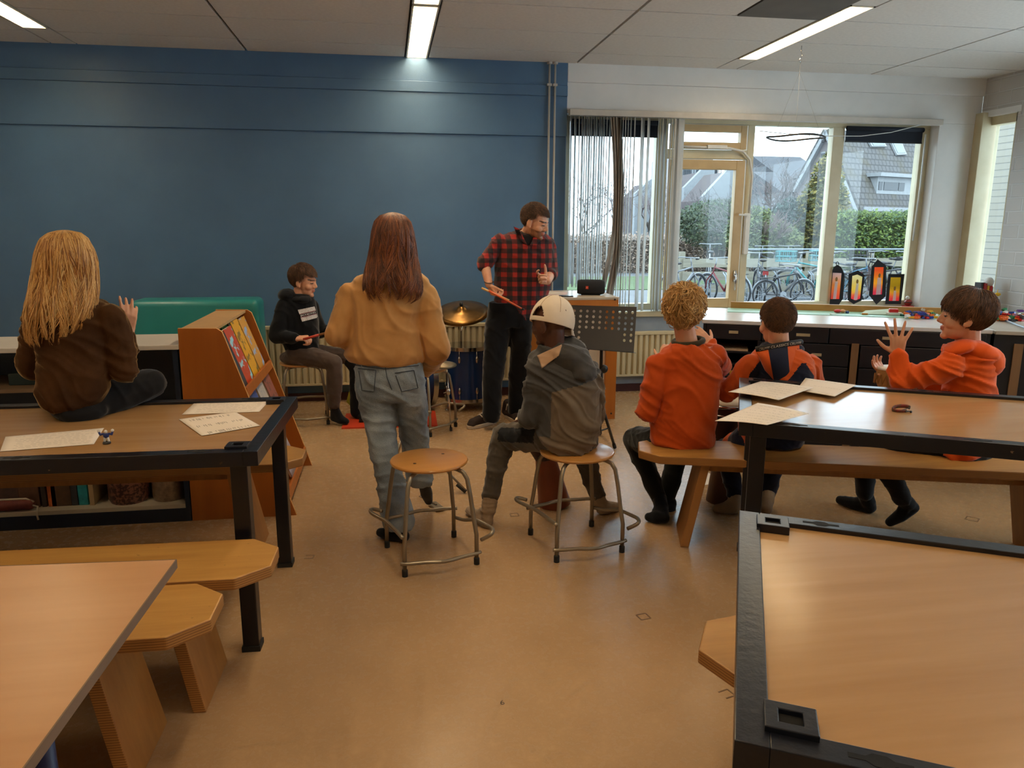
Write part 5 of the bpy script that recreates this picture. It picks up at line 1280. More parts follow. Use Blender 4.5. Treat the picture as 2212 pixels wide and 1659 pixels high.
M_velvet = M('brown_velvet', (74, 47, 26), 0.85, (58, 36, 20), 7, (1, 1, 1), 0.15, 300, 0, 1.0, 0.1)
_b = M_velvet.node_tree.nodes['Principled BSDF']; _set(_b, 'Sheen Roughness', 0.25); _b.inputs['Sheen Tint'].default_value = (1.0, 0.72, 0.35, 1)
cloth('velvet_top', m, M_velvet, P, 0.007, 4, 0.0085, 3.1, 8, 7, 0.9)
m = MB(); m.loft(rings([(100, 226, 866, .13, .02), (104, 240, 880, .15, .02), (118, 232, 893, .145, .02), (135, 205, 901, .11, .02)], YA))
m.limb([at(205, 868, YA+.05), at(325, 828, YA+.22), at(270, 838, YA+.36)], [0.092, 0.068, 0.05]); m.limb([at(150, 868, YA+.06), at(110, 838, YA+.30), at(210, 838, YA+.34)], [0.09, 0.065, 0.05])
cloth('trousers', m, fabric('black_trouser_cloth', (26, 26, 28), (20, 20, 22)), P, 0.009, 5, 0.005, 1.7)
m = MB(); m.limb([at(270, 838, YA+.36), at(240, 842, YA+.36)], [0.036, 0.03]); cloth('sock', m, fabric('dark_sock', (30, 30, 34)), P, 0.008, 3, 0)
m = MB(); m.limb([at(205, 840, YA+.34), at(235, 844, YA+.30)], [0.036, 0.03]); cloth('sock', m, fabric('dark_sock', (30, 30, 34)), P, 0.008, 3, 0)
rg = rings([(136, 144, 496.5, .008), (124, 152, 498.5, .03), (104, 174, 504, .065), (88, 188, 516, .09), (78, 200, 540, .108), (73, 207, 568, .112), (69, 209, 598, .108), (63, 209, 628, .098, -.02), (57, 208, 655, .085, -.05), (52, 203, 682, .07, -.075), (52, 196, 708, .05, -.09), (58, 186, 732, .032, -.10), (72, 172, 750, .02, -.10)], YA)
long_hair(rg, [H_blond, H_blond2, H_blond3, H_blond], P, 1900, 5, lambda a: 0.35 < (a % 6.283) < 1.2, 0.16, (0.60, 1.0), 0.0027, 0.955)

# ---- B: boy drumming in a black hoodie
YB_ = 6.28
P = person('person in a black hoodie sitting on a stool by the blue wall and drumming', at(650, 780, YB_))
hB = Head(657, 607, YB_, (0.94, -0.34, -0.16), 1.03)
sh = [at(614, 664, YB_-.06), at(672, 664, YB_+.10)]; elb = [at(598, 727, YB_-.12), at(690, 716, YB_+.14)]; wr = [at(640, 731, YB_-.20), at(726, 713, YB_+.04)]
b = MB(); hB.shape(b, at(648, 652, YB_)); b.cap(at(643, 670, YB_), at(648, 760, YB_), 0.10, 0.11)
for i in (0, 1): b.cap(at(645, 662, YB_), sh[i], 0.05, 0.045); b.limb([sh[i], elb[i], wr[i]], [0.044, 0.04, 0.028])
for i, dd in ((0, (0.9, -0.2, 0.05)), (1, (0.95, -0.1, 0.0))): hand(b, wr[i], dd, (0.2, 0.3, -0.9), 1 if i == 0 else -1, 0.95, (1.0, 1.05, 1.1, 1.1), .05, (0.7, 0.3, 0.7))
bodybuild(P, b, S_light, hB, M_lips, H_brown, 0.0042)
m = MB(); m.loft(rings([(626, 668, 634, .075), (612, 676, 642, .10), (600, 682, 656, .12), (595, 687, 680, .13), (600, 689, 712, .135), (610, 690, 742, .14), (619, 688, 766, .14), (630, 676, 780, .12)], YB_))
for i in (0, 1): m.limb([sh[i], elb[i], elb[i].lerp(wr[i], .88)], [0.068, 0.062, 0.042])
M_hood = fabric('black_hoodie_cloth', (20, 22, 26), (15, 17, 20))
hoodB, qB = cloth('hoodie', m, M_hood, P, 0.01, 5, 0.006, 6.2)
m = MB(); m.ell(at(620, 638, YB_-.02), (0.07, 0.10, 0.05)); m.ell(at(650, 647, YB_-.03), (0.09, 0.10, 0.035)); cloth('hood', m, M_hood, P, 0.009, 5, 0.005, 2.0)
# printed panel on the chest, laid on the cloth
def surface_patch(q, parent, corners, name, mat, nx=16, ny=8, off=0.004, Y=6.0):
    bv = BVHTree.FromPolygons(q.v, q.f)
    def hit(px, py, o):
        d = ray(px, py).normalized(); h = bv.ray_cast(EYE, d)
        return (h[0] if h[0] else at(px, py, Y))-d*o
    A, B, C_, D = corners; g = lambda u, v: (A[0]*(1-u)*(1-v)+B[0]*u*(1-v)+C_[0]*u*v+D[0]*(1-u)*v, A[1]*(1-u)*(1-v)+B[1]*u*(1-v)+C_[1]*u*v+D[1]*(1-u)*v)
    m = MB()
    for j in range(ny+1):
        for i in range(nx+1): m.v.append(hit(*g(i/nx, j/ny), off))
    for j in range(ny):
        for i in range(nx): k = j*(nx+1)+i; m.f.append([k, k+nx+1, k+nx+2, k+1]); m.mi.append(0)
    return m.build(name, mat, parent, smooth=True), g, hit
M_print = M('white_print', (226, 222, 218), 0.6, (150, 146, 144), 160, (1, 1, 3.0), lo=0.48, hi=0.6)
M_print_dark = M('dark_print_band', (32, 30, 34), 0.7); M_print_red = M('red_print_line', (150, 40, 36), 0.7); M_print_w = M('print_letter_white', (235, 232, 228), 0.6)
CB = ((643.5, 669.5), (679.5, 662), (687, 686), (652.5, 695))
_, g, hit = surface_patch(qB, P, CB, 'chest_print', M_print, 14, 10, 0.006, YB_-.13)
sub = lambda v0, v1: (g(0, v0), g(1, v0), g(1, v1), g(0, v1))
surface_patch(qB, P, sub(0.36, 0.66), 'print_band', M_print_dark, 14, 4, 0.008, YB_-.13)
surface_patch(qB, P, sub(0.355, 0.385), 'print_line', M_print_red, 14, 1, 0.0095, YB_-.13); surface_patch(qB, P, sub(0.635, 0.665), 'print_line', M_print_red, 14, 1, 0.0095, YB_-.13)
v, f = txt('JACK&JONES', 1.0); w_ = max(p.x for p in v)-min(p.x for p in v); hmax = max(p.y for p in v)-min(p.y for p in v); m = MB()
m.add([hit(*g(0.5+0.94*p.x/w_, 0.51-0.21*p.y/hmax), 0.0105) for p in v], f); m.build('print_lettering', M_print_w, P)
m = MB(); m.limb([at(640, 764, YB_-.06), at(722, 783, YB_-.18), at(722, 872, YB_-.14)], [0.088, 0.066, 0.052]); m.limb([at(655, 762, YB_+.1), at(742, 770, YB_+.06)], [0.085, 0.068]); m.ell(at(645, 772, YB_), (0.15, 0.13, 0.06))
cloth('trousers', m, fabric('brown_grey_trousers', (88, 74, 66), (74, 62, 56)), P, 0.009, 5, 0.006, 4.0)
m = MB(); m.limb([at(757, 775, YB_+.06), at(771, 795, YB_+.06), at(772, 872, YB_+.06)], [0.07, 0.066, 0.06]); m.cap(at(772, 872, YB_+.06), at(774, 888, YB_+.06), 0.062, 0.066)
cloth('dark_trouser_leg', m, fabric('black_cloth_leg', (20, 22, 26)), P, 0.009, 5, 0.004, 9.0)
M_sock = fabric('black_sock', (24, 26, 30), (18, 20, 24))
m = MB(); foot(m, at(724, 884, YB_-.13), at(722, 902, YB_-.10), at(748, 910, YB_-.16), 1.0); cloth('sock', m, M_sock, P, 0.007, 4, 0)
m = MB(); foot(m, at(773, 886, YB_+.06), at(772, 893, YB_+.08), at(784, 901, YB_-.02), 0.9); cloth('sock', m, M_sock, P, 0.007, 4, 0)
short_hair(hB, [H_brown2, H_brown], P, 3200, 0.055, 0.0013, 0.060, -0.085, -0.005, 0.10, 0.014, 3, (0, -0.6, 0.8), 0.0, over=0.02)
t = thing('drum_stick', 'drum stick with a red grip held by the person in the black hoodie', 'drum stick', wr[0])
a, c = at(655, 733, YB_-.24), at(752, 706, YB_-.26); MB().tube([a, a.lerp(c, .35)], 0.010, 8).build('grip', M('orange_red_grip', (190, 60, 34), 0.5), t, smooth=True)
MB().tube([a.lerp(c, .35), c], [0.0095, 0.007], 8).build('shaft', M('brown_stick', (150, 100, 54), 0.5), t, smooth=True)

# ---- C: girl standing in a beige sweater and jeans
YC = 3.93
P = person('person with long auburn hair in a beige sweater and jeans standing', at(855, 1160, 3.8))
hC = Head(850, 530, YC, (0.12, 0.99, -0.05), 0.96)
sh = [at(758, 640, YC), at(915, 640, YC)]; elb = [at(730, 722, YC-.04), at(945, 752, YC-.03)]; wr = [at(775, 738, YC+.20), at(924, 792, YC+.14)]
b = MB(); hC.shape(b, at(850, 605, YC)); b.cap(at(848, 640, YC), at(845, 800, YC), 0.10, 0.11)
for i in (0, 1): b.cap(at(850, 625, YC), sh[i], 0.05, 0.045); b.limb([sh[i], elb[i], wr[i]], [0.044, 0.04, 0.028]); hand(b, wr[i], (0.5 if i == 0 else -0.5, 0.8, 0.1), (0, 0.2, -1), 1 if i == 0 else -1, 0.92, (.7, .8, .8, .8))
kneeL, ankL = at(826, 965, YC-.06), at(848, 1128, 3.77); kneeR, ankR = at(893, 935, YC+.12), at(914, 1040, 4.12)
b.limb([at(811, 815, YC), kneeL, ankL], [0.06, 0.045, 0.034]); b.limb([at(883, 815, YC), kneeR, ankR], [0.06, 0.045, 0.034])
bodybuild(P, b, S_light, hC, M_lips, H_red, 0.0055)
m = MB(); m.loft(rings([(812, 894, 580, .06), (788, 908, 588, .085), (764, 925, 604, .105), (750, 930, 630, .12), (752, 912, 662, .13), (757, 905, 700, .135), (750, 908, 738, .14), (742, 913, 764, .142), (754, 913, 779, .13), (778, 905, 785, .115)], YC))
m.limb([sh[0], elb[0]], [0.066, 0.066]); m.limb([elb[0], wr[0]], [0.066, 0.05]); m.limb([sh[1], elb[1]], [0.068, 0.07]); m.limb([elb[1], wr[1]], [0.07, 0.052])
M_beige = fabric('beige_sweater_cloth', (196, 148, 94), (182, 134, 82))
cloth('sweater', m, M_beige, P, 0.008, 6, 0.008, 2.2, 11, 2.6, 0.5)
m = MB(); m.loft(rings([(770, 913, 778, .115), (768, 914, 790, .12), (765, 917, 812, .13), (765, 918, 838, .13), (770, 918, 860, .115)], YC))
m.loft(rings([(767, 851, 835, .10), (771, 852, 855, .10), (781, 855, 890, .095), (792, 858, 940, .09, -.03), (802, 862, 985, .088, -.06), (812, 874, 1040, .088, -.10), (821, 890, 1090, .09, -.13), (827, 897, 1122, .092, -.15), (832, 894, 1136, .088, -.155)], YC))
m.loft(rings([(852, 918, 835, .10), (855, 919, 868, .10), (860, 923, 915, .092, .06), (867, 929, 970, .088, .12), (874, 933, 1015, .088, .16), (880, 935, 1036, .088, .17), (884, 931, 1046, .08, .17)], YC))
def denim():
    mm, nt, bb_ = _nodes('faded_denim'); vv = coords(nt, (1, 1, 0.6)); n1 = noise_tex(nt, vv, 6, 4); n2 = noise_tex(nt, coords(nt), 260, 2)
    c = ramp(nt, n1, [(0.3, lin((104, 118, 132))), (0.52, lin((136, 148, 158))), (0.75, lin((172, 180, 184)))]); c = mixc(nt, 0.25, c, ramp(nt, n2, [(0.3, lin((70, 84, 100))), (0.7, lin((160, 166, 170)))]))
    nt.links.new(c, bb_.inputs['Base Color']); _set(bb_, 'Roughness', 0.85); bump(nt, bb_, n2, 0.3); return mm
M_denim = denim()
jeans, qj = cloth('jeans', m, M_denim, P, 0.0085, 4, 0.008, 8.3, 12, 9, 0.9)
M_seam = M('denim_seam', (66, 76, 88), 0.9)
bv = BVHTree.FromPolygons(qj.v, qj.f)
def onjeans(px, py, o=0.003):
    d = ray(px, py).normalized(); h = bv.ray_cast(EYE, d); return (h[0] if h[0] else at(px, py, YC-.13))-d*o
for pts in ([(774, 796), (812, 800), (808, 846), (782, 843), (774, 796)], [(853, 806), (894, 800), (903, 838), (868, 846), (853, 806)], [(831, 786), (836, 815), (848, 846)], [(768, 789), (830, 797), (915, 788)]):
    L = []
    for k in range(len(pts)-1):
        for s in range(8): L.append(onjeans(pts[k][0]+(pts[k+1][0]-pts[k][0])*s/8, pts[k][1]+(pts[k+1][1]-pts[k][1])*s/8))
    MB().tube(L, 0.0022, 5).build('seam', M_seam, jeans)
m = MB(); foot(m, at(853, 1140, 3.80), onz(872, 1158, 0.033), onz(822, 1150, 0.030), 0.95); cloth('sock', m, M_sock, P, 0.007, 4, 0)
m = MB(); foot(m, at(915, 1044, 4.12), at(916, 1046, 4.06), at(926, 1082, 4.14), 0.95); cloth('sock', m, fabric('grey_soled_sock', (70, 68, 66), (30, 30, 32), 6), P, 0.007, 4, 0)
rg = rings([(845, 851, 458.5, .008), (837, 859, 460.5, .03), (822, 873, 466, .065), (811, 884, 478, .09), (805, 891, 500, .108), (802, 896, 527, .114), (798, 899, 555, .11), (791, 904, 583, .10, -.03), (787, 908, 608, .085, -.07), (788, 909, 630, .065, -.095), (796, 904, 646, .045, -.11), (810, 884, 660, .03, -.115)], YC)
long_hair(rg, [H_red, H_red2, H_red3, H_red], P, 1900, 9, lambda a: 1.0 < (a % 6.283) < 2.1, 0.22, (0.62, 1.0), 0.0027, 0.955)

# ---- D: teacher in a checked shirt
YD_ = 5.95
P = person('person in a red and black checked shirt holding two drum sticks', at(1095, 900, 5.97))
hD = Head(1157, 479, YD_-.10, (0.76, -0.56, -0.30), 1.06)
sh = [at(1080, 523, YD_), at(1181, 528, YD_)]; elb = [at(1047, 568, YD_-.03), at(1189, 590, YD_-.02)]; wr = [at(1056, 614, YD_-.12), at(1183, 607, YD_-.26)]
b = MB(); hD.shape(b, at(1137, 512, YD_+.02)); b.cap(at(1133, 530, YD_), at(1120, 660, YD_), 0.12, 0.12)
for i in (0, 1): b.cap(at(1133, 530, YD_), sh[i]-UP*.02, 0.05, 0.04); b.limb([sh[i]-UP*.015, elb[i], wr[i]], [0.045, 0.043, 0.03])
hand(b, wr[0], (0.42, -0.1, -0.88), (0.65, 0.3, 0.3), 1, 1.02, (.9, 1.0, 1.05, 1.1), .05, (0.75, 0.4, 0.6))
hand(b, wr[1], at(1165, 602, YD_-.30)-wr[1], (0.25, -0.9, 0.3), 1, 1.02, (.45, 1.0, 1.2, 1.25), .12, (0.15, 0.95, 0.2))
legs = [[at(1078, 690, YD_), at(1066, 790, YD_-.02), at(1060, 900, 5.86)], [at(1125, 690, YD_), at(1122, 790, YD_+.08), at(1116, 885, 6.12)]]
for l in legs: b.limb(l, [0.085, 0.06, 0.042])
bodybuild(P, b, S_light, hD, M_lips, H_brown, 0.0042, True)
def plaid():
    mm, nt, bb_ = _nodes('red_black_plaid'); tc = nt.nodes.new('ShaderNodeTexCoord'); sx = nt.nodes.new('ShaderNodeSeparateXYZ'); nt.links.new(tc.outputs['Object'], sx.inputs[0])
    def stripe(o, per, off):
        a = nt.nodes.new('ShaderNodeMath'); a.operation = 'MULTIPLY_ADD'; a.inputs[1].default_value = 1/per; a.inputs[2].default_value = off; nt.links.new(o, a.inputs[0])
        f_ = nt.nodes.new('ShaderNodeMath'); f_.operation = 'FRACT'; nt.links.new(a.outputs[0], f_.inputs[0]); g_ = nt.nodes.new('ShaderNodeMath'); g_.operation = 'GREATER_THAN'; g_.inputs[1].default_value = 0.5; nt.links.new(f_.outputs[0], g_.inputs[0]); return g_.outputs[0]
    ad = nt.nodes.new('ShaderNodeMath'); ad.operation = 'MULTIPLY_ADD'; ad.inputs[1].default_value = 0.22; nt.links.new(sx.outputs[1], ad.inputs[0]); nt.links.new(sx.outputs[0], ad.inputs[2])
    s1, s2 = stripe(ad.outputs[0], 0.070, 0.1), stripe(sx.outputs[2], 0.072, 0.2); sm = nt.nodes.new('ShaderNodeMath'); sm.operation = 'ADD'; nt.links.new(s1, sm.inputs[0]); nt.links.new(s2, sm.inputs[1])
    hf = nt.nodes.new('ShaderNodeMath'); hf.operation = 'MULTIPLY'; hf.inputs[1].default_value = 0.5; nt.links.new(sm.outputs[0], hf.inputs[0])
    c = ramp(nt, hf.outputs[0], [(0.0, lin((158, 32, 24))), (0.25, lin((158, 32, 24))), (0.3, lin((78, 22, 24))), (0.7, lin((78, 22, 24))), (0.75, lin((22, 20, 28))), (1.0, lin((22, 20, 28)))])
    nt.links.new(c, bb_.inputs['Base Color']); _set(bb_, 'Roughness', 0.9); _set(bb_, 'Sheen Weight', 0.2); bump(nt, bb_, noise_tex(nt, coords(nt), 400, 2), 0.3); return mm
M_plaid = plaid()
m = MB(); m.loft(rings([(1114, 1158, 499, .055), (1088, 1181, 507, .10), (1073, 1193, 518, .12), (1067, 1197, 540, .13), (1070, 1194, 575, .132), (1069, 1189, 615, .128), (1069, 1178, 650, .125), (1074, 1160, 674, .12), (1090, 1147, 690, .11)], YD_))
m.limb([sh[0], elb[0], elb[0].lerp(wr[0], .06)], [0.068, 0.060, 0.058]); m.limb([sh[1], elb[1], elb[1].lerp(wr[1], .25)], [0.070, 0.062, 0.058])
_, qD = cloth('checked_shirt', m, M_plaid, P, 0.008, 5, 0.008, 1.4)
m = MB(); c = at(1137, 503, YD_-.01); band(m, c, V((1, 0, 0.0)), V((0, 1, 0.35)).normalized(), 0.072, 0.074, 0.015, 30, -0.35, math.pi+0.35); cloth('collar', m, M_plaid, P, 0.006, 3, 0)
def patch(q, px4, name, mat_, off, th=0.004):
    o, _, _ = surface_patch(q, P, px4, name, mat_, 10, 10, off, YD_-.13); s = o.modifiers.new('thick', 'SOLIDIFY'); s.thickness = th; s.offset = -1
M_tee = fabric('black_tee', (18, 18, 22))
patch(qD, ((1117, 499), (1153, 506), (1146, 529), (1138, 529)), 'undershirt', M_tee, 0.004)
patch(qD, ((1109, 489), (1121, 494), (1139, 529), (1126, 521)), 'collar_flap', M_plaid, 0.012, 0.006); patch(qD, ((1156, 508), (1169, 512), (1159, 531), (1144, 531)), 'collar_flap', M_plaid, 0.012, 0.006)
patch(qD, ((1139, 532), (1146, 532), (1127, 684), (1120, 684)), 'button_placket', M_plaid, 0.004, 0.003)
M_btr = fabric('black_jeans', (19, 21, 26), (14, 16, 20))
m = MB(); m.loft(rings([(1054, 1150, 652, .115), (1052, 1150, 680, .12), (1050, 1149, 705, .115)], YD_))
m.loft(rings([(1050, 1103, 690, .10), (1047, 1103, 720, .10), (1044, 1094, 770, .088, -.02), (1043, 1086, 825, .08, -.05), (1042, 1082, 875, .078, -.08), (1043, 1080, 900, .074, -.09), (1046, 1077, 910, .068, -.09)], YD_))
m.loft(rings([(1103, 1148, 690, .10), (1102, 1148, 735, .10), (1100, 1146, 790, .088, .07), (1098, 1141, 840, .08, .13), (1097, 1136, 878, .076, .17), (1099, 1133, 892, .07, .17)], YD_))
cloth('trousers', m, M_btr, P, 0.009, 5, 0.005, 5.5)
M_shoe = M('brown_black_suede', (52, 36, 30), 0.85, (40, 28, 24), 20); M_sole = M('cream_rubber_sole', (196, 176, 150), 0.6); M_lace = M('cream_lace', (222, 206, 184), 0.8)
def shoe(parent, heel, toe, k=1.0):
    h, t = V(heel), V(toe); d = (t-h); L = d.length; d.normalize(); n = V((-d.y, d.x, 0)); r = []
    for i in range(24):
        a = 2*math.pi*i/24; x = math.cos(a); y = math.sin(a); hw = (0.047 if x > 0 else 0.037)*k
        r.append(h+d*(L/2+x*(L/2+0.012))+n*(math.copysign(abs(y)**0.8, y)*hw))
    s = MB().prism([p+UP*0.001 for p in r], (0, 0, 0.028)).build('shoe_sole', M_sole, parent, bevel=0.004, smooth=False)
    m = MB(); m.cap(h+UP*0.05, h+d*0.03+UP*0.12, 0.04*k, 0.044*k); m.cap(h+UP*0.045+d*0.02, t+UP*0.045-d*0.045, 0.038*k, 0.038*k); m.cap(h+d*0.05+UP*0.08, t-d*0.07+UP*0.055, 0.036*k, 0.032*k); m.ell(t-d*0.035+UP*0.035, (0.04*k, 0.04*k, 0.026*k))
    q = remesh(m, 0.006, 4); q.build('shoe_upper', M_shoe, parent, smooth=True)
    l = MB()
    for i in range(5):
        p = h+d*(0.072+0.025*i)+UP*(0.128-0.0075*i); l.tube([p+n*0.030-UP*0.014, p+UP*0.002, p-n*0.030-UP*0.014], 0.0050, 6)
    p = h+d*0.07+UP*0.124; l.tube([p, p+n*0.035+d*0.02+UP*0.01, p+n*0.05+d*0.03-UP*0.03, p+n*0.05+d*0.05-UP*0.055], 0.0034, 6); l.tube([p, p-n*0.035+d*0.02+UP*0.01, p-n*0.05+d*0.03-UP*0.04], 0.0034, 6)
    l.build('shoe_lace', M_lace, parent, smooth=True)
shoe(P, onz(1070, 913, 0), onz(1012, 927, 0)); _t = onz(1121, 914, 0); shoe(P, _t+V((-0.07, 0.23, 0)), _t)
short_hair(hD, [H_brown, H_brown2, H_brown], P, 4200, 0.034, 0.0012, 0.066, -0.055, 0.016, 0.10, 0.012, 8, (0, -0.75, 0.65), 0.0, 1.03, (0, 0.3, 0.2), over=0.012)
MB().tube([wr[0]+V((0.034*math.cos(a), 0.034*math.sin(a), 0.018+0.008*math.sin(a))) for a in [2*math.pi*k/20 for k in range(20)]], 0.0035, 6, closed=True).build('bracelet', M_black, P, smooth=True)
t = thing('drum_stick', 'orange red drum stick held by the person in the checked shirt', 'drum stick', wr[0])
a, c = at(1056, 628, YD_-.19), at(1133, 670, YD_-.24); MB().tube([a, a.lerp(c, .92)], [0.009, 0.0065], 8).build('shaft', M('orange_red_stick', (214, 92, 40), 0.45), t, smooth=True); MB().ell(a.lerp(c, .96), (0.012, 0.008, 0.009)).build('dark_tip', M_black, t, smooth=True)
t = thing('drum_stick', 'pale drum stick under the hand of the person in the checked shirt', 'drum stick', wr[0])
a, c = at(1042, 623, YD_-.17), at(1100, 649, YD_-.21); MB().tube([a, c], [0.0085, 0.007], 8).build('shaft', M('pale_stick', (214, 176, 110), 0.5), t, smooth=True); MB().ell(a, 0.009).build('butt', M('pale_stick', (214, 176, 110), 0.5), t, smooth=True)

# ---- E: boy in a white cap on the stool
YE = 3.60
P = person('person in a backwards white cap and grey hoodie sitting on the right hand stool', at(1225, 960, YE))
hE = Head(1188, 697, YE, (-0.72, 0.68, -0.12), 0.96)
sh = [at(1168, 800, YE-.02), at(1274, 806, YE+.02)]; elb = [at(1146, 900, YE-.02), at(1284, 895, YE+.10)]; wr = [at(1140, 905, YE+.26), at(1250, 900, YE+.36)]
b = MB(); hE.shape(b, at(1196, 760, YE)); b.cap(at(1215, 790, YE), at(1228, 930, YE), 0.10, 0.11)
for i in (0, 1): b.cap(at(1210, 785, YE), sh[i], 0.05, 0.045); b.limb([sh[i], elb[i], wr[i]], [0.044, 0.04, 0.028]); hand(b, wr[i], (0.1, 0.9, -0.2), (0, -0.2, -1), 1 if i == 0 else -1, 0.9)
lg = [[at(1195, 945, YE+.05), at(1088, 942, 3.93), at(1060, 1068, 3.90)], [at(1255, 945, YE+.06), at(1256, 968, 3.98), at(1290, 1068, 3.98)]]
for l in lg: b.limb(l, [0.07, 0.052, 0.036])
bodybuild(P, b, S_dark, hE, M_lips_dark, H_dark, 0.005)
m = MB(); m.loft(rings([(1168, 1225, 750, .075), (1150, 1262, 772, .105), (1148, 1284, 795, .125), (1152, 1291, 835, .138), (1156, 1295, 885, .145), (1156, 1295, 925, .15), (1163, 1289, 950, .148), (1180, 1278, 968, .13)], YE))
for i in (0, 1): m.limb([sh[i], elb[i], wr[i]], [0.064, 0.060, 0.042])
M_g1 = fabric('dark_grey_fleece', (78, 77, 76), (68, 67, 66)); M_g2 = fabric('brown_grey_fleece', (116, 102, 86), (105, 92, 77))
n_ = V((0.35, 0, 0.94)); p0 = at(1230, 822, YE)
def twotone(c):
    if (c-sh[0]).length < 0.10 or c.x < sh[0].x+0.035 and c.z > elb[0].z-0.09: return 0
    return 0 if (c-p0).dot(V((-0.25, 0, 0.97))) > 0 and c.x < p0.x+0.18 else 1
_, qE = cloth('hoodie', m, [M_g1, M_g2], P, 0.0065, 6, 0.013, 7.7, 9, 8, 0.9, twotone)
m = MB(); m.ell(at(1236, 778, YE-.05), (0.115, 0.10, 0.075), Matrix.Rotation(0.5, 3, 'Y')); m.ell(at(1258, 800, YE-.09), (0.075, 0.07, 0.06)); m.ell(at(1225, 752, YE+.02), (0.09, 0.09, 0.05)); hm = m
_, qH = cloth('hood', hm, M_g1, P, 0.008, 6, 0.010, 4.4, 10, 8)
qa = MB(); qa.v = list(qE.v)+list(qH.v); qa.f = list(qE.f)+[[i+len(qE.v) for i in f] for f in qH.f]
M_lin = fabric('cream_lining', (206, 172, 140), (190, 156, 126))
o, _, _ = surface_patch(qa, P, ((1160, 768), (1213, 744), (1206, 769), (1171, 794)), 'hood_lining', M_lin, 16, 12, 0.010, YE-.1); s = o.modifiers.new('thick', 'SOLIDIFY'); s.thickness = 0.008; s.offset = -1
M_gt = fabric('grey_jogger_cloth', (92, 84, 74), (78, 72, 64)); M_bk = fabric('black_panel_cloth', (24, 25, 28))
def kneepanel(c):
    a, k = lg[0][0], lg[0][1]; t_ = (c-a).dot((k-a).normalized())/(k-a).length; q = c-(a+(k-a)*t_)
    return 1 if 0.15 < t_ < 0.92 and -0.015 < q.z < 0.055 and q.y < 0.03 else 0
m = MB(); m.limb(lg[0], [0.092, 0.068, 0.046]); m.limb(lg[1], [0.09, 0.066, 0.046]); m.ell(at(1228, 955, YE+.05), (0.16, 0.14, 0.055)); cloth('joggers', m, [M_gt, M_bk], P, 0.008, 5, 0.007, 3.3, 12, 9, 0.8, kneepanel)
M_gs = fabric('grey_sock', (150, 128, 102), (134, 114, 92))
for l, h, t_ in ((lg[0], onz(1052, 1128, 0.03), onz(1028, 1112, 0.026)), (lg[1], onz(1300, 1100, 0.03), onz(1322, 1096, 0.026))):
    m = MB(); a = l[2]; m.cap(a.lerp(h, 0.20), a.lerp(h, .6), 0.043, 0.040); foot(m, a.lerp(h, .55), h, t_+(t_-h)*0.6, 0.95); cloth('sock', m, M_gs, P, 0.006, 4, 0.003, 2.0, 8, 30)
# cap: dome with an arched opening over the forehead, brim at the back
M_cap = fabric('white_cap_cotton', (232, 214, 190), (222, 204, 180))
cp = Head(1193, 695, YE, (0.76, 0.58, -0.30), 1.0); m = MB(); N, K = 120, 60; idx = {}
def capv(i, j):
    j %= N
    if (i, j) not in idx:
        th = 0.52*math.pi*i/K*1.06; a = 2*math.pi*j/N; sn = math.sin(th)
        idx[(i, j)] = len(m.v); m.v.append(cp.w(0.099*sn*math.cos(a), 0.117*sn*math.sin(a), 0.002+0.124*math.cos(th)))
    return idx[(i, j)]
for i in range(K):
    for j in range(N):
        a = 2*math.pi*(j+.5)/N; da = abs((a-1.5*math.pi+math.pi) % (2*math.pi)-math.pi)
        if i/K > 0.64 and da < 0.36*math.sqrt(max(0, (i/K-0.64)/0.24)) and i < K-6: continue
        m.f.append([capv(i, j), capv(i+1, j), capv(i+1, j+1), capv(i, j+1)]); m.mi.append(0)
o = m.build('cap', M_cap, P, smooth=True); s = o.modifiers.new('thick', 'SOLIDIFY'); s.thickness = 0.003; s.offset = 1
m = MB()
for j in range(13):
    a = math.pi*(0.14+0.72*j/12); m.v += [cp.w(0.096*math.cos(a), 0.112*math.sin(a), -0.012), cp.w(0.084*math.cos(a), 0.112*math.sin(a)+0.05*math.sin(a)**0.7, -0.034-0.012*math.cos(a)**2)]
for j in range(12): m.f.append([2*j, 2*j+1, 2*j+3, 2*j+2]); m.mi.append(0)
br = m.build('brim', M_cap, o, smooth=True); s = br.modifiers.new('thick', 'SOLIDIFY'); s.thickness = 0.004
MB().ell(cp.w(0, 0, 0.126), 0.008).build('button', M_cap, o, smooth=True)
m = MB()
for k in range(6):
    a = math.pi/6+math.pi*k/3; m.tube([cp.w(0.1025*math.sin(t_)*math.cos(a), 0.1205*math.sin(t_)*math.sin(a), 0.002+0.1275*math.cos(t_)) for t_ in [0.1+1.15*q/10 for q in range(11)]], 0.0013, 5)
m.build('seam', M('cap_seam', (190, 160, 128), 0.9), o)
short_hair(hE, H_dark, P, 0, 0.012, 0.003, 0.040, -0.075, -0.02, 0.5, 0.002, 2, shellk=0.97)
# djembe between his knees
M_dj = M('brown_djembe_wood', (134, 62, 28), 0.4, (112, 50, 22), 5); M_djd = M('dark_djembe_cloth', (34, 28, 30), 0.7, (70, 44, 30), 40, (1, 1, 6)); M_dskin = M('goat_skin', (206, 186, 156), 0.6)
fb_ = onz(1204, 1100, 0); fb_.y += 0.07
t = thing('djembe', 'brown djembe drum between the knees of the boy in the white cap', 'drum', (fb_.x, fb_.y, 0)); axd = V((-0.20, 0.04, 1)).normalized()
MB().lathe([(0.094, 0.0), (0.096, 0.01), (0.084, 0.10), (0.068, 0.22), (0.060, 0.29)], fb_, 32, axis=axd).build('foot', M_dj, t, smooth=True, auto=0.8)
MB().lathe([(0.060, 0.29), (0.085, 0.36), (0.115, 0.44), (0.125, 0.53)], fb_, 32, axis=axd).build('bowl', M_djd, t, smooth=True, auto=0.8)
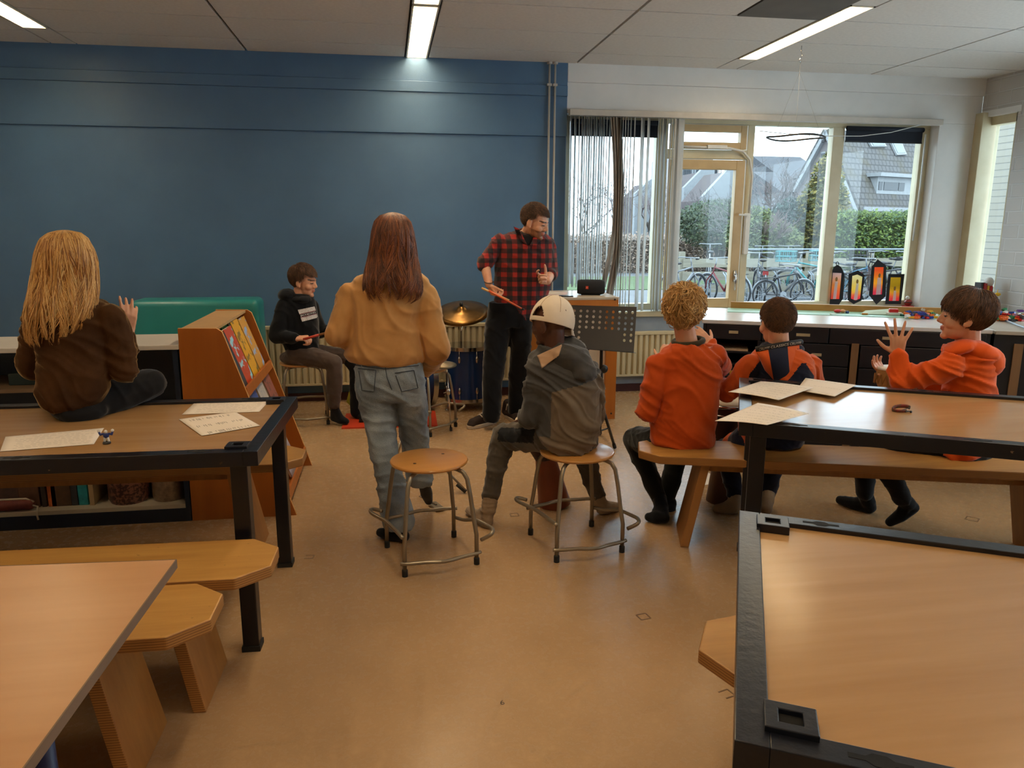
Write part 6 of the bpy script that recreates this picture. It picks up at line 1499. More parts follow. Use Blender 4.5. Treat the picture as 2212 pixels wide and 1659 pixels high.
MB().lathe([(0.127, 0.53), (0.132, 0.535), (0.127, 0.55), (0.02, 0.552)], fb_, 32, axis=axd).build('drum_skin', M_dskin, t, smooth=True, auto=0.8)

# ---- F: boy in an orange sweater at the left end of the bench
YF_ = 3.70
P = person('person with tousled blond hair in a plain orange sweater on the bench end', at(1475, 970, YF_))
hF = Head(1478, 674, YF_, (0.50, 0.87, -0.03), 1.0)
sh = [at(1424, 788, YF_), at(1546, 768, YF_)]; elb = [at(1400, 886, YF_+.0), at(1552, 790, YF_+.22)]; wr = [at(1432, 782, YF_+.22), at(1535, 745, YF_+.40)]
b = MB(); hF.shape(b, at(1485, 745, YF_)); b.cap(at(1482, 775, YF_), at(1475, 940, YF_), 0.10, 0.115)
for i in (0, 1): b.cap(at(1482, 768, YF_), sh[i], 0.05, 0.045); b.limb([sh[i], elb[i], wr[i]], [0.044, 0.04, 0.028])
hand(b, wr[0], at(1442, 745, YF_+.26)-wr[0], (0.6, 0.7, 0.1), 1, 0.9, (.6, .7, .7, .7), .1); hand(b, wr[1], (-0.5, 0.5, 0.6), (0, 0.9, -0.4), -1, 0.9)
lg = [[at(1428, 955, YF_+.06), at(1370, 948, 4.02), at(1424, 1075, 3.92)], [at(1510, 955, YF_+.08), at(1466, 968, 4.08), at(1440, 1075, 4.0)]]
for l in lg: b.limb(l, [0.07, 0.052, 0.036])
bodybuild(P, b, S_light, hF, M_lips, H_sandy, 0.0052)
M_or = fabric('orange_sweater_cloth', (196, 80, 26), (184, 71, 21))
m = MB(); m.loft(rings([(1457, 1518, 743, .072), (1434, 1540, 753, .10), (1415, 1556, 768, .12), (1416, 1557, 805, .135), (1421, 1552, 850, .14), (1413, 1548, 890, .147), (1403, 1546, 925, .155), (1405, 1543, 950, .152), (1424, 1532, 973, .13)], YF_))
for i in (0, 1): m.limb([sh[i], elb[i], elb[i].lerp(wr[i], .9)], [0.064, 0.058, 0.042])
cloth('orange_sweater', m, M_or, P, 0.008, 5, 0.012, 5.1, 9, 6, 0.9)
m = MB(); c = at(1487, 737, YF_+.005); band(m, c, V((0.93, -0.36, 0.10)).normalized(), V((0.36, 0.93, 0.10)).normalized(), 0.074, 0.072, 0.014); m.build('neckband', fabric('olive_grey_rib', (66, 58, 42)), P, smooth=True)
M_btr2 = fabric('black_green_trousers', (26, 28, 26), (20, 22, 20))
m = MB(); m.limb(lg[0], [0.085, 0.068, 0.046]); m.limb(lg[1], [0.085, 0.068, 0.046]); m.ell(at(1472, 966, YF_+.04), (0.17, 0.15, 0.05)); cloth('trousers', m, M_btr2, P, 0.008, 5, 0.006, 2.5)
for l, h, t_ in ((lg[0], onz(1434, 1118, 0.033), onz(1408, 1117, 0.028)), (lg[1], at(1450, 1086, 3.99), at(1444, 1108, 3.94))):
    m = MB(); m.cap(l[2], l[2].lerp(h, .5), 0.042, 0.040); foot(m, l[2].lerp(h, .4), h, t_+(t_-h)*0.25, 1.0); cloth('sock', m, M_sock, P, 0.006, 4, 0.002)
short_hair(hF, [H_sandy2, H_sandy], P, 520, 0.090, 0.0030, 0.06, -0.085, 0.0, 0.17, 0.028, 16, (0.15, -0.35, 0.9), 0.0, 1.09, (0.25, 0, 0), 'hair_locks', over=0.02)
short_hair(hF, [H_sandy, H_sandy2, H_sandy], P, 3600, 0.085, 0.0017, 0.06, -0.095, -0.02, 0.16, 0.022, 6, (0.15, -0.35, 0.9), 0.0, 1.08, over=0.016)

# ---- G: boy in an orange and navy jacket, middle of the bench
YG = 3.60
P = person('person with short brown hair in an orange and navy hooded jacket on the bench', at(1670, 960, YG))
hG = Head(1677, 697, YG, (-0.02, 1.0, -0.10), 0.96)
sh = [at(1622, 790, YG), at(1750, 792, YG)]; elb = [at(1572, 848, YG+.12), at(1765, 870, YG+.08)]; wr = [at(1558, 828, YG+.34), at(1710, 860, YG+.34)]
b = MB(); hG.shape(b, at(1682, 755, YG)); b.cap(at(1686, 790, YG), at(1672, 945, YG), 0.10, 0.115)
for i in (0, 1): b.cap(at(1686, 780, YG), sh[i], 0.05, 0.045); b.limb([sh[i], elb[i], wr[i]], [0.044, 0.04, 0.028]); hand(b, wr[i], (0.3, 0.9, 0.1), (0, 0.1, -1), 1 if i == 0 else -1, 0.9)
lg = [[at(1615, 955, YG+.05), at(1566, 975, 3.90), at(1588, 1068, 3.88)], [at(1700, 955, YG+.05), at(1672, 975, 3.92), at(1660, 1060, 3.92)]]
for l in lg: b.limb(l, [0.07, 0.052, 0.036])
bodybuild(P, b, S_light, hG, M_lips, H_brown, 0.0048)
M_navyc = fabric('navy_jersey', (28, 32, 52), (23, 27, 45)); M_or2 = fabric('bright_orange_jersey', (206, 92, 40), (194, 83, 34))
m = MB(); m.loft(rings([(1650, 1712, 745, .075), (1628, 1742, 758, .10), (1614, 1757, 775, .12), (1610, 1764, 800, .13), (1608, 1767, 840, .138), (1602, 1762, 885, .145), (1592, 1748, 930, .155), (1600, 1735, 955, .15)], YG))
for i in (0, 1): m.limb([sh[i], elb[i], elb[i].lerp(wr[i], .9)], [0.060, 0.054, 0.042])
vG = V((at(1686, 800, YG)-EYE).xy.to_3d()).normalized(); uG = V((vG.y, -vG.x, 0)); cG = at(1689, 800, YG)
def jacket(c):
    q = c-cG; x = q.dot(uG); z = q.z
    if any((c-sh[i]).dot((elb[i]-sh[i]).normalized()) > 0.03 and (c-sh[i]).length > 0.0 and abs(x) > 0.15 for i in (0, 1)): return 0
    w_ = 0.075+max(0, -z)*0.35
    return 1 if abs(x) < 0.155 and z < 0.075-abs(abs(x)-0.10)*1.5 and z < 0.06 else 0
cloth('jacket', m, [M_or2, M_navyc], P, 0.0055, 6, 0.006, 6.6, 10, 6, 0.8, jacket)
# hood hanging down the back: orange sides, navy middle, black lettered trim
def bl(l, u): 
    i = min(int(u*(len(l)-1)), len(l)-2); f_ = u*(len(l)-1)-i; return l[i][0]+(l[i+1][0]-l[i][0])*f_, l[i][1]+(l[i+1][1]-l[i][1])*f_
topL = [(1632, 757), (1660, 752), (1700, 745), (1730, 741)]; botL = [(1652, 800), (1672, 822), (1706, 824), (1738, 795)]
m = MB(); NU, NV = 28, 14
for j in range(NV+1):
    for i in range(NU+1):
        u, v_ = i/NU, j/NV; a, c = bl(topL, u), bl(botL, u); bul = 0.05*math.sin(math.pi*v_**0.8)*math.sin(math.pi*(0.1+0.8*u))
        m.v.append(at(a[0]+(c[0]-a[0])*v_, a[1]+(c[1]-a[1])*v_, YG-.115-bul+0.03*(2*u-1)**2+(0.035*(1-v_))))
for j in range(NV):
    for i in range(NU): k = j*(NU+1)+i; m.f.append([k, k+NU+1, k+NU+2, k+1]); m.mi.append(1 if 0.31 < (i+.5)/NU < 0.68 else 0)
o = m.build('hood', [M_or2, M_navyc], P, smooth=True); s = o.modifiers.new('thick', 'SOLIDIFY'); s.thickness = 0.05; s.offset = -1
trim = [m.v[i] for i in range(NU+1)]
MB().tube([p+V((0, -0.004, 0.006)) for p in trim], 0.014, 8, flat=1.0).build('hood_trim', M('black_trim', (18, 17, 18), 0.7), o, smooth=True)
v, f = txt('CRUYFF CLASSICS CRUYFF', 1.0); w_ = max(p.x for p in v)-min(p.x for p in v); k_ = 0.013/0.72; L = []
for p in v:
    u = 0.5+0.92*p.x/w_; x = u*NU; i = min(int(x), NU-1); q = trim[i].lerp(trim[i+1], x-i); L.append(q+V((0, -0.0195, 0.006+p.y*k_)))
m = MB(); m.add(L, f); m.build('trim_lettering', M('trim_letter_cream', (206, 190, 168), 0.7), o)
m = MB(); m.ell(at(1688, 752, YG+.0), (0.115, 0.10, 0.04)); cloth('collar', m, M_navyc, P, 0.008, 4, 0.004)
m = MB(); m.cap(elb[0].lerp(wr[0], .75), elb[0].lerp(wr[0], .98), 0.046, 0.042); cloth('cuff', m, M_navyc, P, 0.007, 3, 0)
def trpaint(c): return 1 if (c-at(1572, 938, YG+.18)).length < 0.055 else 0
m = MB(); m.limb(lg[0], [0.088, 0.066, 0.046]); m.limb(lg[1], [0.088, 0.066, 0.048]); m.ell(at(1662, 962, YG+.03), (0.19, 0.15, 0.05)); cloth('trousers', m, [M_navyc, M_or2], P, 0.008, 5, 0.006, 2.9, fn=trpaint)
for l, h, t_ in ((lg[0], onz(1586, 1098, 0.033), onz(1560, 1098, 0.026)), (lg[1], onz(1655, 1100, 0.033), onz(1645, 1092, 0.028))):
    m = MB(); m.cap(l[2].lerp(h, .1), l[2].lerp(h, .6), 0.040, 0.038); foot(m, l[2].lerp(h, .5), h, t_+(t_-h)*0.5, 0.95); cloth('sock', m, M_gs, P, 0.006, 4, 0.002)
short_hair(hG, [H_brown2, H_brown, H_brown2], P, 4500, 0.022, 0.0012, 0.060, -0.070, 0.012, 0.14, 0.010, 12, (0, -0.5, 0.85), 0.0, 1.035)
fb2 = V((at(1576, 860, 4.05).x, 4.05, 0))
t = thing('djembe', 'dark brown djembe drum with a metal ring beside the orange and navy jacket', 'drum', fb2)
MB().lathe([(0.10, 0), (0.085, 0.14), (0.065, 0.30)], fb2, 28).build('foot', M('dark_brown_djembe', (74, 42, 26), 0.4), t, smooth=True, auto=.8)
MB().lathe([(0.065, 0.30), (0.10, 0.42), (0.135, 0.56), (0.138, 0.60)], fb2, 28).build('bowl', M('dark_brown_djembe', (74, 42, 26), 0.4), t, smooth=True, auto=.8)
MB().lathe([(0.142, 0.585), (0.146, 0.595), (0.142, 0.605)], fb2, 28).lathe([(0.139, 0.54), (0.143, 0.545), (0.139, 0.55)], fb2, 28).build('metal_ring', M_chrome, t, smooth=True)
MB().lathe([(0.138, 0.60), (0.13, 0.615), (0.02, 0.617)], fb2, 28).build('drum_skin', M_dskin, t, smooth=True)

# ---- H: boy in an orange hoodie clapping
YH = 3.28
P = person('person with a dark bowl haircut in an orange hoodie raising an open hand', at(2075, 980, YH))
hH = Head(2083, 682, YH, (-0.84, 0.52, 0.02), 1.03)
sh = [at(2052, 792, YH-.06), at(2112, 780, YH+.14)]; elb = [at(1946, 822, YH+.02), at(1985, 845, YH+.35)]; wr = [at(1938, 768, YH+.06), at(1925, 815, YH+.42)]
b = MB(); hH.shape(b, at(2090, 752, YH+.02)); b.cap(at(2095, 790, YH), at(2080, 950, YH), 0.10, 0.115)
for i in (0, 1): b.cap(at(2095, 778, YH), sh[i], 0.05, 0.045); b.limb([sh[i], elb[i], wr[i]], [0.044, 0.04, 0.028])
hand(b, wr[0], at(1941, 730, YH+.06)-wr[0], (0.6, 0.8, 0), 1, 0.95, (.06, .05, .06, .08), .42, (0.45, 0.95, 0.05)); hand(b, wr[1], (-0.6, 0.3, 0.5), (0.6, -0.7, 0), -1, 0.9)
f1 = [onz(1880, 1096, 0.035), onz(1815, 1080, 0.03)]; f2 = [at(1972, 1096, 3.50), onz(1922, 1128, 0.03)]
lg = [[at(2055, 955, YH+.1), at(1870, 985, 3.70), at(1868, 1064, 3.72)], [at(2080, 955, YH+.0), at(1905, 990, 3.45), at(1948, 1075, 3.48)]]
for l in lg: b.limb(l, [0.07, 0.052, 0.036])
bodybuild(P, b, S_light, hH, M_lips, H_bowl, 0.0042)
M_oh = fabric('orange_fleece', (222, 92, 30), (210, 83, 25))
m = MB(); m.loft(rings([(2052, 2128, 742, .08), (2034, 2148, 758, .11), (2028, 2155, 785, .13), (2032, 2153, 830, .14), (2033, 2150, 880, .145), (2030, 2146, 935, .15), (2032, 2125, 975, .15), (2045, 2100, 992, .12)], YH))
for i in (0, 1): m.limb([sh[i], elb[i], elb[i].lerp(wr[i], .92)], [0.070, 0.058, 0.044])
cloth('hoodie', m, M_oh, P, 0.008, 5, 0.013, 1.9, 9, 7, 0.9)
m = MB(); m.ell(at(2108, 762, YH-.02), (0.12, 0.12, 0.055), Matrix.Rotation(0.35, 3, 'Y')); m.ell(at(2132, 782, YH-.05), (0.07, 0.08, 0.08)); m.ell(at(2070, 750, YH-.04), (0.075, 0.075, 0.03), Matrix.Rotation(-0.4, 3, 'Y')); cloth('hood', m, M_oh, P, 0.008, 6, 0.007, 8.8, 12, 7)
m = MB(); m.limb(lg[0], [0.088, 0.064, 0.048]); m.limb(lg[1], [0.088, 0.064, 0.048]); m.ell(at(2070, 972, YH+.04), (0.16, 0.16, 0.06)); cloth('trousers', m, fabric('black_trouser_cloth', (26, 26, 28), (20, 20, 22)), P, 0.009, 5, 0.005, 6.9)
for l, (h, t_) in zip(lg, (f1, f2)):
    m = MB(); m.cap(l[2], l[2].lerp(h, .6), 0.042, 0.040); foot(m, l[2].lerp(h, .5), h, t_, 1.0); cloth('sock', m, M_sock, P, 0.006, 4, 0.002)
short_hair(hH, [H_bowl, H_bowl, H_brown2], P, 5000, 0.10, 0.0014, 0.045, -0.105, -0.045, 0.05, 0.016, 15, (0, -0.25, 0.96), 0.05, 1.09, slope=(-0.045, 0.052), over=0.012)
fb3 = V((at(1926, 795, 3.62).x, 3.62, 0)); zt3 = at(1926, 795, 3.62).z
t = thing('djembe', 'pale wooden hand drum with zigzag cord held by the person in the orange hoodie', 'drum', fb3); ax3 = V((0.10, 0.05, 1)).normalized()
MB().lathe([(0.075, zt3-.30), (0.065, zt3-.24), (0.06, zt3-.18)], fb3, 28, axis=ax3).build('foot', M('pale_djembe_wood', (168, 126, 74), 0.45), t, smooth=True, auto=.8)
MB().lathe([(0.06, zt3-.18), (0.09, zt3-.13), (0.112, zt3-.08), (0.118, zt3-.01)], fb3, 28, axis=ax3).build('bowl', M('pale_djembe_wood', (168, 126, 74), 0.45), t, smooth=True, auto=.8)
MB().lathe([(0.119, zt3-.012), (0.113, zt3), (0.02, zt3+.002)], fb3, 28, axis=ax3).build('drum_skin', M('pale_drum_skin', (226, 222, 214), 0.5), t, smooth=True)
m = MB(); bx = ax3.orthogonal().normalized(); by = ax3.cross(bx); pts = []
for k in range(48):
    a = 2*math.pi*k/48; pts.append(fb3+ax3*(zt3-(0.05 if k % 2 else 0.10))+(bx*math.cos(a)+by*math.sin(a))*0.121)
m.tube(pts, 0.003, 5, closed=True); m.build('cord', M('tan_cord', (150, 110, 64), 0.8), t)
# ------------------------------------------------------------------ outside
GZ = -0.02
KO = 0.30
def oc(c, k=None):
    k = KO if k is None else k*KO/0.42
    return tuple(255*((x/255.0)**2.2*k)**(1/2.2) for x in c)
M_pave = M('grey_paving', oc((170, 172, 176)), 0.8, oc((150, 152, 158)), 3, bmp=0.2, bscale=40)
M_grass = M('lawn', oc((130, 160, 90)), 0.9, oc((110, 140, 76)), 5)
struct(MB().bb((-14, YW+WT, -0.3), (60, 110, GZ)).build('ground_outside', M_pave), 'grey paved schoolyard outside')
tag(MB().bb((2.0, 19.0, GZ), (14.5, 24.0, GZ+0.02)).build('lawn', M_grass), 'strip of green lawn beyond the paving seen through the left bay', 'lawn', kind='stuff')
struct(MB().bb((XR+1.2, 7.6, 0), (XR+1.5, 8.9, 3.6)).build('wall_outside', brick_mat('outside_cream_brick', oc((236, 226, 206), .5), oc((206, 200, 186), .5), 0.22, 0.075, 'xy')), 'cream brick wall outside the narrow window')
def leafmat(name, c, c2):
    return M(name, oc(c, .6), 0.7, oc(c2, .6), 1.3, lo=0.3, hi=0.7)
def leaves(m, blobs, n, size, r, surface=True, flat=0.0):
    W = [b[1][0]*b[1][2] for b in blobs]
    for i in range(n):
        c, rd = r.choices(blobs, W)[0]
        z = r.uniform(-1, 1); a = r.uniform(0, 6.283); q = math.sqrt(1-z*z); k = r.uniform(.72, 1.06) if surface else r.random()**.4
        p = V(c)+V((rd[0]*q*math.cos(a)*k, rd[1]*q*math.sin(a)*k, rd[2]*z*k))
        u = V((r.gauss(0, 1), r.gauss(0, 1), r.gauss(0, 1))).normalized(); w_ = u.orthogonal().normalized(); s = size*r.uniform(.5, 1.3)
        m.add([p-u*s, p+w_*s*.5, p+u*s, p-w_*s*.5], [(0, 1, 2, 3)])
    return m
def hedge(name, label, cat, x0, x1, y0, y1, z1, n, size, c, c2, seed):
    r = random.Random(seed); t = thing(name, label, cat, ((x0+x1)/2, (y0+y1)/2, GZ)); m = MB()
    N = int((x1-x0)/0.5)+1
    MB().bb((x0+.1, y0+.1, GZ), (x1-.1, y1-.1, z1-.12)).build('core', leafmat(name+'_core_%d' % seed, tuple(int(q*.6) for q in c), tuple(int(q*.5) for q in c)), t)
    for i in range(n):
        f = r.random()
        if f < 0.7: p = V((r.uniform(x0, x1), y0+r.gauss(0, .06), r.uniform(GZ, z1)))
        else: p = V((r.uniform(x0, x1), r.uniform(y0, y1), z1+r.gauss(0, .06)))
        p += V((0, 0, 0.08*noise.noise(V((p.x*1.5, seed, 0)))))*(p.z > z1-.3)
        u = V((r.gauss(0, 1), r.gauss(0, 1), r.gauss(0, 1))).normalized(); w_ = u.orthogonal().normalized(); s = size*r.uniform(.5, 1.3)
        m.cur = 0 if r.random() < .6 else 1
        m.add([p-u*s, p+w_*s*.5, p+u*s, p-w_*s*.5], [(0, 1, 2, 3)])
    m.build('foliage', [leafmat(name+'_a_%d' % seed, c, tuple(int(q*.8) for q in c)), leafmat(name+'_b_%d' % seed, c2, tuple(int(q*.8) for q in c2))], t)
def px(x, y, Y): return at(x, y, Y)
h0, h1 = px(1805, 465, 18.2), px(2010, 465, 18.2)
hedge('conifer_hedge', 'tall green conifer hedge in front of the tiled house', 'hedge', h0.x, h1.x+2.0, 18.2, 19.2, h0.z, 14000, 0.055, (150, 178, 70), (84, 120, 62), 3)
a, c = px(1230, 512, 26), px(1600, 512, 26)
KO *= 3.0
hedge('brown_hedge', 'low brown leafless hedge beyond the lawn', 'hedge', a.x-1, c.x+2, 26, 27, a.z, 11000, 0.05, (150, 128, 112), (112, 100, 92), 4)
KO /= 3.0
def bush(label, blobs, n, size, c, c2, seed, name='bush', cat='bush', stem=True):
    r = random.Random(seed); b0 = blobs[0][0]; t = thing(name, label, cat, (b0[0], b0[1], GZ)); m = leaves(MB(), blobs, n//2, size, r); m.mi = [0]*len(m.mi); m.cur = 1; leaves(m, blobs, n//2, size, r)
    m.build('foliage', [leafmat(name+'_l_%d' % seed, c, tuple(int(q*.75) for q in c)), leafmat(name+'_m_%d' % seed, c2, tuple(int(q*.75) for q in c2))], t)
    k = MB()
    for i in range(9):
        b = r.choice(blobs); e = V(b[0])+V((r.uniform(-.5, .5)*b[1][0], r.uniform(-.5, .5)*b[1][1], r.uniform(0, .7)*b[1][2])); k.tube([V((b0[0]+r.uniform(-.2, .2), b0[1], GZ)), V((b0[0], b0[1], GZ)).lerp(e, .5)+V((r.uniform(-.1, .1), 0, 0)), e], [.05, .035, .012], 5)
    k.build('stem', M('bark', oc((96, 80, 66)), .9), t)
def B(x, y, Y, rx, ry, rz): p = px(x, y, Y); return (tuple(p), (rx, ry, rz))
bush('pointed yellow green conifer left of the tiled house', [B(1772, 520, 19.5, .9, .8, .9), B(1778, 455, 19.5, .68, .6, .9), B(1786, 400, 19.5, .42, .4, .8), B(1792, 365, 19.5, .2, .2, .5)], 11000, 0.062, (176, 158, 52), (104, 112, 46), 5, 'conifer', 'conifer')
bush('dark green shrub beside the yellow green conifer', [B(1720, 505, 20, .9, .8, .95), B(1745, 525, 19.8, .6, .6, .6)], 8000, 0.06, (78, 104, 92), (58, 84, 78), 6)
bush('olive green shrub behind the bicycles in the middle bay', [B(1650, 520, 19, 1.0, .7, .55), B(1625, 505, 19.4, .7, .6, .7)], 8000, 0.055, (140, 152, 76), (108, 130, 80), 7)
bush('green shrub behind the door sized window pane', [B(1560, 485, 24, 1.6, 1.0, .8), B(1530, 480, 24.5, 1.2, 1, .6)], 8000, 0.06, (112, 132, 84), (88, 112, 84), 8)
M_twig = M('grey_brown_twigs', oc((176, 166, 166), .42), .9); M_twig2 = M('reddish_twigs', oc((178, 150, 150), .42), .9)
def baretree(label, base, H, spread, seed, mat, n0=5, name='bare_tree', cat='tree', thin=1.0):
    r = random.Random(seed); t = thing(name, label, cat, (base.x, base.y, GZ)); tr = MB(); tw = MB()
    def grow(p, d, L, rad, lvl):
        e = p+d*L; q = p.lerp(e, .5)+V((r.gauss(0, .05), r.gauss(0, .05), 0))*L
        (tr if lvl < 2 else tw).tube([p, q, e], [rad, rad*.85, rad*.65], 5 if lvl < 2 else 3, caps=False)
        if lvl >= 6: return
        for k in range((r.choice([2, 3, 3]) if lvl < 4 else 2) if lvl else n0):
            nd = (d+V((r.gauss(0, spread), r.gauss(0, spread), r.gauss(0.12, spread*.6)))).normalized()
            grow(p.lerp(e, r.uniform(.45, 1)), nd, L*r.uniform(.58, .82), max(rad*.62, .006), lvl+1)
    grow(V((base.x, base.y, GZ)), V((0, 0, 1)), H*.30, 0.04*H/4*thin, 0)
    tr.build('trunk', M('bark', oc((96, 80, 66)), .9), t); tw.build('twigs', mat, t)
g = lambda x, Y: V((px(x, 500, Y).x, Y, GZ))
baretree('bare grey shrub tree filling the middle bay in front of the grey roofs', g(1668, 21), 4.6, .55, 21, M_twig, 7)
baretree('bare reddish shrub tree behind the middle window post', g(1690, 22), 4.2, .5, 22, M_twig2, 6)
baretree('bare tree beyond the hedge at the right of the left bay', g(1400, 40), 6.0, .5, 23, M_twig2, 6)
baretree('bare tree beyond the hedge at the left end of the window', g(1262, 42), 6.4, .5, 24, M_twig2, 6)
baretree('bare tree beyond the hedge behind the gathered slats', g(1330, 44), 6.2, .5, 25, M_twig, 6)
baretree('bare bush in front of the terraced white houses', g(1520, 32), 4.4, .55, 26, M_twig, 7)
baretree('small reddish bare tree right of the window post', g(1643, 18.6), 2.6, .4, 27, M_twig2, 5)
# tiled house at the right
def tiles():
    mm, nt, b = _nodes('grey_roof_tiles'); tc = nt.nodes.new('ShaderNodeTexCoord'); br = nt.nodes.new('ShaderNodeTexBrick'); br.inputs['Scale'].default_value = 1
    br.inputs['Brick Width'].default_value = .3; br.inputs['Row Height'].default_value = .30; br.inputs['Mortar Size'].default_value = .03; br.offset = 0.5
    k = oc((150, 146, 146), .46); br.inputs['Color1'].default_value = (*lin(k), 1); br.inputs['Color2'].default_value = (*[x*.9 for x in lin(k)], 1); br.inputs['Mortar'].default_value = (*[x*.45 for x in lin(k)], 1)
    sp = nt.nodes.new('ShaderNodeSeparateXYZ'); cb = nt.nodes.new('ShaderNodeCombineXYZ'); nt.links.new(tc.outputs['Object'], sp.inputs[0]); nt.links.new(sp.outputs[0], cb.inputs[0]); nt.links.new(sp.outputs[2], cb.inputs[1]); nt.links.new(cb.outputs[0], br.inputs['Vector'])
    mo = noise_tex(nt, coords(nt), .8, 4); c = mixc(nt, ramp(nt, mo, [(.5, (0, 0, 0)), (.75, (.6,)*3)]), br.outputs['Color'], lin(oc((150, 132, 84), .36)))
    nt.links.new(c, b.inputs['Base Color']); _set(b, 'Roughness', .85); bump(nt, b, br.outputs['Fac'], -.5, .03); return mm
M_tile = tiles(); M_pink = M('pale_pink_brick', oc((206, 196, 196), .42), .8, oc((196, 186, 188), .42), 3); M_wtrim = M('white_trim_outside', oc((236, 240, 244), .42), .5); M_gls = M('dark_window_glass', oc((92, 100, 112), .35), .12); M_gls2 = M('pale_window_glass', oc((190, 204, 214), .42), .12)
YH0 = 36.0; A0 = px(1857, 452, YH0); ridge = V((0.93, 0.37, 0)); gab = V((-0.37, 0.93, 0))
def alongg(pxx, pyy): return onplane(pxx, pyy, A0, ridge)     # gable wall plane
ap = alongg(1790, 283); lf = alongg(1725, 402); A = V(A0)
t = thing('house', 'pale house with a big grey tiled roof and white dormer beyond the hedge', 'house', (A.x, A.y, GZ)); LR = 14.0
lf2 = lf
MB().prism([V((A.x, A.y, GZ)), A, ap, lf2, V((lf2.x, lf2.y, GZ))], ridge*LR).build('wall', M_pink, t)
def slab(p, q, L, th, ov=.25):
    d = (q-p).normalized(); n = ridge.cross(d).normalized()
    if n.z < 0: n = -n
    p2 = p-d*ov; s = -ridge*.25
    m = MB(); m.prism([p2+s+n*.04, q+s+n*.04, q+s+n*(.04+th), p2+s+n*(.04+th)], ridge*(L+.5)); return m
slab(A, ap+(ap-A).normalized()*.0, LR, .14).build('roof', M_tile, t); slab(lf2, ap, LR, .14).build('roof', M_tile, t)
for p, q in ((A, ap), (lf2, ap)):
    d = (q-p).normalized(); n = ridge.cross(d).normalized(); n = n if n.z > 0 else -n
    MB().prism([p-d*.3-n*.12, q-n*.12, q+n*.05, p-d*.3+n*.05], -ridge*.28).build('bargeboard', M_wtrim, t)
MB().prism([A+V((0, 0, -.14))-gab*.25, A+V((0, 0, .12))-gab*.25, A+V((0, 0, .12)), A+V((0, 0, -.14))], ridge*LR).build('gutter', M_wtrim, t)
sl = (ap-A).normalized(); nn = ridge.cross(sl).normalized(); nn = nn if nn.z > 0 else -nn
def onroof(x, y): return onplane(x, y, A+nn*.18, nn)
def roofwin(c4, label_, mat_):
    P_ = [onroof(*q) for q in c4]; f_ = MB().prism([p+nn*.02 for p in P_], nn*.10).build('roof_window', M_wtrim, t); cc_ = sum(P_, V((0, 0, 0)))/4
    MB().prism([cc_+(p-cc_)*.78+nn*.12 for p in P_], nn*.02).build('pane', mat_, f_)
roofwin([(1921, 309), (1944, 309), (1955, 336), (1934, 337)], '', M_gls2); roofwin([(1870, 302), (1902, 302), (1912, 319), (1880, 319)], '', M_gls2)
# dormer
d0, d1 = onroof(1893, 418), onroof(2030, 420)
dz = px(1890, 381, d0.y).z-d0.z; back = ridge.cross(UP)*-1.0; back = gab
dp = [d0, d0+ridge*4.6]; dm = MB(); f0 = d0+gab*.0
dmr = MB().prism([d0, d0+ridge*4.6, d0+ridge*4.6+gab*2.2, d0+gab*2.2], V((0, 0, dz))).build('dormer', M_wtrim, t)
for x0, x1 in ((.12, .42), (.55, 1.75), (1.8, 2.3), (3.0, 4.2)):
    MB().prism([d0+ridge*x0-gab*.03+UP*.18, d0+ridge*x1-gab*.03+UP*.18, d0+ridge*x1-gab*.03+UP*(dz-.25), d0+ridge*x0-gab*.03+UP*(dz-.25)], gab*.02).build('dormer_window', M_gls, dmr)
MB().prism([d0-ridge*.2-gab*.3+UP*dz, d0+ridge*4.8-gab*.3+UP*dz, d0+ridge*4.8+gab*2.4+UP*dz, d0-ridge*.2+gab*2.4+UP*dz], UP*.18).build('dormer_roof', M_wtrim, dmr)
w0 = [onplane(x, y, A-ridge*.02, ridge) for x, y in ((1774, 329), (1785, 327), (1785, 352), (1774, 355))]
wf = MB().prism(w0, -ridge*.05).build('window', M_wtrim, t); cc_ = sum(w0, V((0, 0, 0)))/4; MB().prism([cc_+(p-cc_)*.75-ridge*.06 for p in w0], -ridge*.02).build('pane', M_gls, wf)
# grey roofs and terraced white houses further off
def row_house(label, x0, x1, yb, yr, Y, wall, roof, depth=8, wins=()):
    a, b_ = px(x0, yb, Y), px(x1, yb, Y); zr = px(x0, yr, Y).z; t = thing('house', label, 'house', ((a.x+b_.x)/2, Y, GZ))
    MB().bb((a.x, Y, GZ), (b_.x, Y+depth, a.z)).build('wall', wall, t)
    MB().prism([(a.x-.2, Y-.3, a.z), (a.x-.2, Y+depth+.3, a.z), (a.x-.2, Y+depth/2, zr)], (b_.x-a.x+.4, 0, 0)).build('roof', roof, t)
    for (u0, v0, u1, v1) in wins:
        p, q = px(u0, v0, Y-.03), px(u1, v1, Y-.03); f_ = MB().bb((p.x, Y-.05, q.z), (q.x, Y+.01, p.z)).build('window', M_wtrim, t); MB().bb((p.x+.12, Y-.07, q.z+.12), (q.x-.12, Y-.04, p.z-.12)).build('pane', M_gls, f_)
    return t
M_wh = M('white_render', oc((226, 232, 238), .42), .7); M_rf = M('dark_grey_roof', oc((120, 122, 132), .42), .8, oc((104, 106, 116), .42), 4)
row_house('long grey roofed house behind the bare trees in the middle bay', 1690, 1790, 385, 325, 58, M_wh, M_rf, 10)
t = row_house('grey roofed house with roof windows between the bare trees and the gable', 1690, 1745, 415, 362, 48, M_wh, M_rf, 8)
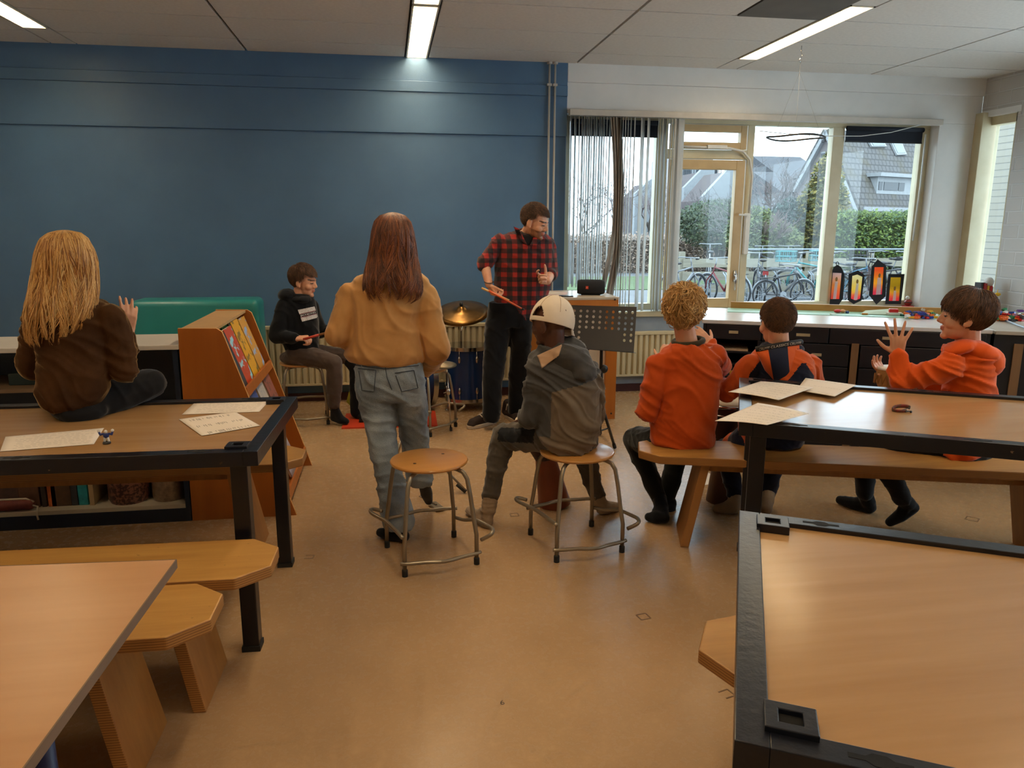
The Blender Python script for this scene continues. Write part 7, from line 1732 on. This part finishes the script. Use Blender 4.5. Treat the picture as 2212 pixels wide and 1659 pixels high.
def stepped(label, pxs, Y, k):
    """terraced house with a long sloping party wall and a balcony"""
    t = thing('house', label, 'house', (px(pxs[0][0], 480, Y).x, Y, GZ)); P_ = [px(x, y, Y) for x, y in pxs]
    MB().prism([V((P_[0].x, Y, GZ))]+P_+[V((P_[-1].x, Y, GZ))], (0, .5, 0)).build('party_wall', M_wh, t)
    b0 = P_[0]; x1 = P_[-1].x; MB().prism([V((b0.x+.6, Y+.5, GZ)), V((b0.x+.6, Y+.5, b0.z-.2)), P_[1]+V((.4, .5, -.25)), V((x1, Y+.5, P_[1].z-.25)), V((x1, Y+.5, GZ))], (0, 5, 0)).build('roof', M('red_grey_roof_%d' % k, oc((134, 116, 118), .42), .8, oc((116, 102, 106), .42), 4), t)
    return t
stepped('nearest terraced white house with a sloping party wall, right of the others', [(1518, 425), (1578, 360), (1590, 352), (1600, 352)], 52, 0)
stepped('terraced white house with a sloping party wall, left of the nearest one', [(1478, 405), (1520, 362), (1545, 352)], 60, 1)
stepped('terraced white house partly behind the rightmost slats of the left bay', [(1372, 418), (1405, 388), (1432, 375)], 64, 2)
a, b_ = px(1474, 350, 66), px(1560, 350, 66)
t = thing('house', 'white upper storey with a blue balcony and railing at the top of the terraced houses', 'house', ((a.x+b_.x)/2, 66, GZ))
zt_, zb_ = px(1500, 352, 66).z, px(1500, 382, 66).z
MB().bb((a.x, 68, GZ), (b_.x, 74, px(1500, 345, 66).z+.4)).build('wall', M_wh, t); MB().bb((a.x, 66, px(1500, 395, 66).z), (px(1528, 380, 66).x, 67.9, zb_)).build('balcony', M('pale_blue_panel', oc((170, 200, 226), .42), .6), t)
m = MB(); xx = [a.x+(b_.x-a.x)*k/16 for k in range(17)]
for x in xx: m.tube([(x, 66.1, zb_-.1), (x, 66.1, zb_+.75)], .035, 5)
m.tube([(a.x, 66.1, zb_+.75), (b_.x, 66.1, zb_+.75)], .05, 5); m.build('railing', M('dark_railing', oc((80, 88, 100), .42), .6), t)
for k in range(3): MB().bb((a.x+.9+1.3*k, 67.95, zb_+.1), (a.x+1.6+1.3*k, 68.02, zb_+1.1)).build('window', M_gls, t)
for k, (x0, x1, y0, y1, Y, lb) in enumerate(((1478, 1505, 468, 492, 40, 'low white shed behind the brown hedge, left of the white carport'), (1545, 1565, 465, 487, 38, 'white carport panel behind the shrubs'))):
    a, b_ = px(x0, y0, Y), px(x1, y0, Y); t = thing('shed', lb, 'shed', ((a.x+b_.x)/2, Y, GZ)); MB().bb((a.x, Y, GZ), (b_.x, Y+2.5, a.z)).build('wall', M_wh, t); MB().bb((a.x-.15, Y-.15, a.z), (b_.x+.15, Y+2.7, a.z+.12)).build('roof', M_rf, t)
# timber fence behind the bicycles
M_tim = M('weathered_timber', oc((200, 192, 168), .58), .85, oc((176, 168, 148), .58), 2.2, (1, 1, 8)); M_pipe2 = M('galvanised_rail', oc((190, 206, 222), .42), .4)
xa, xb = px(1476, 560, 17).x, px(2000, 560, 17).x+1.5
t = thing('timber_fence', 'weathered timber plank fence behind the bicycles', 'fence', ((xa+xb)/2, 17, GZ))
for z0, z1 in ((.66, .86), (.36, .56), (.08, .26)):
    x = xa
    while x < xb: MB().bb((x, 16.98, z0), (min(x+2.38, xb), 17.03, z1)).build('plank', M_tim, t); x += 2.4
x = xa
while x <= xb+.1: MB().bb((x-.06, 17.03, GZ), (x+.06, 17.15, 1.02)).build('post', M_tim, t); x += 1.6
x0 = px(1600, 545, 17.4).x
MB().tube([(x0, 17.4, 1.06), (xb, 17.4, 1.06)], .022, 6).build('top_rail', M_pipe2, t)
# bicycle racks
def rack(x, Y, n, label):
    t = thing('bicycle_rack', label, 'bicycle rack', (x+n*.2, Y, GZ))
    for k in range(n):
        a = x+.42*k; MB().tube([(a, Y, GZ), (a, Y, .30), (a+.03, Y+.12, .52), (a+.05, Y+.3, .60), (a+.10, Y+.3, .60), (a+.08, Y+.12, .52), (a+.06, Y, .30), (a+.06, Y, GZ)], .014, 6).build('hoop', M_pipe2, t, smooth=True)
    MB().tube([(x-.1, Y, GZ+.03), (x+.42*n, Y, GZ+.03)], .016, 6).build('base_bar', M_pipe2, t)
rack(px(1528, 640, 15.6).x, 15.6, 3, 'bicycle rack hoops seen through the door sized pane'); rack(px(1640, 640, 16).x, 16.0, 6, 'bicycle rack hoops behind the bicycles in the right hand bays')
M_tyre = M('black_tyre', oc((52, 54, 60), .42), .8); M_spoke = M('bright_spokes', oc((210, 216, 224), .42), .3); M_sad = M('black_saddle', oc((48, 48, 54), .42), .6)
def bike(x, Y, ang, c, label, r=.32, crate=None, light=False, high=1.0, fend=None):
    t = thing('bicycle', label, 'bicycle', (x, Y, GZ), 'bicycles parked outside', ang)
    L = r*3.2; fm = M('bicycle_paint_%d_%d_%d' % c, oc(c, .42), .35); k = r/.32*high
    def wheel(wx):
        w_ = MB().tube([(wx+r*math.cos(a), 0, r+r*math.sin(a)) for a in [2*math.pi*q/26 for q in range(26)]], .022*r/.32, 6, closed=True).build('wheel', M_tyre, t, smooth=True, local=True)
        s = MB()
        for q in range(14):
            a = 2*math.pi*q/14; s.tube([(wx, .02*(-1)**q, r), (wx+r*.96*math.cos(a), 0, r+r*.96*math.sin(a))], .0035, 3, caps=False)
        s.tube([(wx+r*.95*math.cos(a), 0, r+r*.95*math.sin(a)) for a in [2*math.pi*q/26 for q in range(26)]], .009, 5, closed=True).tube([(wx, -.04, r), (wx, .04, r)], .02, 8)
        s.build('spokes', M_spoke, w_, local=True)
    wheel(-L/2); wheel(L/2)
    bb, st, hd_, ft = (-.05*k, 0, r*.95), (-.20*k, 0, .62*k+r*.35), (L/2-.20*k, 0, .72*k+r*.3), (L/2, 0, r)
    m = MB(); m.tube([bb, st], .018, 6).tube([st, hd_], .018, 6).tube([bb, (hd_[0]+.02, 0, hd_[2]-.12)], .022, 6).tube([bb, (-L/2, .04, r)], .011, 6).tube([bb, (-L/2, -.04, r)], .011, 6).tube([st, (-L/2, .04, r)], .010, 6).tube([st, (-L/2, -.04, r)], .010, 6)
    m.build('frame', fm, t, smooth=True, local=True)
    MB().tube([(hd_[0]-.03, 0, hd_[2]+.06), (hd_[0]+.03, 0, hd_[2]-.10), (ft[0]-.02, .05, r*1.6), (ft[0], .05, r)], .014, 6).tube([(hd_[0]+.03, 0, hd_[2]-.10), (ft[0]-.02, -.05, r*1.6), (ft[0], -.05, r)], .014, 6).build('fork', fm, t, smooth=True, local=True)
    hz = hd_[2]+.20*k; hx = hd_[0]-.06
    MB().tube([(hd_[0]-.03, 0, hd_[2]+.04), (hx, 0, hz)], .013, 6).tube([(hx-.14, -.28, hz), (hx-.03, -.24, hz+.02), (hx+.04, -.08, hz+.01), (hx+.04, .08, hz+.01), (hx-.03, .24, hz+.02), (hx-.14, .28, hz)], .012, 6).build('handlebar', M_spoke, t, smooth=True, local=True)
    MB().tube([(hx-.18, -.285, hz), (hx-.08, -.27, hz)], .018, 6).tube([(hx-.18, .285, hz), (hx-.08, .27, hz)], .018, 6).build('grip', M_tyre, t, smooth=True, local=True)
    MB().tube([st, (st[0]-.05, 0, st[2]+.14)], .012, 6).build('seat_post', M_spoke, t, local=True); MB().ell((st[0]-.08, 0, st[2]+.17), (.13, .075, .035)).ell((st[0]+.05, 0, st[2]+.17), (.08, .03, .025)).build('saddle', M_sad, t, smooth=True, local=True)
    MB().tube([(wx_+(r+.035)*math.cos(a), 0, r+(r+.035)*math.sin(a)) for wx_ in (-L/2,) for a in [.2+2.9*q/12 for q in range(13)]], .016, 5).build('rear_mudguard', M_spoke if fend is None else fend, t, smooth=True, local=True)
    MB().tube([(L/2+(r+.035)*math.cos(a), 0, r+(r+.035)*math.sin(a)) for a in [.5+2.4*q/12 for q in range(13)]], .016, 5).build('front_mudguard', M_spoke if fend is None else fend, t, smooth=True, local=True)
    MB().bb((-L/2-.16, -.06, 2*r+.06), (-L/2+.28, .06, 2*r+.075)).tube([(-L/2, .06, r), (-L/2, .06, 2*r+.06)], .006, 5).tube([(-L/2, -.06, r), (-L/2, -.06, 2*r+.06)], .006, 5).build('carrier', M_sad, t, local=True)
    cr = MB().lathe([(.085*k, -.01), (.085*k, .01)], (bb[0], -.05, bb[2]), 16, axis=(0, 1, 0)); cr.tube([(bb[0], -.07, bb[2]), (bb[0]+.12*k, -.07, bb[2]-.08*k)], .01, 5).bb((bb[0]+.08*k, -.15, bb[2]-.10*k), (bb[0]+.17*k, -.07, bb[2]-.07*k)); cr.build('crank', M_spoke, t, local=True)
    if crate:
        q = MB(); x0, z0, s = L/2-.10, hd_[2]+.02, .34
        for a in range(3): q.tube([(x0, -.18, z0+.11*a), (x0+s, -.18, z0+.11*a), (x0+s, .18, z0+.11*a), (x0, .18, z0+.11*a)], .012, 5, closed=True)
        for a in range(5):
            for yy in (-.18, .18): q.tube([(x0+s*a/4, yy, z0), (x0+s*a/4, yy, z0+.22)], .009, 5)
            for xx_ in (x0, x0+s): q.tube([(xx_, -.18+.09*a, z0), (xx_, -.18+.09*a, z0+.22)], .009, 5)
        q.bb((x0, -.18, z0-.01), (x0+s, .18, z0)); q.build('crate', M('crate_%d_%d_%d' % crate, oc(crate, .42), .5), t, local=True)
    if light: MB().bb((-L/2-.19, -.055, 2*r-.02), (-L/2-.15, .055, 2*r+.06)).build('rear_light', M('red_reflector', oc((226, 40, 44), .5), .3), t, local=True)
    return t
xx = lambda x, Y, y=620: px(x, y, Y).x
bike(xx(1694, 14.6), 14.6, 0.05, (44, 46, 58), 'black child bicycle seen side on, nearest in the middle bay', .265)
bike(xx(1752, 15.6), 15.6, 2.3, (60, 200, 206), 'turquoise bicycle with a turquoise front crate', .33, (90, 206, 214))
bike(xx(1640, 15.4), 15.4, 1.25, (70, 74, 90), 'dark bicycle with a red rear light beside the window post', .33, None, True)
bike(xx(1562, 15.2), 15.2, 1.9, (176, 44, 52), 'red and dark bicycle turned towards the room in the door sized pane', .30)
bike(xx(1474, 15.4), 15.4, 0.5, (196, 202, 212), 'silver bicycle beside the rightmost slats', .30)
bike(xx(1530, 17.9), 17.9, 1.2, (200, 206, 214), 'pale bicycle beyond the fence in the door sized pane', .34, None, False, 1.1)
bike(xx(1655, 17.9), 17.9, 1.7, (90, 96, 112), 'grey bicycle beyond the fence behind the dark one with a red light', .34, None, False, 1.05)
bike(xx(1700, 18.0), 17.95, 1.3, (170, 130, 190), 'lilac bicycle beyond the fence in the middle bay', .34, None, False, 1.05)
bike(xx(1822, 15.8), 15.8, 2.2, (70, 80, 96), 'dark bicycle with a turquoise crate behind the leftmost lantern', .33, (110, 206, 216))
bike(xx(1850, 14.9), 14.9, 0.35, (60, 150, 190), 'blue bicycle behind the second lantern', .30)
bike(xx(1905, 15.3), 15.3, 2.0, (54, 58, 66), 'black bicycle with a black front crate behind the tall lantern', .34, (56, 58, 64))
bike(xx(1958, 15.9), 15.9, 1.1, (90, 110, 150), 'blue grey bicycle at the right edge of the window', .33)
bike(xx(1930, 14.6), 14.6, -0.4, (70, 74, 84), 'grey bicycle behind the rectangular lantern', .31, None, True)
p = px(1485, 511, 30); t = thing('child_outside', 'small red blob of a coat behind the brown hedge, far outside', 'coat', (p.x, 30, GZ))
bpy.data.objects.remove(t)
p = px(1440, 575, 19.4); tag(MB().bb((p.x-.06, 19.4, GZ), (p.x+.06, 19.5, p.z+.25)).build('yellow_post', M('yellow_post', oc((226, 190, 60), .5), .5)), 'short yellow post on the paving beyond the slats', 'post')
for k, x in enumerate((1236, 1250)):
    p = px(x, 525, 21); tag(MB().tube([(p.x, 21, GZ), (p.x, 21, p.z)], .06, 8).build('wooden_pole', M('grey_pole', oc((170, 168, 170), .42), .8)), ('left', 'right')[k]+' one of two grey poles on the lawn at the left end of the window', 'pole')
